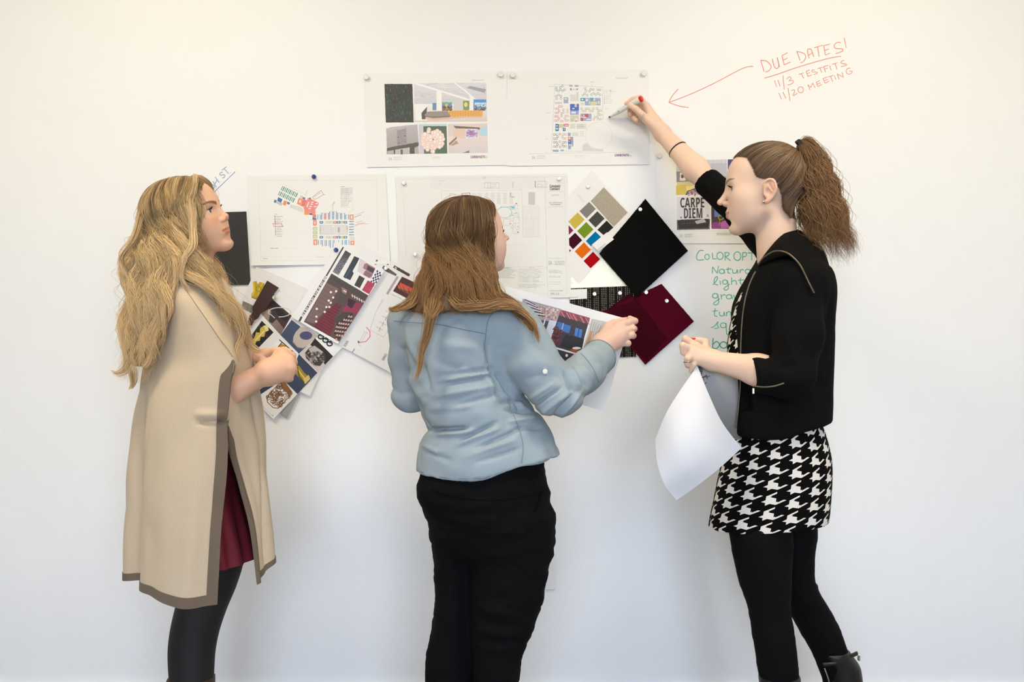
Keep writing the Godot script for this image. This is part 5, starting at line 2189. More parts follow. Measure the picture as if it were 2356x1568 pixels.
# strokes of a marker pen on the wall, given in an enlargement's coordinates
func pen(called: String, strokes: Array, ox: float, oy: float, sc: float, r_px: float, c: Color, label: String) -> void:
	var k := Kit.new()
	for s in strokes:
		var pts := PackedVector3Array()
		for a in range(0, s.size(), 2):
			var p := P(ox + s[a] / sc, oy + s[a + 1] / sc, 0.0)
			p.z = 0.0005
			pts.append(p)
		if pts.size() == 1:
			pts.append(pts[0] + Vector3(0.001, 0, 0))
		var line := smooth_line(pts, maxi(2, pts.size() * 5)) if pts.size() > 2 else pts
		var rad := even(line.size(), r_px * EYE.z / FOC)
		k.join(tube(line, rad, 6, true, 0.12, Vector3.BACK))
	top(called, k.mesh(), mat("marker ink %s" % c.to_html(), c, 0.6), label, "handwriting")


func oval(x: float, y: float, rx: float, ry: float, from := 0.0, to := TAU) -> Array:
	var out := []
	for a in 13:
		var g := lerpf(from, to, a / 12.0)
		out.append(x + cos(g) * rx)
		out.append(y + sin(g) * ry)
	return out


func magnet(px: float, py: float, r_px: float, z: float, m: Material, label: String, group: String, category := "magnet") -> void:
	var r := r_px * EYE.z / FOC
	var h := 0.0045
	var pr := PackedVector2Array([Vector2(0, 0), Vector2(r, 0), Vector2(r, h * 0.7), Vector2(r * 0.9, h), Vector2(r * 0.78, h * 0.92), Vector2(0, h * 0.88)])
	var p := P(px, py, 0.0)
	var t := top("magnet", turned(pr, 28, Vector3.ZERO, Basis(Vector3.RIGHT, PI / 2)).mesh(), m, label, category, group)
	t.position = Vector3(p.x, p.y, z)

# ---------------------------------------------------------------- what hangs on the wall
func v2(x: float, y: float) -> Vector2:
	return Vector2(x, y)


const PAPER := Color(0.928, 0.924, 0.913)
const GREY := Color(0.62, 0.62, 0.61)


func sheets() -> void:
	var s: Print
	var o: MeshInstance3D
	var rng := RandomNumberGenerator.new()
	rng.seed = 99
	var tl: Vector2
	var tr: Vector2
	var bl: Vector2
	# --- upper left sheet: photographs of an office
	tl = v2(838, 170); tr = v2(1165, 164.5); bl = v2(844, 385)
	s = Print.new(tl, tr, bl, 3.0, PAPER, 1)
	s.from(820, 150, 6.272)
	s.poly([405, 272, 808, 272, 828, 826, 425, 828], Color(0.235, 0.225, 0.205))
	for n in 420:
		var x := rng.randf_range(420, 800)
		var y := rng.randf_range(285, 790)
		var l := rng.randf_range(5, 40)
		s.line([x, y, x + 2, minf(y + l, 815)], rng.randf_range(2, 5), Color(0.235, 0.225, 0.205).lerp(Color(0.25, 0.62, 0.47), pow(rng.randf(), 1.6)))
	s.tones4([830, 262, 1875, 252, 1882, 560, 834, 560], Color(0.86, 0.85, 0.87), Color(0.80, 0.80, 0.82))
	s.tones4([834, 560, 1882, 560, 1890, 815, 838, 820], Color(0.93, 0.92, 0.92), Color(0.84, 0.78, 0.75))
	for n in 46:
		var x := rng.randf_range(840, 1840)
		var y := rng.randf_range(270, 500)
		s.line([x, y, minf(x + rng.randf_range(30, 260), 1870), y + rng.randf_range(-30, 60)], rng.randf_range(3, 9), Color(0.7, 0.69, 0.72).lerp(Color(0.95, 0.95, 0.95), rng.randf()))
	s.line([850, 265, 1200, 370, 1620, 500], 26, Color(0.95, 0.94, 0.94))
	s.line([1420, 258, 1560, 360, 1740, 520], 20, Color(0.95, 0.94, 0.94))
	s.poly([1590, 330, 1850, 400, 1872, 350, 1640, 300], Color(0.62, 0.62, 0.66))
	s.rect(1100, 545, 1165, 650, Color(0.4, 0.55, 0.72))
	s.rect(1235, 535, 1380, 650, Color(0.35, 0.58, 0.85))
	s.rect(1240, 590, 1375, 650, Color(0.38, 0.34, 0.26))
	s.rect(1285, 560, 1320, 640, Color(0.95, 0.75, 0.4))
	s.rect(1240, 540, 1375, 560, Color(0.45, 0.72, 0.4))
	s.rect(1400, 500, 1535, 655, Color(0.83, 0.81, 0.80))
	s.rect(1540, 515, 1630, 650, Color(0.5, 0.58, 0.38))
	s.disc(1580, 570, 26, 34, Color(0.93, 0.86, 0.4))
	s.rect(1690, 495, 1872, 650, Color(0.30, 0.55, 0.88))
	s.rect(1705, 540, 1870, 600, Color(0.75, 0.88, 0.95))
	s.rect(1695, 612, 1872, 655, Color(0.35, 0.28, 0.24))
	s.specks([1235, 590, 1380, 590, 1380, 650, 1235, 650], 120, 12, Color(0.2, 0.2, 0.2), Color(0.8, 0.6, 0.4))
	s.specks([1690, 560, 1872, 560, 1872, 650, 1690, 650], 140, 12, Color(0.2, 0.3, 0.5), Color(0.85, 0.85, 0.85))
	s.rect(1155, 380, 1232, 660, Color(0.95, 0.94, 0.92))
	s.rect(1632, 450, 1690, 660, Color(0.95, 0.94, 0.92))
	s.rect(850, 560, 1020, 800, Color(0.93, 0.93, 0.93))
	s.poly([940, 690, 1020, 600, 1010, 780, 945, 780], Color(0.35, 0.32, 0.32))
	s.poly([980, 715, 1030, 670, 1320, 660, 1370, 740, 1330, 755, 1100, 770, 1000, 745], Color(0.60, 0.55, 0.53))
	s.line([1000, 735, 1100, 750, 1340, 735], 10, Color(0.45, 0.40, 0.38))
	s.poly([1310, 665, 1400, 655, 1830, 652, 1815, 740, 1600, 735, 1400, 745, 1370, 740], Color(0.93, 0.66, 0.30))
	for n in 12:
		s.line([1350 + n * 38, 662, 1345 + n * 38, 738], 5, Color(0.80, 0.52, 0.2))
	s.poly([990, 750, 1100, 775, 1400, 745, 1600, 738, 1815, 742, 1810, 762, 1600, 755, 1400, 770, 1150, 795, 1000, 778], Color(0.90, 0.72, 0.58))
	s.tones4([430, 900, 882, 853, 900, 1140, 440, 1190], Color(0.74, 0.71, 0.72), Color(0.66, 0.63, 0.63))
	s.poly([430, 855, 620, 853, 430, 915], PAPER)
	s.poly([440, 1195, 897, 1108, 900, 1278, 440, 1285], Color(0.36, 0.34, 0.32))
	s.poly([585, 940, 720, 910, 730, 1145, 590, 1165], Color(0.60, 0.57, 0.58))
	for q in [[605, 1040], [700, 1020], [612, 1120], [700, 1098]]:
		s.disc(q[0], q[1], 8, 9, Color(0.3, 0.28, 0.28))
	s.poly([445, 1240, 540, 1225, 540, 1280, 445, 1282], Color(0.72, 0.69, 0.68))
	s.poly([560, 1220, 770, 1185, 770, 1278, 560, 1280], Color(0.76, 0.73, 0.71))
	s.line([655, 1225, 655, 1280], 30, Color(0.4, 0.38, 0.36))
	s.poly([840, 1190, 897, 1165, 898, 1276, 842, 1278], Color(0.70, 0.67, 0.66))
	s.specks([435, 920, 880, 870, 895, 1120, 440, 1180], 220, 8, Color(0.58, 0.55, 0.56), Color(0.78, 0.76, 0.76))
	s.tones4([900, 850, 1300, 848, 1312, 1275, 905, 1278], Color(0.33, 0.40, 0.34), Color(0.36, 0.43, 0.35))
	s.poly([900, 850, 965, 850, 978, 1278, 905, 1278], Color(0.80, 0.78, 0.82))
	s.poly([900, 850, 1300, 848, 1300, 880, 960, 880], Color(0.74, 0.82, 0.82))
	for n in 90:
		var g := rng.randf() * TAU
		var d := sqrt(rng.randf()) * 155.0
		var x := 1105 + cos(g) * d
		var y := 1080 + sin(g) * d * 1.08
		s.disc(x, y, 30, 32, Color(0.96, 0.86, 0.82).lerp(Color(0.95, 0.93, 0.90), rng.randf()))
		s.hoop(x, y, 24, 26, 5, Color(0.91, 0.66, 0.62))
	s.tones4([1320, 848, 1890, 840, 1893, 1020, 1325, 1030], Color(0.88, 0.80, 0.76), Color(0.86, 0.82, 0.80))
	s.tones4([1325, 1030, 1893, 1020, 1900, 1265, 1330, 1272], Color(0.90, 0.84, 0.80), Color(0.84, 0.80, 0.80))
	s.poly([1400, 875, 1780, 900, 1790, 930, 1430, 910], Color(0.45, 0.38, 0.34))
	s.poly([1395, 920, 1565, 912, 1565, 1060, 1400, 1030], Color(0.90, 0.78, 0.70))
	s.poly([1575, 915, 1750, 920, 1755, 1045, 1580, 1055], Color(0.88, 0.87, 0.92))
	for n in 60:
		s.line([rng.randf_range(1580, 1745), rng.randf_range(925, 1040), rng.randf_range(1580, 1745), rng.randf_range(925, 1040)], 4, Color.from_hsv(rng.randf_range(0.6, 1.0), 0.45, 0.75))
	s.poly([1780, 905, 1890, 880, 1893, 1015, 1790, 1020], Color(0.70, 0.84, 0.90))
	s.poly([1360, 1160, 1440, 1085, 1475, 1130, 1390, 1160], Color(0.72, 0.58, 0.50))
	s.poly([1335, 1130, 1445, 1030, 1450, 1060, 1345, 1160], Color(0.55, 0.45, 0.40))
	s.poly([1530, 1268, 1630, 1230, 1630, 1265], Color(0.5, 0.44, 0.42))
	s.greek(1665, 218, 1850, 218, 1, 7, Color(0.75, 0.74, 0.72))
	s.im.adjust_bcs(1.03, 0.93, 0.9)
	o = finish_sheet(s, "printed_sheet", "printed sheet with five office photographs, upper left of the wall", "poster", tl, tr, bl, 0.0012, "printed sheets on the wall")
	lettering("IA", 895, 369, 7.5, 6.5, 0.02, GREY, 0.0028, o)
	lettering("INTERIOR", 906, 364.0, 19, 3.0, 0.02, Color(0.72, 0.72, 0.71), 0.0028, o)
	lettering("ARCHITECTS", 906, 369.0, 19, 3.0, 0.02, Color(0.72, 0.72, 0.71), 0.0028, o)
	lettering("VANITY", 994, 366, 18, 5.5, 0.01, Color(0.80, 0.81, 0.70), 0.0028, o)
	lettering("CARBONITE", 1083, 364, 33, 5.6, 0.01, Color(0.45, 0.22, 0.45), 0.0028, o, true)
	lettering("m", 1117, 364, 5, 4.0, 0.01, Color(0.80, 0.82, 0.5), 0.0028, o, true)
	# --- upper middle sheet: test-fit floor plan
	tl = v2(1166.5, 163.5); tr = v2(1491, 160); bl = v2(1168, 382)
	s = Print.new(tl, tr, bl, 3.0, PAPER, 2)
	s.from(1160, 150, 6.272)
	var line_c := Color(0.66, 0.66, 0.64)
	s.line([725, 275, 1415, 320, 1425, 800], 3, line_c)
	s.line([725, 275, 715, 560, 685, 1230, 1060, 1245, 1130, 1245], 3, line_c)
	s.line([360, 1278, 1860, 1255], 4, Color(0.78, 0.77, 0.75))
	s.hoop(1365, 1015, 190, 195, 3, Color(0.80, 0.79, 0.77), 40)
	s.poly([1130, 1150, 1190, 1120, 1260, 1190, 1360, 1215, 1430, 1215, 1430, 1245, 1130, 1245], Color(0.83, 0.83, 0.82))
	var clusters := [
		[Color(0.42, 0.50, 0.50), [[752, 325], [752, 360], [783, 375], [812, 355], [808, 322], [840, 303], [842, 375], [870, 355], [785, 430], [752, 448], [817, 447], [757, 483], [817, 480]]],
		[Color(0.45, 0.55, 0.55), [[1167, 335], [1180, 368], [1165, 410], [1137, 435], [1197, 435], [1250, 350], [1285, 352], [1230, 375], [1350, 358], [1380, 358], [1260, 428], [1292, 408], [1322, 428], [1352, 408], [1382, 428]]],
		[Color(0.80, 0.35, 0.42), [[795, 597], [828, 597], [742, 630], [775, 630], [793, 660], [742, 688], [775, 688], [738, 740], [770, 740], [790, 770], [738, 800], [770, 800], [828, 700], [828, 735]]],
		[Color(0.78, 0.55, 0.55), [[855, 645], [855, 680], [912, 645], [912, 680], [885, 735], [915, 735], [875, 770], [890, 797], [920, 797], [817, 808], [845, 808]]],
		[Color(0.62, 0.60, 0.48), [[1115, 628], [1133, 660], [1167, 660], [1183, 630], [1218, 630], [1238, 660], [1272, 660], [1288, 628], [1340, 625], [1358, 655], [1390, 655], [1358, 690], [1358, 718], [1390, 718], [1345, 750], [1312, 750], [1292, 780], [1358, 780], [1392, 780]]],
		[Color(0.40, 0.42, 0.42), [[722, 1002], [755, 1002], [772, 1033], [722, 1062], [755, 1062], [803, 995], [722, 1113], [755, 1113], [772, 1145], [722, 1175], [755, 1175], [803, 1105], [855, 1113], [885, 1113], [838, 1145], [855, 1170], [885, 1170], [805, 1180]]],
		[Color(0.78, 0.58, 0.46), [[855, 1000], [885, 1000], [838, 1030], [855, 1058], [885, 1058]]]]
	for c in clusters:
		for q in c[1]:
			s.hoop(q[0], q[1], 14, 15, 5, c[0], 8)
			s.disc(q[0], q[1], 4, 4, Color(0.8, 0.8, 0.78), 6)
	for q in [
		[940, 285, 985, 312, Color(0.66, 0.64, 0.74)], [1020, 288, 1070, 312, Color(0.64, 0.64, 0.74)], [950, 335, 972, 365, Color(0.30, 0.60, 0.60)], [1042, 335, 1062, 360, Color(0.30, 0.60, 0.60)],
		[972, 345, 1042, 358, Color(0.86, 0.80, 0.80)], [950, 425, 1035, 520, Color(0.84, 0.84, 0.83)], [1040, 390, 1072, 520, Color(0.84, 0.82, 0.76)], [858, 465, 925, 550, Color(0.62, 0.66, 0.76)], [730, 530, 835, 562, Color(0.80, 0.80, 0.79)],
		[950, 560, 1078, 655, Color(0.25, 0.40, 0.76)], [1015, 560, 1048, 605, Color(0.80, 0.76, 0.82)], [950, 655, 1075, 715, Color(0.55, 0.60, 0.80)], [968, 668, 1035, 700, Color(0.88, 0.88, 0.90)], [950, 722, 1080, 815, Color(0.83, 0.82, 0.74)],
		[1098, 472, 1165, 520, Color(0.30, 0.62, 0.66)], [1165, 472, 1390, 580, Color(0.60, 0.65, 0.78)], [1248, 530, 1340, 578, Color(0.90, 0.85, 0.58)], [1245, 472, 1290, 520, Color(0.30, 0.62, 0.66)], [1100, 535, 1160, 580, Color(0.86, 0.86, 0.84)],
		[1100, 700, 1258, 805, Color(0.60, 0.65, 0.78)], [1130, 705, 1215, 748, Color(0.78, 0.28, 0.34)], [1100, 760, 1140, 805, Color(0.72, 0.34, 0.40)],
		[738, 848, 788, 952, Color(0.22, 0.42, 0.68)], [788, 848, 860, 905, Color(0.80, 0.78, 0.62)], [860, 848, 930, 885, Color(0.82, 0.38, 0.42)], [845, 905, 885, 950, Color(0.24, 0.40, 0.66)], [950, 845, 1028, 915, Color(0.85, 0.84, 0.76)],
		[1040, 845, 1185, 915, Color(0.87, 0.86, 0.82)], [917, 975, 960, 1025, Color(0.58, 0.62, 0.78)], [975, 970, 1068, 1025, Color(0.84, 0.85, 0.78)], [920, 1035, 998, 1170, Color(0.55, 0.62, 0.78)], [920, 1035, 970, 1080, Color(0.88, 0.46, 0.36)], [920, 1085, 962, 1130, Color(0.24, 0.36, 0.66)], [920, 1170, 962, 1212, Color(0.58, 0.64, 0.78)],
		[700, 1220, 782, 1250, Color(0.55, 0.66, 0.78)], [815, 1218, 858, 1242, Color(0.60, 0.62, 0.76)]]:
		s.rect(q[0], q[1], q[2], q[3], q[4])
	for q in [[1115, 488, 1140, 505], [1180, 490, 1210, 520], [1225, 520, 1238, 565], [1290, 480, 1312, 515], [1355, 520, 1378, 560], [985, 618, 1012, 635], [1140, 715, 1160, 735], [1110, 745, 1180, 758], [1188, 775, 1250, 790], [748, 870, 775, 885], [748, 905, 775, 928], [870, 862, 925, 872], [858, 915, 872, 932], [930, 1045, 955, 1065], [930, 1095, 945, 1110], [935, 1148, 985, 1158], [870, 480, 905, 495], [1030, 770, 1060, 790]]:
		s.rect(q[0], q[1], q[2], q[3], Color(0.92, 0.92, 0.92))
	s.specks([1165, 472, 1390, 472, 1390, 580, 1165, 580], 70, 10, Color(0.45, 0.5, 0.7), Color(0.85, 0.86, 0.92))
	s.specks([950, 720, 1080, 720, 1080, 815, 950, 815], 50, 8, Color(0.45, 0.5, 0.4), Color(0.8, 0.8, 0.75))
	for n in 3:
		s.line([1045, 862 + n * 22, 1150, 862 + n * 22], 5, Color(0.62, 0.60, 0.58))
	for a in 2:
		for b in 3:
			s.hoop(1105 + a * 28, 960 + b * 28, 8, 8, 3, Color(0.72, 0.72, 0.70), 6)
	for n in 9:
		s.rect(1436, 360 + n * 23, 1447, 370 + n * 23, Color(0.75, 0.32, 0.34) if n > 4 else Color(0.72, 0.72, 0.70))
		s.greek(1455, 365 + n * 23, 1560, 365 + n * 23, 1, 4, Color(0.74, 0.74, 0.72))
	s.rect(1530, 358, 1540, 368, Color(0.75, 0.32, 0.34))
	s.rect(1530, 376, 1540, 387, Color(0.3, 0.32, 0.4))
	s.greek(1545, 382, 1640, 382, 1, 4, Color(0.74, 0.74, 0.72))
	for q in [[640, 308], [610, 688], [595, 1068], [1235, 242], [1450, 628]]:
		s.greek(q[0], q[1], q[0] + 70, q[1], 1, 6, Color(0.76, 0.75, 0.73))
	s.greek(1610, 188, 1790, 188, 1, 9, Color(0.77, 0.76, 0.74))
	s.line([1262, 255, 1262, 320], 2, line_c)
	s.im.adjust_bcs(1.03, 0.93, 0.9)
	o = finish_sheet(s, "printed_sheet", "printed floor plan with round desk clusters and a large empty circle, under the marker tip", "poster", tl, tr, bl, 0.0014, "printed sheets on the wall")
	lettering("IA", 1224, 366, 7.5, 6.5, 0.02, GREY, 0.0030, o)
	lettering("INTERIOR", 1235, 361, 19, 3.0, 0.02, Color(0.72, 0.72, 0.71), 0.0030, o)
	lettering("ARCHITECTS", 1235, 366, 19, 3.0, 0.02, Color(0.72, 0.72, 0.71), 0.0030, o)
	lettering("TEST FIT", 1321, 362, 23, 5.5, 0.01, Color(0.82, 0.83, 0.74), 0.0030, o)
	lettering("CARBONITE", 1414, 360, 32.5, 5.6, 0.01, Color(0.40, 0.16, 0.46), 0.0030, o, true)
	lettering("m", 1447, 360, 5, 4.0, 0.01, Color(0.80, 0.82, 0.5), 0.0030, o, true)
	# --- left floor plan
	tl = v2(569, 404.5); tr = v2(887.6, 400.7); bl = v2(580, 611)
	s = Print.new(tl, tr, bl, 3.0, Color(0.918, 0.912, 0.897), 3)
	s.from(560, 390, 6.533)
	var faint := Color(0.80, 0.79, 0.76)
	s.line([225, 195, 275, 1370, 1200, 1365], 3, faint)
	s.line([225, 165, 2005, 165, 2030, 1350, 1560, 1360], 3, faint)
	s.line([280, 1305, 1130, 1300], 2, faint)
	s.greek(305, 1338, 385, 1338, 1, 9, Color(0.70, 0.69, 0.67))
	s.greek(415, 1185, 590, 1183, 1, 6, Color(0.45, 0.44, 0.43))
	s.line([590, 1184, 860, 1180], 2, faint)
	s.poly([580, 215, 980, 415, 900, 650, 500, 470], Color(0.93, 0.92, 0.90))
	s.line([580, 215, 980, 400], 3, Color(0.85, 0.72, 0.66))
	var dir := Vector2(0.875, 0.42).normalized()
	var nor := Vector2(-dir.y, dir.x)
	for r in 2:
		for n in 10:
			var p := v2(595, 250) + dir * (n * 27.0) + nor * (r * 88.0) + dir * (r * -4.0)
			var q := p + nor * 64.0
			s.line([p.x, p.y, q.x, q.y], 9 if n % 2 == 0 else 13, Color(0.13, 0.52, 0.47))
			s.line([p.x + 12, p.y + 6, q.x + 12, q.y + 6], 3, Color(0.72, 0.76, 0.74))
	s.poly([470, 450, 505, 465, 490, 505, 458, 490], Color(0.18, 0.50, 0.68))
	s.poly([525, 415, 590, 445, 570, 500, 510, 470], Color(0.22, 0.42, 0.66))
	s.poly([500, 475, 590, 505, 575, 545, 500, 510], Color(0.74, 0.74, 0.75))
	s.poly([615, 460, 660, 478, 635, 545, 590, 525], Color(0.90, 0.55, 0.36))
	s.poly([665, 480, 705, 498, 690, 530, 655, 515], Color(0.48, 0.40, 0.64))
	s.poly([700, 520, 860, 560, 910, 600, 905, 650, 700, 570], Color(0.84, 0.84, 0.82))
	s.poly([835, 425, 890, 440, 860, 540, 805, 515], Color(0.93, 0.55, 0.36))
	s.poly([860, 385, 900, 400, 885, 435, 848, 420], Color(0.80, 0.78, 0.78))
	s.poly([895, 410, 935, 425, 925, 455, 890, 440], Color(0.45, 0.40, 0.66))
	s.poly([890, 445, 955, 460, 925, 565, 862, 545], Color(0.90, 0.45, 0.42))
	s.poly([975, 420, 1135, 500, 1135, 520, 1080, 610, 1090, 640, 1075, 680, 920, 600, 905, 580], Color(0.93, 0.52, 0.50))
	for q in [[1040, 490], [1030, 520], [1015, 555], [1000, 585], [1080, 555], [1105, 510]]:
		s.poly([q[0] - 18, q[1] - 6, q[0] + 16, q[1] - 8, q[0] + 16, q[1] + 8, q[0] - 18, q[1] + 8], PAPER)
	s.line([985, 490, 960, 560], 16, PAPER)
	s.line([1010, 430, 1000, 440], 20, Color(0.45, 0.25, 0.3))
	s.poly([845, 460, 870, 462, 860, 500, 838, 495], PAPER)
	s.poly([918, 600, 1000, 640, 995, 680, 918, 680], Color(0.92, 0.58, 0.34))
	s.poly([1000, 650, 1040, 660, 1040, 685, 995, 680], Color(0.42, 0.34, 0.56))
	s.poly([1040, 670, 1095, 675, 1098, 730, 1045, 715], Color(0.92, 0.48, 0.42))
	s.poly([1040, 715, 1100, 735, 1100, 757, 1042, 755], Color(0.18, 0.42, 0.58))
	for q in [[1050, 762, 1105, 842, Color(0.93, 0.52, 0.40)], [1055, 1050, 1115, 1135, Color(0.92, 0.56, 0.42)], [1598, 675, 1660, 758, Color(0.92, 0.60, 0.48)], [1610, 1068, 1672, 1135, Color(0.93, 0.58, 0.48)], [1608, 1012, 1672, 1060, Color(0.82, 0.81, 0.83)]]:
		s.rect(q[0], q[1], q[2], q[3], q[4])
		s.rect((q[0] + q[2]) * 0.5 - 8, q[1] + 18, (q[0] + q[2]) * 0.5 + 8, q[3] - 18, PAPER)
	for n in 3:
		s.rect(1050, 865 + n * 60, 1112, 912 + n * 60, Color(0.66, 0.72, 0.38))
		s.rect(1058, 875 + n * 60, 1104, 885 + n * 60, PAPER)
		s.rect(1058, 893 + n * 60, 1104, 903 + n * 60, PAPER)
	var tops := [680, 655, 655, 632, 632, 655, 655, 680]
	for n in 8:
		var c := Color(0.80, 0.25, 0.36) if n == 2 else Color(0.26, 0.55, 0.74)
		s.rect(1118 + n * 60, tops[n], 1165 + n * 60, 748, Color(0.90, 0.91, 0.91))
		s.line([1120 + n * 60, tops[n], 1120 + n * 60, 748], 10, c if n != 1 else Color(0.35, 0.45, 0.7))
		s.line([1163 + n * 60, tops[n], 1163 + n * 60, 748], 10, c if n != 1 else Color(0.8, 0.3, 0.4))
		s.line([1120 + n * 60, tops[n], 1163 + n * 60, tops[n]], 5, Color(0.6, 0.7, 0.78))
		for m in 4:
			s.line([1128 + n * 60, tops[n] + 18 + m * 20, 1156 + n * 60, tops[n] + 18 + m * 20], 2, Color(0.7, 0.74, 0.76))
	var bots := [1125, 1148, 1148, 1172, 1100, 1090, 1130, 1130]
	for n in 8:
		if n == 4 or n == 5:
			s.line([1370 + (n - 4) * 65, 1062, 1370 + (n - 4) * 65, bots[n]], 9, Color(0.35, 0.62, 0.80))
			continue
		s.rect(1128 + n * 60, 1062, 1172 + n * 60, bots[n], Color(0.90, 0.91, 0.91))
		s.line([1130 + n * 60, 1062, 1130 + n * 60, bots[n]], 11, Color(0.25, 0.58, 0.78))
		s.line([1170 + n * 60, 1062, 1170 + n * 60, bots[n]], 9, Color(0.25, 0.58, 0.78))
	for n in 6:
		s.line([1595, 782 + n * 40, 1660, 780 + n * 40], 12, Color(0.20, 0.55, 0.75))
		s.line([1600, 800 + n * 40, 1655, 798 + n * 40], 3, Color(0.72, 0.76, 0.78))
	for r in [[775, 812], [1000, 1035]]:
		var x := 1148
		for c in [Color(0.20, 0.50, 0.72), Color(0.86, 0.86, 0.85), Color(0.78, 0.80, 0.62), Color(0.80, 0.80, 0.82), Color(0.84, 0.46, 0.50), Color(0.24, 0.52, 0.74), Color(0.74, 0.76, 0.42), Color(0.24, 0.52, 0.74)]:
			s.rect(x, r[0], x + 50, r[1], c)
			s.disc(x + 24, (r[0] + r[1]) * 0.5, 9, 9, PAPER)
			x += 52
	s.rect(1148, 835, 1568, 975, Color(0.86, 0.85, 0.84))
	s.line([1148, 835, 1568, 835, 1568, 975, 1148, 975, 1148, 835], 3, Color(0.70, 0.70, 0.69))
	s.line([1210, 840, 1210, 970], 2, Color(0.7, 0.7, 0.7))
	s.line([1330, 840, 1330, 970], 2, Color(0.7, 0.7, 0.7))
	s.rect(1420, 868, 1452, 945, Color(0.68, 0.68, 0.68))
	s.rect(1335, 838, 1365, 862, PAPER)
	for e in [1158, 1555]:
		s.specks([e - 14, 845, e + 14, 845, e + 14, 965, e - 14, 965], 26, 10, Color(0.6, 0.62, 0.35), Color(0.75, 0.75, 0.74))
	# legend, table and the pen marks over the print
	var lc := [Color(0.10, 0.48, 0.42), Color(0.55, 0.65, 0.35), Color(0.75, 0.2, 0.32), Color(0.1, 0.45, 0.5), Color(0.25, 0.25, 0.5), Color(0.2, 0.5, 0.65), Color(0.9, 0.55, 0.4), Color(0.92, 0.55, 0.45), Color(0.9, 0.6, 0.55), Color(0.4, 0.4, 0.6), Color(0.65, 0.5, 0.6), Color(0.85, 0.5, 0.5), Color(0.85, 0.85, 0.83)]
	s.greek(468, 672, 520, 672, 1, 8, GREY)
	for n in 13:
		s.disc(476 + n * 1.2, 704 + n * 25, 9, 9, lc[n], 10)
		s.greek(495 + n * 1.2, 704 + n * 25, 600, 704 + n * 25, 1, 6, Color(0.60, 0.59, 0.57))
	s.line([1460, 262, 1640, 275, 1650, 570, 1475, 570, 1460, 262], 2, Color(0.74, 0.73, 0.71))
	s.rect(1463, 275, 1640, 365, Color(0.86, 0.855, 0.84))
	s.greek(1465, 255, 1545, 255, 1, 7, GREY)
	s.greek(1468, 285, 1630, 555, 20, 4, Color(0.68, 0.67, 0.65))
	for x in [1545, 1582, 1615]:
		s.line([x, 275, x + 8, 490], 2, Color(0.72, 0.71, 0.7))
	var pen_red := Color(0.80, 0.36, 0.30)
	s.line([450, 815, 440, 812, 580, 805, 585, 850, 608, 856, 455, 858, 452, 815], 6, pen_red)
	s.line([1040, 415, 1170, 315, 1205, 375, 1228, 376, 1205, 378, 1075, 452, 1040, 415], 6, pen_red)
	s.line([1068, 410, 1160, 350], 5, Color(0.45, 0.62, 0.5))
	s.line([1675, 840, 1740, 808, 1830, 800], 5, Color(0.88, 0.50, 0.46))
	s.line([1680, 848, 1760, 818, 1880, 815], 5, Color(0.88, 0.50, 0.46))
	s.line([930, 400, 965, 305], 3, Color(0.55, 0.6, 0.58))
	s.line([1340, 620, 1345, 560, 1375, 485], 4, Color(0.45, 0.62, 0.52))
	s.line([1330, 545, 1370, 480], 4, Color(0.35, 0.55, 0.45))
	s.line([1670, 718, 1770, 680], 6, Color(0.4, 0.45, 0.42))
	s.line([1700, 680, 1825, 632], 4, Color(0.5, 0.55, 0.52))
	s.line([1575, 665, 1670, 590], 2, Color(0.6, 0.62, 0.6))
	s.line([1690, 800, 1790, 770], 4, Color(0.55, 0.6, 0.58))
	s.greek(1105, 1315, 1245, 1315, 1, 6, Color(0.76, 0.75, 0.72))
	s.im.adjust_bcs(1.03, 0.93, 0.9)
	finish_sheet(s, "printed_sheet", "printed floor plan in teal, orange and blue held by two blue magnets", "poster", tl, tr, bl, 0.0012, "printed sheets on the wall", 0.006)
	# --- large line drawing behind the middle person
	tl = v2(911.6, 405.8); tr = v2(1303.5, 399.5); bl = v2(922, 690)
	s = Print.new(tl, tr, bl, 2.6, Color(0.905, 0.90, 0.885), 4)
	s.from(900, 390, 4.752)
	s.rect(430, 70, 1690, 215, Color(0.89, 0.885, 0.875))
	s.line([120, 108, 1000, 90, 1895, 80], 2, faint)
	s.line([130, 110, 165, 975], 2, faint)
	s.line([1680, 82, 1712, 1375], 3, Color(0.76, 0.76, 0.75))
	s.line([1895, 80, 1918, 1370, 1712, 1375], 2, faint)
	s.rect(1500, 248, 1573, 385, Color(0.78, 0.775, 0.755))
	s.poly([1440, 390, 1620, 388, 1625, 735, 1450, 738], Color(0.885, 0.88, 0.868))
	for q in [[1530, 390, 1535, 540], [1440, 545, 1620, 545], [1550, 545, 1555, 735], [1450, 650, 1550, 650], [1440, 390, 1440, 735], [1620, 390, 1620, 735], [1450, 738, 1625, 735]]:
		s.line(q, 2, Color(0.80, 0.795, 0.785))
	s.line([550, 232, 1430, 225, 1440, 740], 2, Color(0.74, 0.74, 0.73))
	s.line([550, 232, 560, 700], 2, Color(0.74, 0.74, 0.73))
	s.line([525, 125, 600, 122], 2, Color(0.66, 0.66, 0.66))
	s.line([525, 155, 545, 155], 2, Color(0.66, 0.66, 0.66))
	for n in 7:
		var x := 905 + n * 68
		s.line([x, 250, x, 375], 2, Color(0.68, 0.68, 0.68))
		for m in 5:
			s.line([x - 22, 262 + m * 25, x + 22, 262 + m * 25], 2, Color(0.72, 0.72, 0.72))
			s.hoop(x - 14, 272 + m * 25, 5, 5, 2, Color(0.74, 0.74, 0.74), 6)
			s.hoop(x + 14, 272 + m * 25, 5, 5, 2, Color(0.74, 0.74, 0.74), 6)
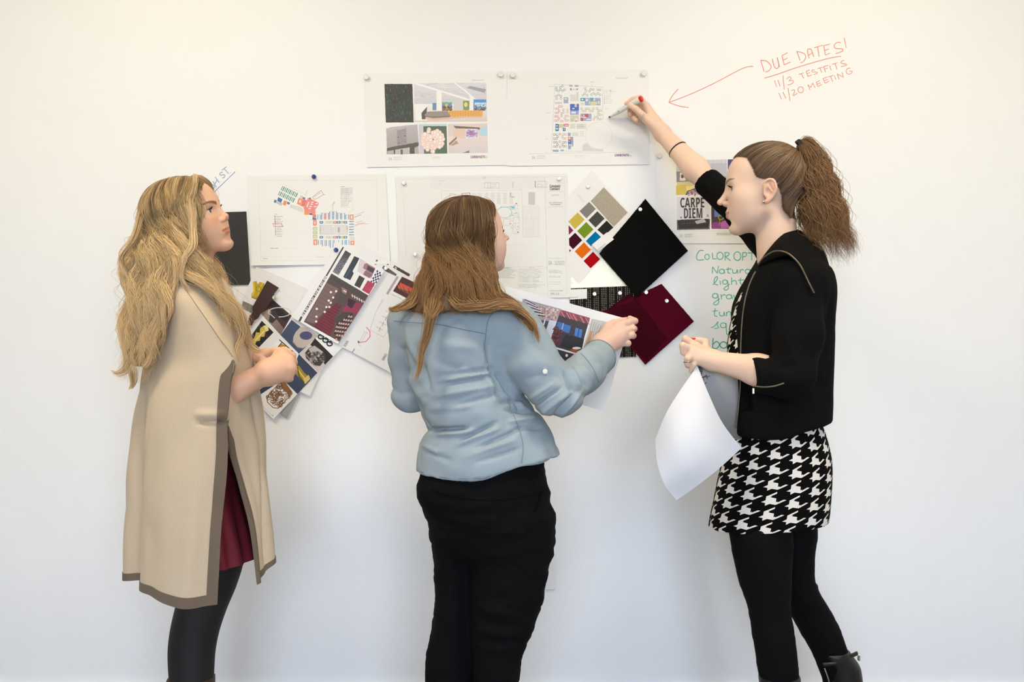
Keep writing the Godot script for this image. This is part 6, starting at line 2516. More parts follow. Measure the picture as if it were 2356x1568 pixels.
	for q in [[1020, 145, 1180, 205], [1060, 145, 1085, 205], [1085, 160, 1140, 190], [1575, 130, 1700, 195], [1600, 160, 1650, 190], [640, 265, 700, 370], [1345, 385, 1385, 430], [1335, 525, 1400, 585], [1230, 540, 1300, 610], [1335, 620, 1400, 700], [1300, 480, 1390, 505]]:
		s.line([q[0], q[1], q[2], q[1], q[2], q[3], q[0], q[3], q[0], q[1]], 3, Color(0.70, 0.70, 0.70))
	s.line([1575, 130, 1575, 195], 6, Color(0.45, 0.45, 0.45))
	s.line([1332, 135, 1332, 200], 4, Color(0.55, 0.55, 0.55))
	s.line([1305, 250, 1305, 300, 1350, 300], 5, Color(0.5, 0.5, 0.5))
	for q in [[1370, 372], [1385, 685]]:
		s.poly([q[0] - 8, q[1] - 8, q[0] + 10, q[1], q[0] - 8, q[1] + 8], Color(0.25, 0.25, 0.25))
	s.specks([1300, 440, 1400, 440, 1400, 720, 1300, 720], 120, 5, Color(0.5, 0.5, 0.5), Color(0.8, 0.8, 0.8))
	s.line([775, 265, 860, 255, 865, 300], 6, Color(0.82, 0.30, 0.36))
	s.line([775, 265, 780, 310], 6, Color(0.82, 0.30, 0.36))
	s.line([1295, 588, 1310, 596], 6, Color(0.85, 0.3, 0.3))
	s.hoop(1238, 470, 82, 60, 5, Color(0.40, 0.74, 0.74), 26)
	for n in 8:
		s.line([1330, 415, 1330 + cos(n * 0.79) * 28, 415 + sin(n * 0.79) * 24], 5, Color(0.30, 0.70, 0.72))
	s.line([1195, 410, 1260, 412, 1320, 405], 5, Color(0.40, 0.74, 0.74))
	s.line([990, 92, 1045, 90], 2, GREY)
	s.hoop(1018, 92, 12, 20, 2, GREY, 8)
	for q in [[1710, 243, 1885], [1712, 410, 1885]]:
		s.line([q[0], q[1], q[2], q[1] - 2], 3, Color(0.76, 0.76, 0.75))
	for q in [[1145, 1075, 1375, 1185, 14], [1398, 1095, 1680, 1165, 6], [1400, 1175, 1670, 1230, 6], [1400, 1250, 1690, 1290, 5], [1725, 1100, 1880, 1130, 4], [1725, 1165, 1895, 1175, 2], [1725, 1230, 1860, 1232, 1], [1725, 1252, 1890, 1254, 1], [1720, 970, 1895, 972, 1]]:
		s.greek(q[0], q[1], q[2], q[3], q[4], 3, Color(0.68, 0.68, 0.67))
	s.line([1130, 1068, 1700, 1060, 1702, 1085, 1390, 1088, 1392, 1290], 2, Color(0.75, 0.75, 0.74))
	s.line([1250, 825, 1470, 820], 2, faint)
	o = finish_sheet(s, "printed_sheet", "large pale line drawing with a title strip, behind the person in denim", "poster", tl, tr, bl, 0.0030, "printed sheets on the wall", 0.0012)
	lettering("Constant", 1264.5, 431.5, 24.5, 6.5, 0.01, Color(0.32, 0.31, 0.31), 0.0046, o, true)
	lettering("Contact", 1265.5, 437.5, 22, 6.0, 0.01, Color(0.32, 0.31, 0.31), 0.0046, o, true)
	lettering("2nd FLOOR", 1269, 450.5, 17, 2.8, 0.01, GREY, 0.0046, o)
	lettering("1601 TRAPELO ROAD", 1262.5, 468, 31, 2.8, 0.01, Color(0.55, 0.55, 0.55), 0.0046, o)
	lettering("WALTHAM MA", 1267, 472, 22, 2.8, 0.01, Color(0.5, 0.5, 0.5), 0.0046, o)
	lettering("IA", 1261.5, 609, 8.5, 9, 0.0, GREY, 0.0046, o)
	lettering("INTERIOR", 1276, 604, 23, 3.6, 0.0, GREY, 0.0046, o)
	lettering("ARCHITECTS", 1276, 609.5, 23.5, 3.6, 0.0, GREY, 0.0046, o)
	lettering("NOTICE", 1217.5, 617, 13, 2.8, 0.0, GREY, 0.0046, o)
	lettering("LEGAL NOTICE", 1150, 617.5, 22, 2.8, 0.0, GREY, 0.0046, o)
	lettering("EXITING DIAGRAM", 1264.5, 670, 30, 2.8, 0.0, Color(0.5, 0.5, 0.5), 0.0046, o)
	lettering("AN-3.0", 1266.5, 678, 19.5, 5.4, 0.0, Color(0.38, 0.38, 0.38), 0.0046, o)
	collage()
	samples()
	# --- sheet with the neighborhood photographs, behind the raised arm
	tl = v2(1507, 349); tr = v2(1834, 349); bl = v2(1508, 560)
	s = Print.new(tl, tr, bl, 3.0, PAPER, 9)
	s.from(1520, 340, 3.015)
	s.poly([110, 90, 460, 80, 460, 160, 108, 170], Color(0.80, 0.79, 0.82))
	for n in 6:
		s.line([300 + n * 30, 84, 300 + n * 30, 110], 2, Color(0.70, 0.69, 0.72))
	s.line([300, 110, 460, 108], 2, Color(0.70, 0.69, 0.72))
	s.poly([108, 165, 320, 165, 335, 240, 110, 245], Color(0.55, 0.53, 0.57))
	s.rect(132, 172, 172, 228, Color(0.90, 0.89, 0.88))
	s.disc(150, 198, 10, 13, Color(0.35, 0.33, 0.33))
	s.poly([112, 238, 230, 232, 235, 262, 112, 268], Color(0.85, 0.80, 0.60))
	s.poly([107, 262, 165, 255, 210, 265, 180, 325, 107, 328], Color(0.84, 0.75, 0.36))
	s.poly([175, 262, 240, 270, 200, 290, 180, 300], Color(0.95, 0.88, 0.55))
	s.poly([185, 298, 260, 270, 345, 275, 345, 322, 170, 328], Color(0.32, 0.36, 0.50))
	s.specks([190, 290, 330, 280, 335, 322, 175, 326], 90, 10, Color(0.75, 0.45, 0.4), Color(0.85, 0.85, 0.9))
	s.rect(345, 110, 460, 210, Color(0.72, 0.72, 0.74))
	s.poly([345, 200, 460, 200, 460, 325, 345, 325], Color(0.60, 0.60, 0.62))
	s.rect(465, 80, 800, 325, Color(0.30, 0.22, 0.45))
	s.specks([465, 80, 800, 80, 800, 325, 465, 325], 120, 30, Color(0.2, 0.15, 0.35), Color(0.85, 0.8, 0.9))
	s.poly([112, 340, 340, 336, 342, 500, 112, 505], Color(0.88, 0.87, 0.89))
	s.poly([112, 500, 342, 492, 340, 565, 112, 570], Color(0.42, 0.38, 0.39))
	s.poly([118, 508, 140, 498, 330, 492, 338, 510, 330, 556, 125, 562], Color(0.17, 0.15, 0.15))
	for n in 9:
		s.line([145 + n * 20, 502, 143 + n * 20, 522], 2, Color(0.36, 0.34, 0.34))
	s.line([140, 525, 322, 520], 3, Color(0.32, 0.30, 0.3))
	s.poly([235, 510, 300, 490, 315, 515, 250, 528], Color(0.70, 0.68, 0.67))
	s.line([320, 480, 325, 462, 332, 480], 3, Color(0.2, 0.2, 0.2))
	s.disc(141, 483, 5, 5, Color(0.25, 0.25, 0.25))
	s.poly([350, 400, 800, 395, 800, 562, 352, 562], Color(0.28, 0.22, 0.30))
	s.poly([372, 420, 470, 420, 470, 470, 372, 480], Color(0.38, 0.52, 0.78))
	s.poly([350, 520, 480, 500, 482, 560, 352, 562], Color(0.55, 0.25, 0.52))
	s.poly([410, 515, 475, 495, 480, 555, 420, 558], Color(0.76, 0.40, 0.72))
	s.poly([390, 480, 420, 478, 425, 515, 395, 520], Color(0.30, 0.27, 0.15))
	s.hoop(418, 482, 18, 16, 6, Color(0.72, 0.62, 0.22))
	s.line([410, 500, 405, 540], 4, Color(0.72, 0.62, 0.22))
	s.line([60, 578, 800, 574], 2, Color(0.80, 0.79, 0.78))
	o = finish_sheet(s, "printed_sheet", "printed sheet of room photographs behind the raised arm", "poster", tl, tr, bl, 0.0012, "printed sheets on the wall")
	lettering("CARPE", 1565, 477.5, 55, 22.5, 0.01, Color(0.24, 0.22, 0.22), 0.0028, o, true)
	lettering("DIEM", 1573.5, 502, 42, 23, 0.01, Color(0.24, 0.22, 0.22), 0.0028, o, true)
	lettering("IA", 1563.5, 545.5, 7, 6.5, 0.0, GREY, 0.0028, o)
	lettering("INTERIOR", 1575, 541, 18, 3.0, 0.0, GREY, 0.0028, o)
	lettering("ARCHITECTS", 1575, 545.5, 18, 3.0, 0.0, GREY, 0.0028, o)
	lettering("NEIGHBORHOOD", 1648, 540.5, 52, 5.6, 0.0, Color(0.66, 0.72, 0.58), 0.0028, o)
	magnets()


func collage() -> void:
	var s: Print
	var o: MeshInstance3D
	var rng := RandomNumberGenerator.new()
	rng.seed = 7
	# dark grey woven sample board at the left
	var tw := mat("charcoal woven wallcovering", Color(0.26, 0.26, 0.255), 0.85)
	relief(tw, noise_tex(0.16, 41, 256, 2), 14.0, 0.08)
	var k := sheet_mesh(v2(474, 489.5), v2(567, 486.5), v2(484, 657.5), 0.0020, 0.002, 0.001, 3)
	top("sample_board", k.mesh(), tw, "charcoal woven sample board behind the blond person's face", "sample board")
	# white sheet turned about 24 degrees, with a yellow vase and a dark lamp
	var tl := v2(592, 613.5); var tr := v2(806, 706.5); var bl := v2(500, 817)
	s = Print.new(tl, tr, bl, 2.6, Color(0.90, 0.89, 0.875), 5)
	s.from(540, 560, 3.733)
	s.poly([75, 492, 190, 545, 160, 605, 60, 555], Color(0.46, 0.46, 0.43))
	s.poly([158, 330, 192, 322, 200, 350, 222, 330, 262, 345, 262, 380, 230, 410, 220, 470, 195, 480, 148, 462, 150, 430, 165, 410], Color(0.74, 0.62, 0.08))
	s.line([165, 335, 172, 400, 160, 440], 12, Color(0.88, 0.76, 0.16))
	s.line([240, 345, 215, 395, 205, 450], 12, Color(0.86, 0.73, 0.12))
	s.hoop(208, 390, 20, 22, 6, Color(0.58, 0.46, 0.03))
	s.line([150, 462, 195, 478], 7, Color(0.5, 0.4, 0.03))
	s.line([200, 205, 610, 390, 560, 520], 2, Color(0.84, 0.83, 0.81))
	finish_sheet(s, "printed_sheet", "tilted sheet with a yellow knotted object, tucked under the brown lamp photo", "poster", tl, tr, bl, 0.0048, "printed sheets on the wall", 0.004)
	# photo collage turned 45 degrees
	var br := v2(631, 963); tr = v2(789, 799); tl = v2(645, 655)
	bl = tl + br - tr
	s = Print.new(tl, tr, bl, 3.2, Color(0.90, 0.89, 0.885), 6)
	s.from(540, 560, 3.733)
	# mirror-topped stool
	s.poly([320, 470, 495, 620, 430, 735, 300, 610, 230, 590], Color(0.24, 0.15, 0.15))
	s.tones4([230, 600, 300, 560, 430, 735, 400, 785], Color(0.62, 0.55, 0.50), Color(0.45, 0.38, 0.35))
	s.poly([300, 525, 345, 490, 470, 640, 440, 670, 360, 610], Color(0.10, 0.07, 0.07))
	s.hoop(392, 590, 95, 40, 8, Color(0.82, 0.78, 0.75), 24)
	s.poly([310, 600, 350, 570, 385, 630, 330, 685, 300, 670], Color(0.20, 0.17, 0.17))
	s.line([312, 605, 350, 640], 7, Color(0.85, 0.82, 0.8))
	# gold object on black
	s.poly([240, 663, 340, 762, 195, 910, 120, 830], Color(0.055, 0.05, 0.05))
	s.poly([255, 705, 290, 700, 300, 745, 270, 760, 262, 800, 230, 800, 222, 835, 195, 838, 180, 870, 150, 840, 180, 800, 190, 760, 222, 765, 225, 728], Color(0.80, 0.70, 0.30))
	s.poly([255, 705, 290, 700, 300, 745, 275, 755], Color(0.90, 0.84, 0.55))
	s.line([185, 830, 260, 750], 8, Color(0.92, 0.86, 0.62))
	s.poly([120, 800, 175, 860, 195, 900, 150, 900, 120, 860], Color(0.50, 0.48, 0.47))
	# low table with gold legs
	s.poly([395, 815, 545, 945, 525, 975, 300, 900], Color(0.93, 0.925, 0.92))
	s.line([390, 825, 530, 948], 8, Color(0.10, 0.09, 0.08))
	s.poly([405, 855, 450, 880, 420, 910, 375, 895], Color(0.75, 0.50, 0.12))
	s.poly([470, 910, 510, 935, 500, 960, 460, 935], Color(0.75, 0.50, 0.12))
	s.line([410, 850, 372, 895], 6, Color(0.15, 0.1, 0.05))
	# armchair on slate blue
	s.poly([495, 655, 700, 815, 557, 945, 400, 785], Color(0.245, 0.285, 0.39))
	s.poly([530, 760, 570, 715, 620, 720, 690, 770, 720, 795, 640, 870, 590, 900, 540, 890, 505, 850, 510, 800], Color(0.74, 0.69, 0.65))
	s.disc(618, 790, 54, 36, Color(0.27, 0.28, 0.42))
	s.line([510, 850, 545, 890, 590, 898], 8, Color(0.55, 0.50, 0.47))
	# black ornament sheet's corner
	s.poly([700, 815, 745, 760, 925, 895, 850, 970], Color(0.92, 0.915, 0.91))
	for q in [[745, 800], [785, 830], [820, 860]]:
		s.hoop(q[0], q[1], 22, 18, 11, Color(0.06, 0.06, 0.06))
		s.hoop(q[0] + 8, q[1] - 14, 9, 9, 6, Color(0.06, 0.06, 0.06))
	# silver side table
	s.poly([695, 812, 850, 968, 720, 1105, 557, 945], Color(0.80, 0.76, 0.74))
	s.poly([695, 812, 850, 968, 780, 1040, 700, 900, 655, 870], Color(0.11, 0.055, 0.055))
	s.poly([640, 900, 690, 870, 770, 930, 790, 985, 735, 1055, 690, 1050, 620, 985, 608, 940], Color(0.22, 0.19, 0.18))
	s.poly([640, 905, 690, 875, 765, 930, 745, 950, 700, 930, 660, 940], Color(0.72, 0.68, 0.66))
	s.specks([640, 920, 740, 920, 780, 1000, 650, 1010], 90, 14, Color(0.05, 0.04, 0.04), Color(0.75, 0.72, 0.70))
	s.line([612, 945, 690, 1045, 735, 1052], 7, Color(0.62, 0.58, 0.56))
	# gold bar on slate blue
	s.poly([557, 948, 716, 1108, 545, 1290, 440, 1185, 500, 1090], Color(0.20, 0.235, 0.335))
	s.poly([520, 1040, 560, 1050, 605, 1110, 655, 1160, 610, 1205, 560, 1150, 530, 1120], Color(0.62, 0.52, 0.14))
	s.line([530, 1050, 570, 1110, 625, 1180], 12, Color(0.85, 0.76, 0.36))
	s.line([545, 1060, 560, 1140, 600, 1190], 8, Color(0.30, 0.23, 0.04))
	s.poly([595, 1165, 640, 1125, 655, 1160, 612, 1205], Color(0.82, 0.74, 0.42))
	s.poly([200, 1270, 320, 1180, 400, 1180, 220, 1300], Color(0.17, 0.20, 0.29))
	# openwork stool
	s.poly([395, 1190, 440, 1185, 503, 1275, 490, 1295, 440, 1270, 405, 1225], Color(0.52, 0.36, 0.16))
	for n in 70:
		var u := rng.randf()
		var v := rng.randf()
		var p := v2(395, 1200).lerp(v2(500, 1290), u).lerp(v2(285, 1315).lerp(v2(385, 1410), u), v)
		s.hoop(p.x, p.y, rng.randf_range(8, 17), rng.randf_range(8, 17), 5, Color(0.45, 0.30, 0.16), 10)
	s.line([395, 1190, 282, 1315, 290, 1360, 335, 1405, 380, 1412, 503, 1285], 6, Color(0.40, 0.26, 0.12))
	s.line([250, 1395, 325, 1470], 2, GREY)
	s.disc(335, 1474, 4, 4, Color(0.2, 0.2, 0.2))
	finish_sheet(s, "printed_sheet", "collage sheet of furniture photographs turned like a diamond, behind the clasped hands", "poster", tl, tr, bl, 0.0092, "printed sheets on the wall", 0.003)
	# brown lamp cut-out on top of it
	var lamp := Kit.new()
	var outline := PackedVector2Array()
	for q in [[290, 320], [390, 382], [350, 432], [345, 470], [330, 490], [300, 530], [262, 585], [235, 600], [215, 640], [180, 660], [160, 705], [120, 700], [140, 620], [165, 595], [165, 545]]:
		var p := P(540 + q[0] / 3.733, 560 + q[1] / 3.733, 0.0)
		outline.append(v2(p.x, p.y))
	flat_piece(lamp, outline, 0.0160, 0.0008)
	top("photo_cutout", lamp.mesh(), mat("dark brown print", Color(0.215, 0.105, 0.085), 0.5), "dark brown lamp-shaped cut-out pinned beside the yellow object", "cut-out")
	# small black and grey corners under the collage
	var under := Kit.new()
	var o2 := PackedVector2Array()
	for q in [[660, 930], [676, 897], [702, 868], [690, 906], [662, 961], [645, 950]]:
		var p := P(q[0], q[1], 0.0)
		o2.append(v2(p.x, p.y))
	flat_piece(under, o2, 0.0075, 0.0006)
	top("printed_sheet", under.mesh(), mat("grey photo print", Color(0.62, 0.61, 0.60), 0.6), "grey corner of a sheet showing under the diamond-turned collage", "poster", "printed sheets on the wall")
	# two brand boards turned about 30 degrees
	tl = v2(833.5, 563.4); tr = v2(1015.5, 659.4); bl = v2(728, 766)
	s = Print.new(tl, tr, bl, 2.6, Color(0.905, 0.90, 0.895), 8)
	s.from(540, 560, 3.733)
	s.line([1225, 145, 1212, 180], 14, Color(0.27, 0.26, 0.25))
	s.line([1335, 142, 1316, 180], 14, Color(0.27, 0.26, 0.25))
	s.poly([1280, 190, 1305, 200, 1395, 265, 1385, 280, 1300, 240, 1268, 210], Color(0.36, 0.34, 0.35))
	s.poly([1375, 188, 1510, 265, 1497, 285, 1362, 208], Color(0.27, 0.21, 0.21))
	s.line([1380, 205, 1392, 215], 12, Color(0.85, 0.75, 0.7))
	s.poly([1395, 280, 1412, 288, 1320, 440, 1302, 430], Color(0.66, 0.62, 0.66))
	s.poly([1440, 285, 1580, 350, 1480, 470, 1362, 408], Color(0.30, 0.12, 0.12))
	s.poly([1425, 335, 1550, 395, 1530, 420, 1400, 380], Color(0.80, 0.30, 0.18))
	for n in 10:
		var x := 1400 + n * 15
		s.line([x, 350 + n * 6, x + 22, 395 + n * 8], 5, Color(0.95, 0.75, 0.45).lerp(Color(0.35, 0.1, 0.1), rng.randf()))
	for q in [[1345, 430, 1460, 490], [1270, 480, 1210, 600], [1210, 600, 1165, 740], [1165, 740, 1280, 805], [1280, 805, 1400, 620], [1280, 480, 1245, 545], [1350, 440, 1430, 470]]:
		s.line(q, 3, Color(0.72, 0.71, 0.71))
	for n in 4:
		var x := 1320 - n * 27
		var y := 590 + n * 46
		s.line([x - 22, y - 14, x + 34, y + 16], 3, Color(0.62, 0.58, 0.58))
		s.line([x + 16, y - 12, x + 2, y + 26], 5, Color(0.72, 0.50, 0.52))
	s.line([1135, 718, 1165, 755, 1165, 800, 1130, 840, 1065, 852], 7, Color(0.85, 0.40, 0.52))
	s.poly([1060, 830, 1080, 848, 1062, 852], Color(0.2, 0.2, 0.2))
	for q in [[1145, 755, 1090, 840], [1120, 760, 1075, 840], [1060, 855, 1090, 885], [1115, 755, 1150, 775]]:
		s.line(q, 3, Color(0.70, 0.69, 0.70))
	s.poly([1012, 930, 1030, 898, 1036, 905, 1018, 938], Color(0.55, 0.54, 0.54))
	o = finish_sheet(s, "printed_sheet", "tilted board with a small red photograph and faint line drawings, left of the denim shoulder", "poster", tl, tr, bl, 0.0062, "printed sheets on the wall", 0.0015)
	lettering("SONOS", 883.5, 829.5, 17, 6.0, 1.03, Color(0.55, 0.55, 0.55), 0.0084, o, true)
	lettering("SONOS", 796, 798, 15, 6.0, 1.03, Color(0.5, 0.5, 0.5), 0.0084, o, true)
	tl = v2(779.5, 562); tr = v2(886, 624); bl = v2(673, 729)
	s = Print.new(tl, tr, bl, 3.2, Color(0.915, 0.91, 0.905), 10)
	s.from(540, 560, 3.733)
	s.line([945, 30, 797, 280], 13, Color(0.27, 0.265, 0.255))
	s.line([585, 632, 568, 665], 17, Color(0.24, 0.23, 0.22))
	var hd := v2(-0.5135, 0.858)
	var hp := v2(790, 292)
	while hp.y < 622.0:
		var hw := rng.randf_range(4, 11)
		s.line([hp.x - 7, hp.y - 4, hp.x + 7, hp.y + 4], hw, Color(0.22, 0.21, 0.20))
		if rng.randf() < 0.6:
			s.line([hp.x - 2, hp.y - 1, hp.x + 3, hp.y + 2], hw + 1.5, Color(0.75, 0.74, 0.73))
		hp += hd * (hw + 3.0)
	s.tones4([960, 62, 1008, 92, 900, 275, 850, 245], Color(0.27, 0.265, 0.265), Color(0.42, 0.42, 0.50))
	s.specks([930, 120, 990, 130, 900, 270, 855, 245], 120, 5, Color(0.5, 0.48, 0.5), Color(0.8, 0.75, 0.75))
	s.poly([1035, 112, 1078, 130, 1062, 165, 1020, 240, 1030, 260, 1000, 318, 940, 290], Color(0.205, 0.23, 0.255))
	s.line([1000, 225, 955, 300], 9, Color(0.22, 0.36, 0.52))
	s.poly([1085, 130, 1215, 215, 1165, 305, 1060, 240], Color(0.83, 0.79, 0.81))
	s.poly([1120, 180, 1140, 172, 1215, 215, 1190, 275, 1165, 300, 1110, 270, 1135, 230, 1108, 215], Color(0.62, 0.46, 0.48))
	s.poly([1150, 190, 1212, 225, 1195, 258, 1142, 228], Color(0.30, 0.25, 0.27))
	for n in 7:
		s.line([1128 + n * 10, 240 + n * 5, 1115 + n * 10, 268 + n * 6], 4, Color(0.42, 0.30, 0.32))
	s.poly([1225, 225, 1268, 250, 1215, 348, 1172, 322], Color(0.88, 0.88, 0.91))
	for a in 7:
		for b in 4:
			if (a + b) % 2 == 0:
				var p := v2(1230, 232) + v2(11, 6.5) * b + v2(-8.5, 14.5) * a
				s.poly([p.x, p.y, p.x + 11, p.y + 6.5, p.x + 3, p.y + 20, p.x - 8, p.y + 14], Color(0.16, 0.19, 0.33))
	s.poly([1078, 275, 1125, 302, 1082, 385, 1035, 360], Color(0.22, 0.225, 0.215))
	s.poly([1150, 318, 1210, 352, 1160, 437, 1100, 402], Color(0.70, 0.22, 0.34))
	s.specks([1150, 320, 1208, 352, 1160, 432, 1104, 402], 60, 7, Color(0.55, 0.12, 0.22), Color(0.80, 0.40, 0.48))
	# the staircase photograph
	s.poly([840, 260, 1155, 447, 925, 852, 605, 672], Color(0.335, 0.265, 0.255))
	s.poly([845, 262, 1152, 448, 1128, 492, 830, 300], Color(0.285, 0.265, 0.25))
	s.poly([800, 340, 900, 390, 830, 520, 690, 690, 620, 665], Color(0.47, 0.38, 0.365))
	for n in 9:
		s.line([790 - n * 16, 360 + n * 34, 880 - n * 20, 420 + n * 30], 3, Color(0.36, 0.28, 0.27))
	s.poly([880, 510, 930, 530, 860, 640, 870, 700, 830, 795, 690, 715, 760, 620], Color(0.45, 0.13, 0.20))
	for n in 12:
		var f := n / 11.0
		s.line([lerpf(880, 695, f), lerpf(515, 708, f), lerpf(925, 832, f), lerpf(535, 788, f)], 5, Color(0.30, 0.07, 0.12))
	s.poly([935, 400, 985, 425, 960, 480, 900, 540, 885, 500], Color(0.30, 0.27, 0.26))
	s.poly([935, 560, 1000, 500, 1100, 520, 1060, 610, 950, 600], Color(0.55, 0.18, 0.29))
	s.poly([985, 470, 1050, 500, 1010, 560, 975, 530], Color(0.20, 0.10, 0.16))
	s.poly([870, 650, 940, 590, 1000, 590, 1030, 600, 1000, 650, 890, 690], Color(0.25, 0.235, 0.225))
	s.poly([925, 375, 975, 400, 965, 440, 930, 420], Color(0.55, 0.45, 0.42))
	s.line([945, 405, 965, 418], 10, Color(0.92, 0.85, 0.8))
	# chequered floor and frieze
	for a in 9:
		for b in 7:
			var p := v2(880, 700) + v2(20, -14.5) * b + v2(-4.0, 17) * a + v2(b * a * 0.6, 0)
			if p.x + p.y * 0.57 > 1418 or p.x < 862:
				continue
			s.poly([p.x, p.y, p.x + 13, p.y - 14, p.x + 18, p.y + 3, p.x + 5, p.y + 17], Color(0.075, 0.065, 0.075) if (a + b) % 2 == 0 else Color(0.84, 0.66, 0.62))
	for a in 6:
		s.poly([1010 + a * 20, 440 + a * 11, 1020 + a * 20, 436 + a * 11, 1028 + a * 20, 456 + a * 11, 1018 + a * 20, 466 + a * 11], Color(0.86, 0.78, 0.75))
	for q in [[880, 412], [835, 420], [855, 465], [817, 492], [835, 510], [797, 547], [822, 546], [715, 562], [783, 588], [712, 628], [710, 670]]:
		s.disc(q[0], q[1], 10, 10, Color(0.90, 0.82, 0.78))
		s.disc(q[0], q[1], 6, 6, Color(1.0, 0.97, 0.94))
	o = finish_sheet(s, "printed_sheet", "tilted board with a red staircase photograph and chair pictures, overlapping the collage", "poster", tl, tr, bl, 0.0175, "printed sheets on the wall", 0.002)
	# the heading along the board's edge is too blurred to read


# a flat piece with any outline (wall coordinates), z of its back, and its thickness
func flat_piece(k: Kit, outline: PackedVector2Array, z: float, thick: float) -> void:
	var idx := Geometry2D.triangulate_polygon(outline)
	var cw := Geometry2D.is_polygon_clockwise(outline)
	var n := outline.size()
	for s in [[z + thick, 1.0], [z, -1.0]]:
		var b := k.v.size()
		for p in outline:
			k.v.append(Vector3(p.x, p.y, s[0]))
			k.n.append(Vector3(0, 0, s[1]))
			k.u.append(p)
			k.c.append(Color.WHITE)
		for a in range(0, idx.size(), 3):
			var p0 := outline[idx[a]]
			var p1 := outline[idx[a + 1]]
			var p2 := outline[idx[a + 2]]
			var turn := (p1 - p0).cross(p2 - p0) > 0.0
			if turn == (s[1] < 0.0):
				k.tri(b + idx[a], b + idx[a + 1], b + idx[a + 2])
			else:
				k.tri(b + idx[a], b + idx[a + 2], b + idx[a + 1])
	for a in n:
		var p := outline[a]
		var q := outline[(a + 1) % n]
		var d := (q - p).normalized()
		var nn := Vector3(d.y, -d.x, 0) * (-1.0 if cw else 1.0)
		var b := k.v.size()
		for e in [[p, z + thick], [q, z + thick], [q, z], [p, z]]:
			k.v.append(Vector3(e[0].x, e[0].y, e[1]))
			k.n.append(nn)
			k.u.append(e[0])
			k.c.append(Color.WHITE)
		k.tri(b, b + 2, b + 1)
		k.tri(b, b + 3, b + 2)


# a square of cloth: corners in photo px, its thickness, with a frayed edge
func swatch(called: String, label: String, c: Array, z: float, thick: float, m: Material, fray: Material, seed_: int) -> MeshInstance3D:
	var rows := []
	var rng := RandomNumberGenerator.new()
	rng.seed = seed_
	for b in 6:
		var line := PackedVector3Array()
		for a in 6:
			var u := a / 5.0
			var v := b / 5.0
			var p: Vector2 = (c[0] as Vector2).lerp(c[1], u).lerp((c[3] as Vector2).lerp(c[2], u), v)
			var w := P(p.x, p.y, 0.0)
			w.z = z + thick * 0.5 + 0.002 * pow(maxf(absf(u - 0.5), absf(v - 0.5)) * 2.0, 4.0) + rng.randf_range(0, 0.0008)
			line.append(w)
		rows.append(line)
	var k := loft(rows, 30, 30, false)
	var o := top(called, thicken(k, 30, 30, thick).mesh(), m, label, "fabric sample", "fabric samples on the wall")
	var f := Kit.new()
	for e in 4:
		var a: Vector2 = c[e]
		var b: Vector2 = c[(e + 1) % 4]
		var out := (b - a).orthogonal().normalized()
		var mid: Vector2 = (c[0] + c[2]) * 0.5
		if out.dot(a - mid) < 0.0:
			out = -out
		for n in 150:
			var p := a.lerp(b, rng.randf())
			var q := p + out * rng.randf_range(0.2, 1.5) + (b - a).normalized() * rng.randf_range(-1.0, 1.0)
			var p3 := P(p.x - out.x, p.y - out.y, 0.0)
			var q3 := P(q.x, q.y, 0.0)
			p3.z = z + thick * 0.6 + 0.0016
			q3.z = z + thick * rng.randf_range(0.2, 1.1) + 0.0016
			f.join(tube(PackedVector3Array([p3, q3]), PackedFloat32Array([0.0005, 0.0002]), 3))
	var fr := part("frayed_edge", f.mesh(), fray, o)
	fr.set_meta("kind", "stuff")
	return o


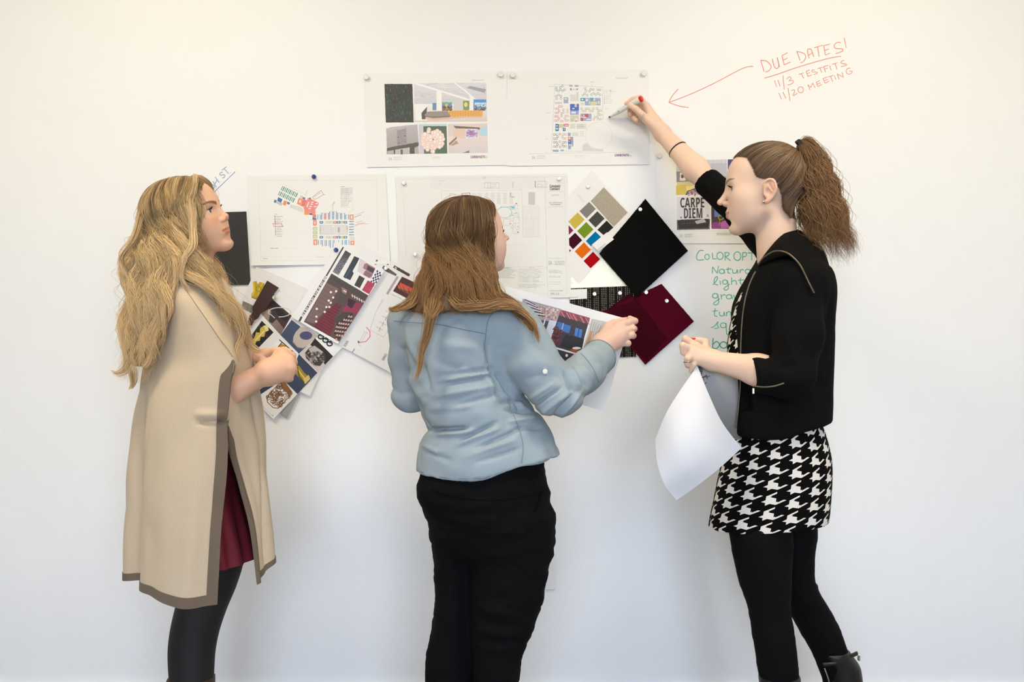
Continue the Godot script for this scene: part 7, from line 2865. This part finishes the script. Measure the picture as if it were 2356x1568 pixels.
func samples() -> void:
	# card of colour chips, turned 45 degrees; the line drawing overlaps its left corner
	var card := Kit.new()
	var out := PackedVector2Array()
	for q in [[1290, 470], [1362, 392], [1458, 500], [1399, 575], [1332.5, 653.5], [1290, 610]]:
		var p := P(q[0], q[1], 0.0)
		out.append(v2(p.x, p.y))
	flat_piece(card, out, 0.0016, 0.0006)
	var t := thing("color_card", "white card of square color chips beside the black fabric sample", "sample card", Vector3(0, 0, 0))
	var cm := mat("white card", Color(0.915, 0.905, 0.89), 0.6)
	part("card", card.mesh(), cm, t)
	var felt := {}
	var chips := [
		[[712, 105, 900, 303, 790, 415, 610, 213], Color(0.775, 0.735, 0.665), true],
		[[598, 220, 650, 275, 577, 348, 522, 292], Color(0.60, 0.585, 0.56), true],
		[[662, 293, 719, 350, 648, 421, 592, 363], Color(0.345, 0.345, 0.335), true],
		[[735, 366, 788, 420, 716, 484, 662, 438], Color(0.20, 0.20, 0.20), true],
		[[508, 302, 562, 358, 488, 432, 435, 374], Color(0.78, 0.70, 0.30), false],
		[[575, 377, 631, 435, 560, 506, 504, 448], Color(0.46, 0.56, 0.15), false],
		[[647, 451, 692, 497, 613, 567, 572, 526], Color(0.0, 0.44, 0.65), false],
		[[435, 400, 474, 443, 435, 482], Color(0.55, 0.15, 0.33), false],
		[[488, 461, 543, 520, 472, 590, 436, 553, 436, 510], Color(0.25, 0.06, 0.12), false],
		[[557, 536, 612, 594, 541, 664, 485, 607], Color(0.87, 0.42, 0.07), false],
		[[628, 610, 683, 668, 609, 740, 554, 682], Color(0.66, 0.03, 0.06), false],
		[[437, 583, 456, 601, 437, 620], Color(0.08, 0.08, 0.08), false]]
	for c in chips:
		var k := Kit.new()
		var poly := PackedVector2Array()
		for a in range(0, c[0].size(), 2):
			var p := P(1180 + c[0][a] / 3.409, 400 + c[0][a + 1] / 3.409, 0.0)
			poly.append(v2(p.x, p.y))
		flat_piece(k, poly, 0.0022, 0.0007)
		var m := mat("chip %s" % (c[1] as Color).to_html(), c[1], 0.85)
		if c[2]:
			m.albedo_texture = felt_tex()
			m.uv1_triplanar = true
			m.uv1_scale = Vector3.ONE * 14.0
		part("color_chip", k.mesh(), m, t)
	lettering("Allsteel", 1325.5, 449, 24, 7.0, -0.82, Color(0.82, 0.81, 0.79), 0.0024, t)
	# cream embossed paper below the card
	var em := mat("cream embossed paper", Color(0.93, 0.915, 0.83), 0.35, {"metallic": 0.25})
	relief(em, noise_tex(0.07, 51, 256, 2), 12.0, 0.06)
	top("embossed_sample", sheet_mesh(v2(1308, 575), v2(1442, 572), v2(1310.5, 666), 0.0005, 0.0006, 0.0004, 4).mesh(), em, "shiny cream embossed paper sample below the color chip card", "paper sample")
	# dark dotted weave
	var n := 256
	var im := Image.create(n, n, true, Image.FORMAT_RGB8)
	im.fill(Color(0.10, 0.095, 0.09))
	for y in 16:
		for x in 16:
			var d := x % 4 != 3
			var c := Color(0.60, 0.57, 0.52) if d else Color(0.27, 0.25, 0.23)
			if (x * 7 + y * 3) % 11 == 0:
				c = Color(0.35, 0.33, 0.30)
			im.fill_rect(Rect2i(x * 16 + 4, y * 16 + 4, 7 if d else 4, 8 if d else 4), c)
	im.generate_mipmaps()
	var wm := mat("dark dotted weave", Color.WHITE, 0.9, {"albedo_texture": ImageTexture.create_from_image(im)})
	wm.uv1_scale = Vector3(2.1, 2.5, 1)
	var wk := sheet_mesh(v2(1310.5, 663), v2(1462, 657), v2(1312, 826), 0.0014, 0.0016, 0.001, 5)
	top("fabric_sample", wk.mesh(), wm, "black woven fabric sample with pale dots, behind the maroon sample", "fabric sample", "fabric samples on the wall")
	# paper tags with the mill's name
	for q in [
		[[1311, 665.5, 1350.3, 664.5, 1350.3, 686.5, 1311, 689], 0.0042, [1310.5, 685.5, 18.0, 3.2, 0.03, "maharam"], "white name tag on the upper left corner of the dotted fabric sample"],
		[[1395.6, 534.9, 1411.5, 551.3, 1376, 579, 1360.4, 564], 0.0152, [1376, 577.0, 22.0, 3.6, 0.72, "maharam"], "white name tag on the left edge of the black fabric sample"],
		[[1518.5, 651, 1523, 656, 1503, 669, 1497, 660], 0.0070, [], "small white tag on the top corner of the maroon fabric sample"]]:
		var k := Kit.new()
		var poly := PackedVector2Array()
		for a in range(0, 8, 2):
			var p := P(q[0][a], q[0][a + 1], 0.0)
			poly.append(v2(p.x, p.y))
		flat_piece(k, poly, q[1], 0.0005)
		var tg := top("name_tag", k.mesh(), cm, q[3], "tag", "name tags on the samples")
		if q[2].size():
			lettering(q[2][5], q[2][0], q[2][1], q[2][2], q[2][3], q[2][4], Color(0.45, 0.45, 0.44), q[1] + 0.0007, tg)
	# maroon velvet with the shade of its left half painted in, then the black cloth over it
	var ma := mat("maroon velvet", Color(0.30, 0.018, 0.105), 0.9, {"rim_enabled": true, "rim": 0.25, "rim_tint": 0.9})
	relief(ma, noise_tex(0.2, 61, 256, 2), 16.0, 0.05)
	var mb := mat("maroon velvet, nap brushed down", Color(0.225, 0.010, 0.070), 0.9)  # darker maroon stands in for the shade on the half beyond the crease
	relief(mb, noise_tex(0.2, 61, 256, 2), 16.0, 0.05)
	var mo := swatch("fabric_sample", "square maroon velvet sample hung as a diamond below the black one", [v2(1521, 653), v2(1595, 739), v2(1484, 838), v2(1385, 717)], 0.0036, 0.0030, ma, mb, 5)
	var shade_half := Kit.new()
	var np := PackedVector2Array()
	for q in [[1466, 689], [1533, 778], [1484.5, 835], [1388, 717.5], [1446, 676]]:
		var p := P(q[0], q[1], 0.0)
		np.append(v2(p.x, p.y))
	flat_piece(shade_half, np, 0.0066, 0.0021)
	part("painted_shade", shade_half.mesh(), mb, mo)
	var bc := mat("black wool cloth", Color(0.045, 0.047, 0.045), 0.92)
	relief(bc, noise_tex(0.2, 62, 256, 2), 16.0, 0.06)
	swatch("fabric_sample", "square black wool sample hung as a diamond", [v2(1483.5, 459), v2(1581, 577.5), v2(1464.5, 684), v2(1378, 584)], 0.0090, 0.0034, bc, bc, 6)


func felt_tex() -> NoiseTexture2D:
	if mats.has("felt fleck"):
		return mats["felt fleck"]
	var f := FastNoiseLite.new()
	f.seed = 5
	f.frequency = 0.17
	f.fractal_octaves = 2
	var t := NoiseTexture2D.new()
	t.noise = f
	t.width = 256
	t.height = 256
	t.seamless = true
	var g := Gradient.new()
	g.offsets = PackedFloat32Array([0.2, 0.42, 0.58, 0.8])
	g.colors = PackedColorArray([Color(0.50, 0.48, 0.45), Color(0.82, 0.81, 0.79), Color(1, 1, 1), Color(1, 1, 1)])
	t.color_ramp = g
	mats["felt fleck"] = t
	return t


func magnets() -> void:
	var white := mat("white magnet", Color(0.90, 0.885, 0.85), 0.35)
	var blue := mat("blue magnet", Color(0.10, 0.22, 0.50), 0.3)
	var pearl := mat("nickel magnet", Color(0.88, 0.85, 0.80), 0.25, {"metallic": 0.5})
	for q in [
		[844, 178.5, 0.006, "white round magnet on the upper left corner of the office photo sheet"], [1152, 172, 0.006, "white round magnet on the upper right corner of the office photo sheet"],
		[1180, 174, 0.006, "white round magnet on the upper left corner of the round-desk plan"], [1480.5, 170, 0.006, "white round magnet on the upper right corner of the round-desk plan"],
		[1516.5, 358.5, 0.005, "white round magnet on the upper left corner of the room photo sheet"]]:
		magnet(q[0], q[1], 6.5, q[2], white, q[3], "white round magnets")
	for q in [[723.3, 407.3, "blue round magnet on the top edge of the teal and orange plan"], [775.8, 576, "blue round magnet at the top of the tilted staircase board"]]:
		magnet(q[0], q[1], 5.1, 0.0200 if q[1] > 500 else 0.0065, blue, q[2], "blue round magnets")
	for q in [
		[929.9, 422.2, 0.007, "small pale magnet on the upper left corner of the line drawing"], [1286, 412, 0.007, "small pale magnet above the title strip of the line drawing"],
		[956.4, 585.3, 0.008, "small pale magnet just left of the brown hair"], [889.3, 617.3, 0.011, "small pale magnet at the top of the tilted line drawing board"],
		[634.5, 684.5, 0.0175, "small pale magnet on the brown lamp cut-out"], [1352.5, 429.5, 0.0025, "small pale magnet on the top corner of the color chip card"],
		[1471.5, 483, 0.0140, "small pale magnet on the top corner of the black fabric sample"], [1367.5, 676, 0.0040, "small pale magnet on the dotted fabric sample"],
		[1426, 674, 0.0040, "small pale magnet where the dotted sample meets the maroon one"], [1485.5, 672.5, 0.0100, "small pale magnet just below the tip of the black fabric sample"], [1532.8, 692, 0.0085, "small pale magnet on the right side of the maroon fabric sample"]]:
		magnet(q[0], q[1], 4.6, q[2], pearl, q[3], "small pale magnets")


func writing() -> void:
	var red := Color(0.94, 0.58, 0.50)
	pen("wall_writing", [
		[1180, 370, 1215, 495], [1180, 370, 1240, 378, 1285, 420, 1290, 450, 1265, 485, 1230, 497],
		[1305, 355, 1320, 420, 1340, 455, 1365, 455, 1375, 420, 1357, 340], [1357, 340, 1383, 445],
		[1410, 318, 1432, 420], [1410, 320, 1470, 288], [1420, 372, 1468, 345], [1432, 420, 1502, 390],
		[1570, 270, 1605, 372], [1570, 278, 1620, 285, 1660, 310, 1665, 345, 1640, 385, 1610, 398],
		[1703, 350, 1685, 262, 1715, 248, 1732, 265, 1755, 335], [1693, 320, 1738, 290],
		[1758, 235, 1852, 207], [1795, 222, 1812, 333],
		[1862, 212, 1880, 315], [1862, 212, 1930, 195], [1868, 265, 1915, 250], [1880, 315, 1928, 293],
		[2048, 182, 2015, 175, 1980, 200, 1978, 230, 2010, 245, 2060, 245, 2070, 265, 2040, 285, 1990, 297],
		[2083, 127, 2107, 237], [2126, 286, 2128, 288],
		[1215, 565, 1350, 525, 1550, 455, 1800, 380, 1960, 340, 2050, 327]], 1500, 60, 4.712, 0.85, red, "red handwritten words DUE DATES with an underline, upper right of the wall")
	pen("wall_writing", [
		[1328, 590, 1352, 657], [1365, 585, 1390, 655], [1420, 535, 1433, 688], [1460, 575, 1490, 550, 1510, 570, 1485, 592, 1525, 590, 1530, 610, 1500, 632, 1470, 638],
		[1590, 523, 1645, 507], [1618, 515, 1647, 568], [1672, 490, 1690, 545], [1672, 490, 1710, 475], [1680, 515, 1712, 505], [1690, 545, 1732, 530],
		[1765, 480, 1740, 475, 1735, 495, 1790, 500, 1785, 515, 1750, 525], [1795, 460, 1855, 445], [1822, 455, 1840, 505],
		[1862, 440, 1880, 500], [1862, 440, 1910, 425], [1870, 468, 1905, 455], [1925, 425, 1942, 480], [1953, 415, 2010, 395], [1985, 405, 2005, 470],
		[2085, 372, 2060, 378, 2050, 400, 2100, 412, 2108, 425, 2050, 440]], 1500, 60, 4.712, 0.75, red, "red handwritten line 11/3 TESTFITS under the due dates")
	pen("wall_writing", [
		[1375, 725, 1405, 795], [1420, 715, 1452, 785], [1475, 670, 1497, 812], [1510, 700, 1540, 690, 1545, 710, 1530, 752, 1577, 728], oval(1612, 690, 30, 32),
		[1712, 690, 1690, 635], [1690, 635, 1722, 665], [1722, 665, 1742, 617], [1742, 617, 1770, 668],
		[1780, 607, 1797, 655], [1780, 610, 1820, 590], [1788, 632, 1825, 615], [1797, 655, 1845, 632],
		[1853, 570, 1877, 620], [1853, 570, 1900, 550], [1862, 595, 1905, 578], [1877, 620, 1918, 598],
		[1910, 553, 1965, 533], [1937, 545, 1960, 603], [1975, 535, 1995, 580], [2028, 578, 2008, 518], [2008, 518, 2075, 555], [2075, 555, 2060, 500],
		[2150, 455, 2120, 460, 2105, 490, 2120, 520, 2160, 512, 2170, 490, 2140, 490]], 1500, 60, 4.712, 0.75, red, "red handwritten line 11/20 MEETING, lowest of the red lines")
	pen("wall_drawing", [[1095, 437, 1050, 438, 980, 460, 880, 510, 750, 580, 600, 655, 400, 745, 185, 827], [285, 680, 240, 730, 205, 780, 183, 827], [183, 827, 260, 855, 330, 873, 398, 881]], 1500, 60, 4.712, 0.85, red, "long red arrow drawn from the due dates towards the marker")
	var teal := Color(0.30, 0.74, 0.66)
	pen("wall_writing", [
		[298, 712, 270, 712, 250, 745, 256, 775, 300, 775], oval(322, 755, 16, 18), [358, 728, 362, 770], [362, 770, 388, 768], oval(412, 748, 22, 25),
		[447, 722, 447, 780], [447, 724, 472, 728, 470, 745, 448, 753], [448, 753, 485, 782], oval(532, 750, 24, 30), [570, 725, 568, 782], [570, 725, 594, 728, 590, 750, 570, 755],
		[605, 728, 662, 724], [632, 727, 632, 780], [674, 745, 670, 780], [675, 720, 676, 722], oval(708, 758, 20, 24), [742, 780, 744, 730], [744, 730, 775, 778], [775, 778, 778, 728], [820, 732, 795, 735, 800, 752, 820, 765, 795, 780]], 1520, 340, 3.015, 0.95, teal, "teal handwritten heading COLOR OPTIONS beside the black jacket")
	pen("wall_writing", [
		[358, 872, 360, 824], [360, 824, 393, 870], [393, 870, 400, 820], oval(424, 856, 17, 15), [441, 842, 444, 872], [470, 828, 466, 862, 482, 870], [452, 842, 492, 838],
		[500, 842, 502, 866, 524, 866, 530, 842], [530, 842, 536, 870], [550, 845, 552, 868], [552, 850, 566, 842, 576, 848], oval(604, 856, 18, 15), [622, 842, 626, 872], [645, 815, 640, 860, 652, 870]], 1520, 340, 3.015, 0.95, teal, "teal handwritten word starting Natura, under the heading")
	pen("wall_writing", [
		[362, 950, 390, 915, 392, 892, 375, 905, 372, 940, 398, 950], [412, 920, 414, 950], [414, 902, 415, 904], oval(446, 930, 17, 15), [463, 918, 470, 970, 452, 986, 440, 972, 480, 945],
		[492, 898, 492, 950], [492, 930, 512, 918, 524, 928, 526, 950], [556, 900, 554, 940, 582, 950], [536, 918, 580, 914]], 1520, 340, 3.015, 0.95, teal, "teal handwritten word light")
	pen("wall_writing", [
		oval(378, 1025, 18, 16), [396, 1012, 402, 1070, 385, 1088, 366, 1078, 410, 1045], [418, 1015, 422, 1050], [422, 1030, 438, 1016, 452, 1024], oval(474, 1032, 18, 15), [492, 1018, 498, 1050],
		[508, 1018, 514, 1044, 534, 1044, 542, 1018], [542, 1018, 548, 1070, 530, 1095]], 1520, 340, 3.015, 0.95, teal, "teal handwritten word gray")
	pen("wall_writing", [
		[378, 1112, 374, 1160, 392, 1168], [360, 1132, 398, 1128], [408, 1135, 412, 1162, 434, 1162, 440, 1135], [440, 1135, 446, 1166], [456, 1138, 458, 1166], [458, 1145, 474, 1134, 486, 1140], oval(502, 1150, 18, 14), [520, 1136, 524, 1195], [540, 1136, 542, 1160, 560, 1162]], 1520, 340, 3.015, 0.95, teal, "teal handwritten word starting turq, cut off by the jacket")
	pen("wall_writing", [
		[348, 1246, 372, 1236, 398, 1205, 392, 1228, 402, 1246, 372, 1252], oval(434, 1230, 20, 17), [454, 1214, 458, 1285, 470, 1300]], 1520, 340, 3.015, 0.95, teal, "teal handwritten letters sq above the lowered hand")
	pen("wall_writing", [
		[364, 1318, 360, 1388], [360, 1365, 385, 1342, 408, 1360, 392, 1388, 362, 1388], oval(436, 1366, 24, 22), [462, 1342, 462, 1390], [462, 1345, 466, 1388, 480, 1390]], 1520, 340, 3.015, 1.1, Color(0.14, 0.66, 0.58), "teal handwritten letters ba just above the wrist")
	pen("wall_writing", [[362, 1418, 365, 1408, 380, 1405, 388, 1415, 378, 1428], [420, 1440, 425, 1422, 438, 1420, 442, 1436]], 1520, 340, 3.015, 0.95, teal, "teal handwritten letters half hidden by the lowered forearm")
	pen("wall_writing", [
		[300, 130, 318, 122, 340, 124, 352, 135], [430, 232, 448, 262, 470, 278, 490, 262, 486, 240], [466, 232, 486, 240], [470, 192, 512, 264], [497, 140, 546, 207], [491, 226, 524, 172],
		[588, 86, 566, 88, 552, 104, 566, 120, 600, 112, 614, 126, 604, 146, 580, 152], [578, 60, 633, 18], [606, 40, 662, 104], [678, 87, 683, 91], [480, 326, 738, 78]], 400, 380, 5.225, 0.9, Color(0.56, 0.66, 0.80), "blue handwritten words ending GH ST. behind the blond hair")


func outlet() -> void:
	var c := P(1252, 1313.5, 0.0)
	var t := thing("power_outlet", "white double power outlet low on the wall behind the black trousers", "power outlet", c)
	var m := mat("white outlet plastic", Color(0.90, 0.90, 0.90), 0.3)
	part("plate", block(Vector3(0.070, 0.114, 0.005), c + Vector3(0, 0, 0.0025), 0.002).mesh(), m, t)
	var dark := mat("outlet slot", Color(0.05, 0.05, 0.05), 0.6)
	for s in [-1.0, 1.0]:
		var o := c + Vector3(0, s * 0.0195, 0.005)
		var k := turned(PackedVector2Array([Vector2(0.0172, 0), Vector2(0.0172, 0.0012), Vector2(0.0165, 0.0018), Vector2(0.0, 0.0018)]), 28, o, Basis(Vector3.RIGHT, PI / 2))
		var f := part("socket", k.mesh(), m, t)
		for e in [-1.0, 1.0]:
			part("slot", block(Vector3(0.0018, 0.0078, 0.0012), o + Vector3(e * 0.0063, 0.003, 0.0016)).mesh(), dark, f)
		part("slot", block(Vector3(0.0048, 0.0048, 0.0012), o + Vector3(0, -0.0085, 0.0016)).mesh(), dark, f)
	part("screw", turned(PackedVector2Array([Vector2(0.003, 0), Vector2(0.003, 0.0008), Vector2(0, 0.001)]), 12, c + Vector3(0, 0, 0.005), Basis(Vector3.RIGHT, PI / 2)).mesh(), m, t)


func patch(rows: Array, nu: int, nv: int, thick: float) -> Kit:
	return thicken(loft(guide_px(rows), nu, nv, false), nu, nv, thick)


func held_things() -> void:
	# marker pen
	var a := P(1400.5, 270, 0.006)
	var b := P(1477, 226, 0.0)
	b = P(1477, 226, 0.082)
	var d := (b - a).normalized()
	var len := a.distance_to(b)
	var B := along_y(d)
	var t := thing("marker_pen", "white marker pen with a red end, held against the wall", "marker", a)
	part("barrel", turned(PackedVector2Array([Vector2(0.003, 0.007), Vector2(0.0038, 0.012), Vector2(0.0058, 0.032), Vector2(0.0076, 0.040), Vector2(0.0078, len - 0.05), Vector2(0.0088, len - 0.049), Vector2(0.0092, len - 0.007)]), 24, a, B).mesh(), mat("white marker plastic", Color(0.90, 0.90, 0.87), 0.3), t)
	part("tip", turned(PackedVector2Array([Vector2(0.0, 0.0), Vector2(0.0022, 0.001), Vector2(0.003, 0.007)]), 12, a, B).mesh(), mat("red brown felt tip", Color(0.45, 0.20, 0.15), 0.8), t)
	part("end_cap", turned(PackedVector2Array([Vector2(0.0092, len - 0.007), Vector2(0.0092, len - 0.001), Vector2(0.0082, len), Vector2(0.0, len)]), 24, a, B).mesh(), mat("red marker plastic", Color(0.85, 0.08, 0.06), 0.3), t)
	var mark := B * Vector3(0, 0, 1)
	if mark.z < 0.0:
		mark = -mark
	part("logo", ball(a + d * 0.042 + mark * 0.0072, Vector3(0.0022, 0.0034, 0.0012), B, 6, 10).mesh(), mat("teal print", Color(0.40, 0.75, 0.76), 0.5), t)
	# sheet in the hand of the person in denim
	var tl := v2(1097, 640); var tr := v2(1450, 735); var bl := v2(1037, 850)
	var s := Print.new(tl, tr, bl, 3.0, Color(0.925, 0.925, 0.92), 12)
	s.from(1180, 400, 3.409)
	s.poly([75, 995, 375, 1075, 255, 1400, -30, 1310], Color(0.66, 0.61, 0.65))
	s.specks([170, 1035, 355, 1075, 330, 1150, 180, 1120], 260, 12, Color(0.52, 0.38, 0.36), Color(0.92, 0.84, 0.80))
	for n in 9:
		s.line([90 + n * 8, 1000 + n * 14, 170 + n * 10, 1045 + n * 10], 7, Color(0.25, 0.24, 0.27) if n % 2 == 0 else Color(0.85, 0.83, 0.86))
	s.poly([225, 1150, 280, 1160, 235, 1290, 200, 1290], Color(0.28, 0.27, 0.32))
	s.poly([285, 1150, 345, 1165, 290, 1330, 235, 1310], Color(0.85, 0.86, 0.90))
	s.line([250, 1150, 215, 1290], 10, Color(0.90, 0.90, 0.93))
	s.specks([210, 1260, 280, 1275, 265, 1320, 200, 1300], 60, 10, Color(0.1, 0.1, 0.13), Color(0.6, 0.6, 0.7))
	s.poly([372, 1080, 600, 1145, 522, 1410, 282, 1340], Color(0.25, 0.20, 0.22))
	s.poly([372, 1080, 600, 1145, 590, 1190, 355, 1120], Color(0.62, 0.28, 0.32))
	for n in 22:
		var x := randf_seed(n) * 200 + 370
		s.line([x, 1090 + (x - 370) * 0.28, x + 30, 1135 + (x - 370) * 0.3], 5, Color(0.80, 0.50, 0.52) if n % 2 == 0 else Color(0.35, 0.25, 0.3))
	s.poly([352, 1165, 455, 1200, 440, 1250, 335, 1215], Color(0.22, 0.45, 0.72))
	s.line([395, 1178, 380, 1235], 6, Color(0.75, 0.78, 0.84))
	s.poly([490, 1210, 545, 1228, 535, 1285, 482, 1268], Color(0.26, 0.50, 0.80))
	s.line([518, 1220, 508, 1275], 5, Color(0.12, 0.14, 0.2))
	s.poly([320, 1230, 390, 1240, 360, 1330, 300, 1330], Color(0.42, 0.12, 0.18))
	s.specks([315, 1190, 385, 1210, 355, 1330, 300, 1325], 120, 12, Color(0.20, 0.08, 0.1), Color(0.55, 0.25, 0.30))
	s.poly([410, 1255, 558, 1295, 535, 1395, 375, 1350], Color(0.13, 0.11, 0.11))
	s.poly([455, 1370, 530, 1385, 524, 1412, 455, 1392], Color(0.66, 0.28, 0.12))
	s.disc(500, 1365, 34, 10, Color(0.90, 0.88, 0.86))
	s.poly([272, 1352, 528, 1425, 480, 1568, 250, 1500], Color(0.215, 0.185, 0.19))
	s.specks([262, 1470, 495, 1520, 480, 1568, 255, 1560], 200, 14, Color(0.06, 0.06, 0.06), Color(0.55, 0.52, 0.5))
	for q in [[308, 1392], [422, 1422]]:
		s.disc(q[0], q[1], 10, 12, Color(0.98, 0.96, 0.93))
	s.poly([612, 1150, 720, 1172, 640, 1330, 560, 1380, 540, 1400], Color(0.78, 0.77, 0.75))
	s.poly([600, 1240, 625, 1235, 580, 1360, 545, 1400], Color(0.82, 0.58, 0.22))
	for n in 6:
		s.line([615 + n * 16, 1165 + n * 8, 585 + n * 16, 1320 - n * 12], 4, Color(0.62, 0.61, 0.6))
	var m := StandardMaterial3D.new()
	m.resource_name = "printed paper in the hand"
	m.albedo_texture = s.texture()
	m.roughness = 0.6
	m.texture_repeat = false
	var rows := []
	for v in 4:
		var row := []
		for u in 5:
			var p := tl + (tr - tl) * (u / 4.0) + (bl - tl) * (v / 3.0)
			row.append([p.x, p.y, lerpf(0.362, 0.392, u / 4.0) - 0.035 * pow(v / 3.0, 2.0)])
		rows.append(row)
	top("held_sheet", patch(rows, 20, 16, 0.0006).mesh(), m, "printed sheet of interior photographs held by the person in denim", "paper")
	# white sheet hanging from the other hand
	var wm := mat("white office paper", Color(0.87, 0.87, 0.88), 0.6, {"backlight_enabled": true, "backlight": Color(0.12, 0.12, 0.12)})
	top("held_sheet", patch([
		[[1605, 842, .640], [1630, 905, .655], [1662, 972, .660], [1706, 1030, .655]],
		[[1570, 890, .655], [1600, 960, .690], [1630, 1022, .695], [1660, 1072, .675]],
		[[1534, 948, .660], [1558, 1012, .702], [1586, 1072, .705], [1610, 1112, .680]],
		[[1508, 1010, .655], [1512, 1062, .680], [1528, 1112, .688], [1556, 1150, .672]]], 28, 28, 0.0006).mesh(), wm, "blank white sheet hanging in a curve from the lowered hand", "paper")
	tl = v2(1604, 845); tr = v2(1720, 850); bl = v2(1604, 1010)
	s = Print.new(tl, tr, bl, 2.5, Color(0.60, 0.59, 0.575), 13)
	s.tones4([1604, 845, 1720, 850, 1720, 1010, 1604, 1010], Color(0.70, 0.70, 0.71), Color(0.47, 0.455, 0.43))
	for n in 120:
		var x := 1604 + absf(s.rng.randfn()) * 9.0
		var y := 845 + s.rng.randf() * 50.0
		s.line([x, y, x + s.rng.randf_range(-6, 9), y + s.rng.randf_range(-5, 5)], s.rng.randf_range(1, 3), Color(0.50, 0.51, 0.51).lerp(Color(0.17, 0.18, 0.18), s.rng.randf()))
	var gm := StandardMaterial3D.new()
	gm.resource_name = "grey photo print in the hand"
	gm.albedo_texture = s.texture()
	gm.roughness = 0.55
	gm.texture_repeat = false
	top("held_sheet", patch([
		[[1604, 838, .620], [1640, 842, .600], [1680, 848, .585], [1720, 852, .575]],
		[[1604, 900, .622], [1640, 905, .605], [1680, 910, .590], [1720, 912, .575]],
		[[1612, 955, .624], [1645, 962, .612], [1682, 966, .595], [1720, 968, .578]],
		[[1640, 1000, .626], [1660, 1005, .615], [1690, 1010, .600], [1722, 1012, .582]]], 16, 16, 0.0006).mesh(), gm, "grey photograph print behind the blank sheet in the lowered hand", "paper")


func randf_seed(n: int) -> float:
	var x := sin(n * 78.233) * 43758.5453
	return x - floorf(x)
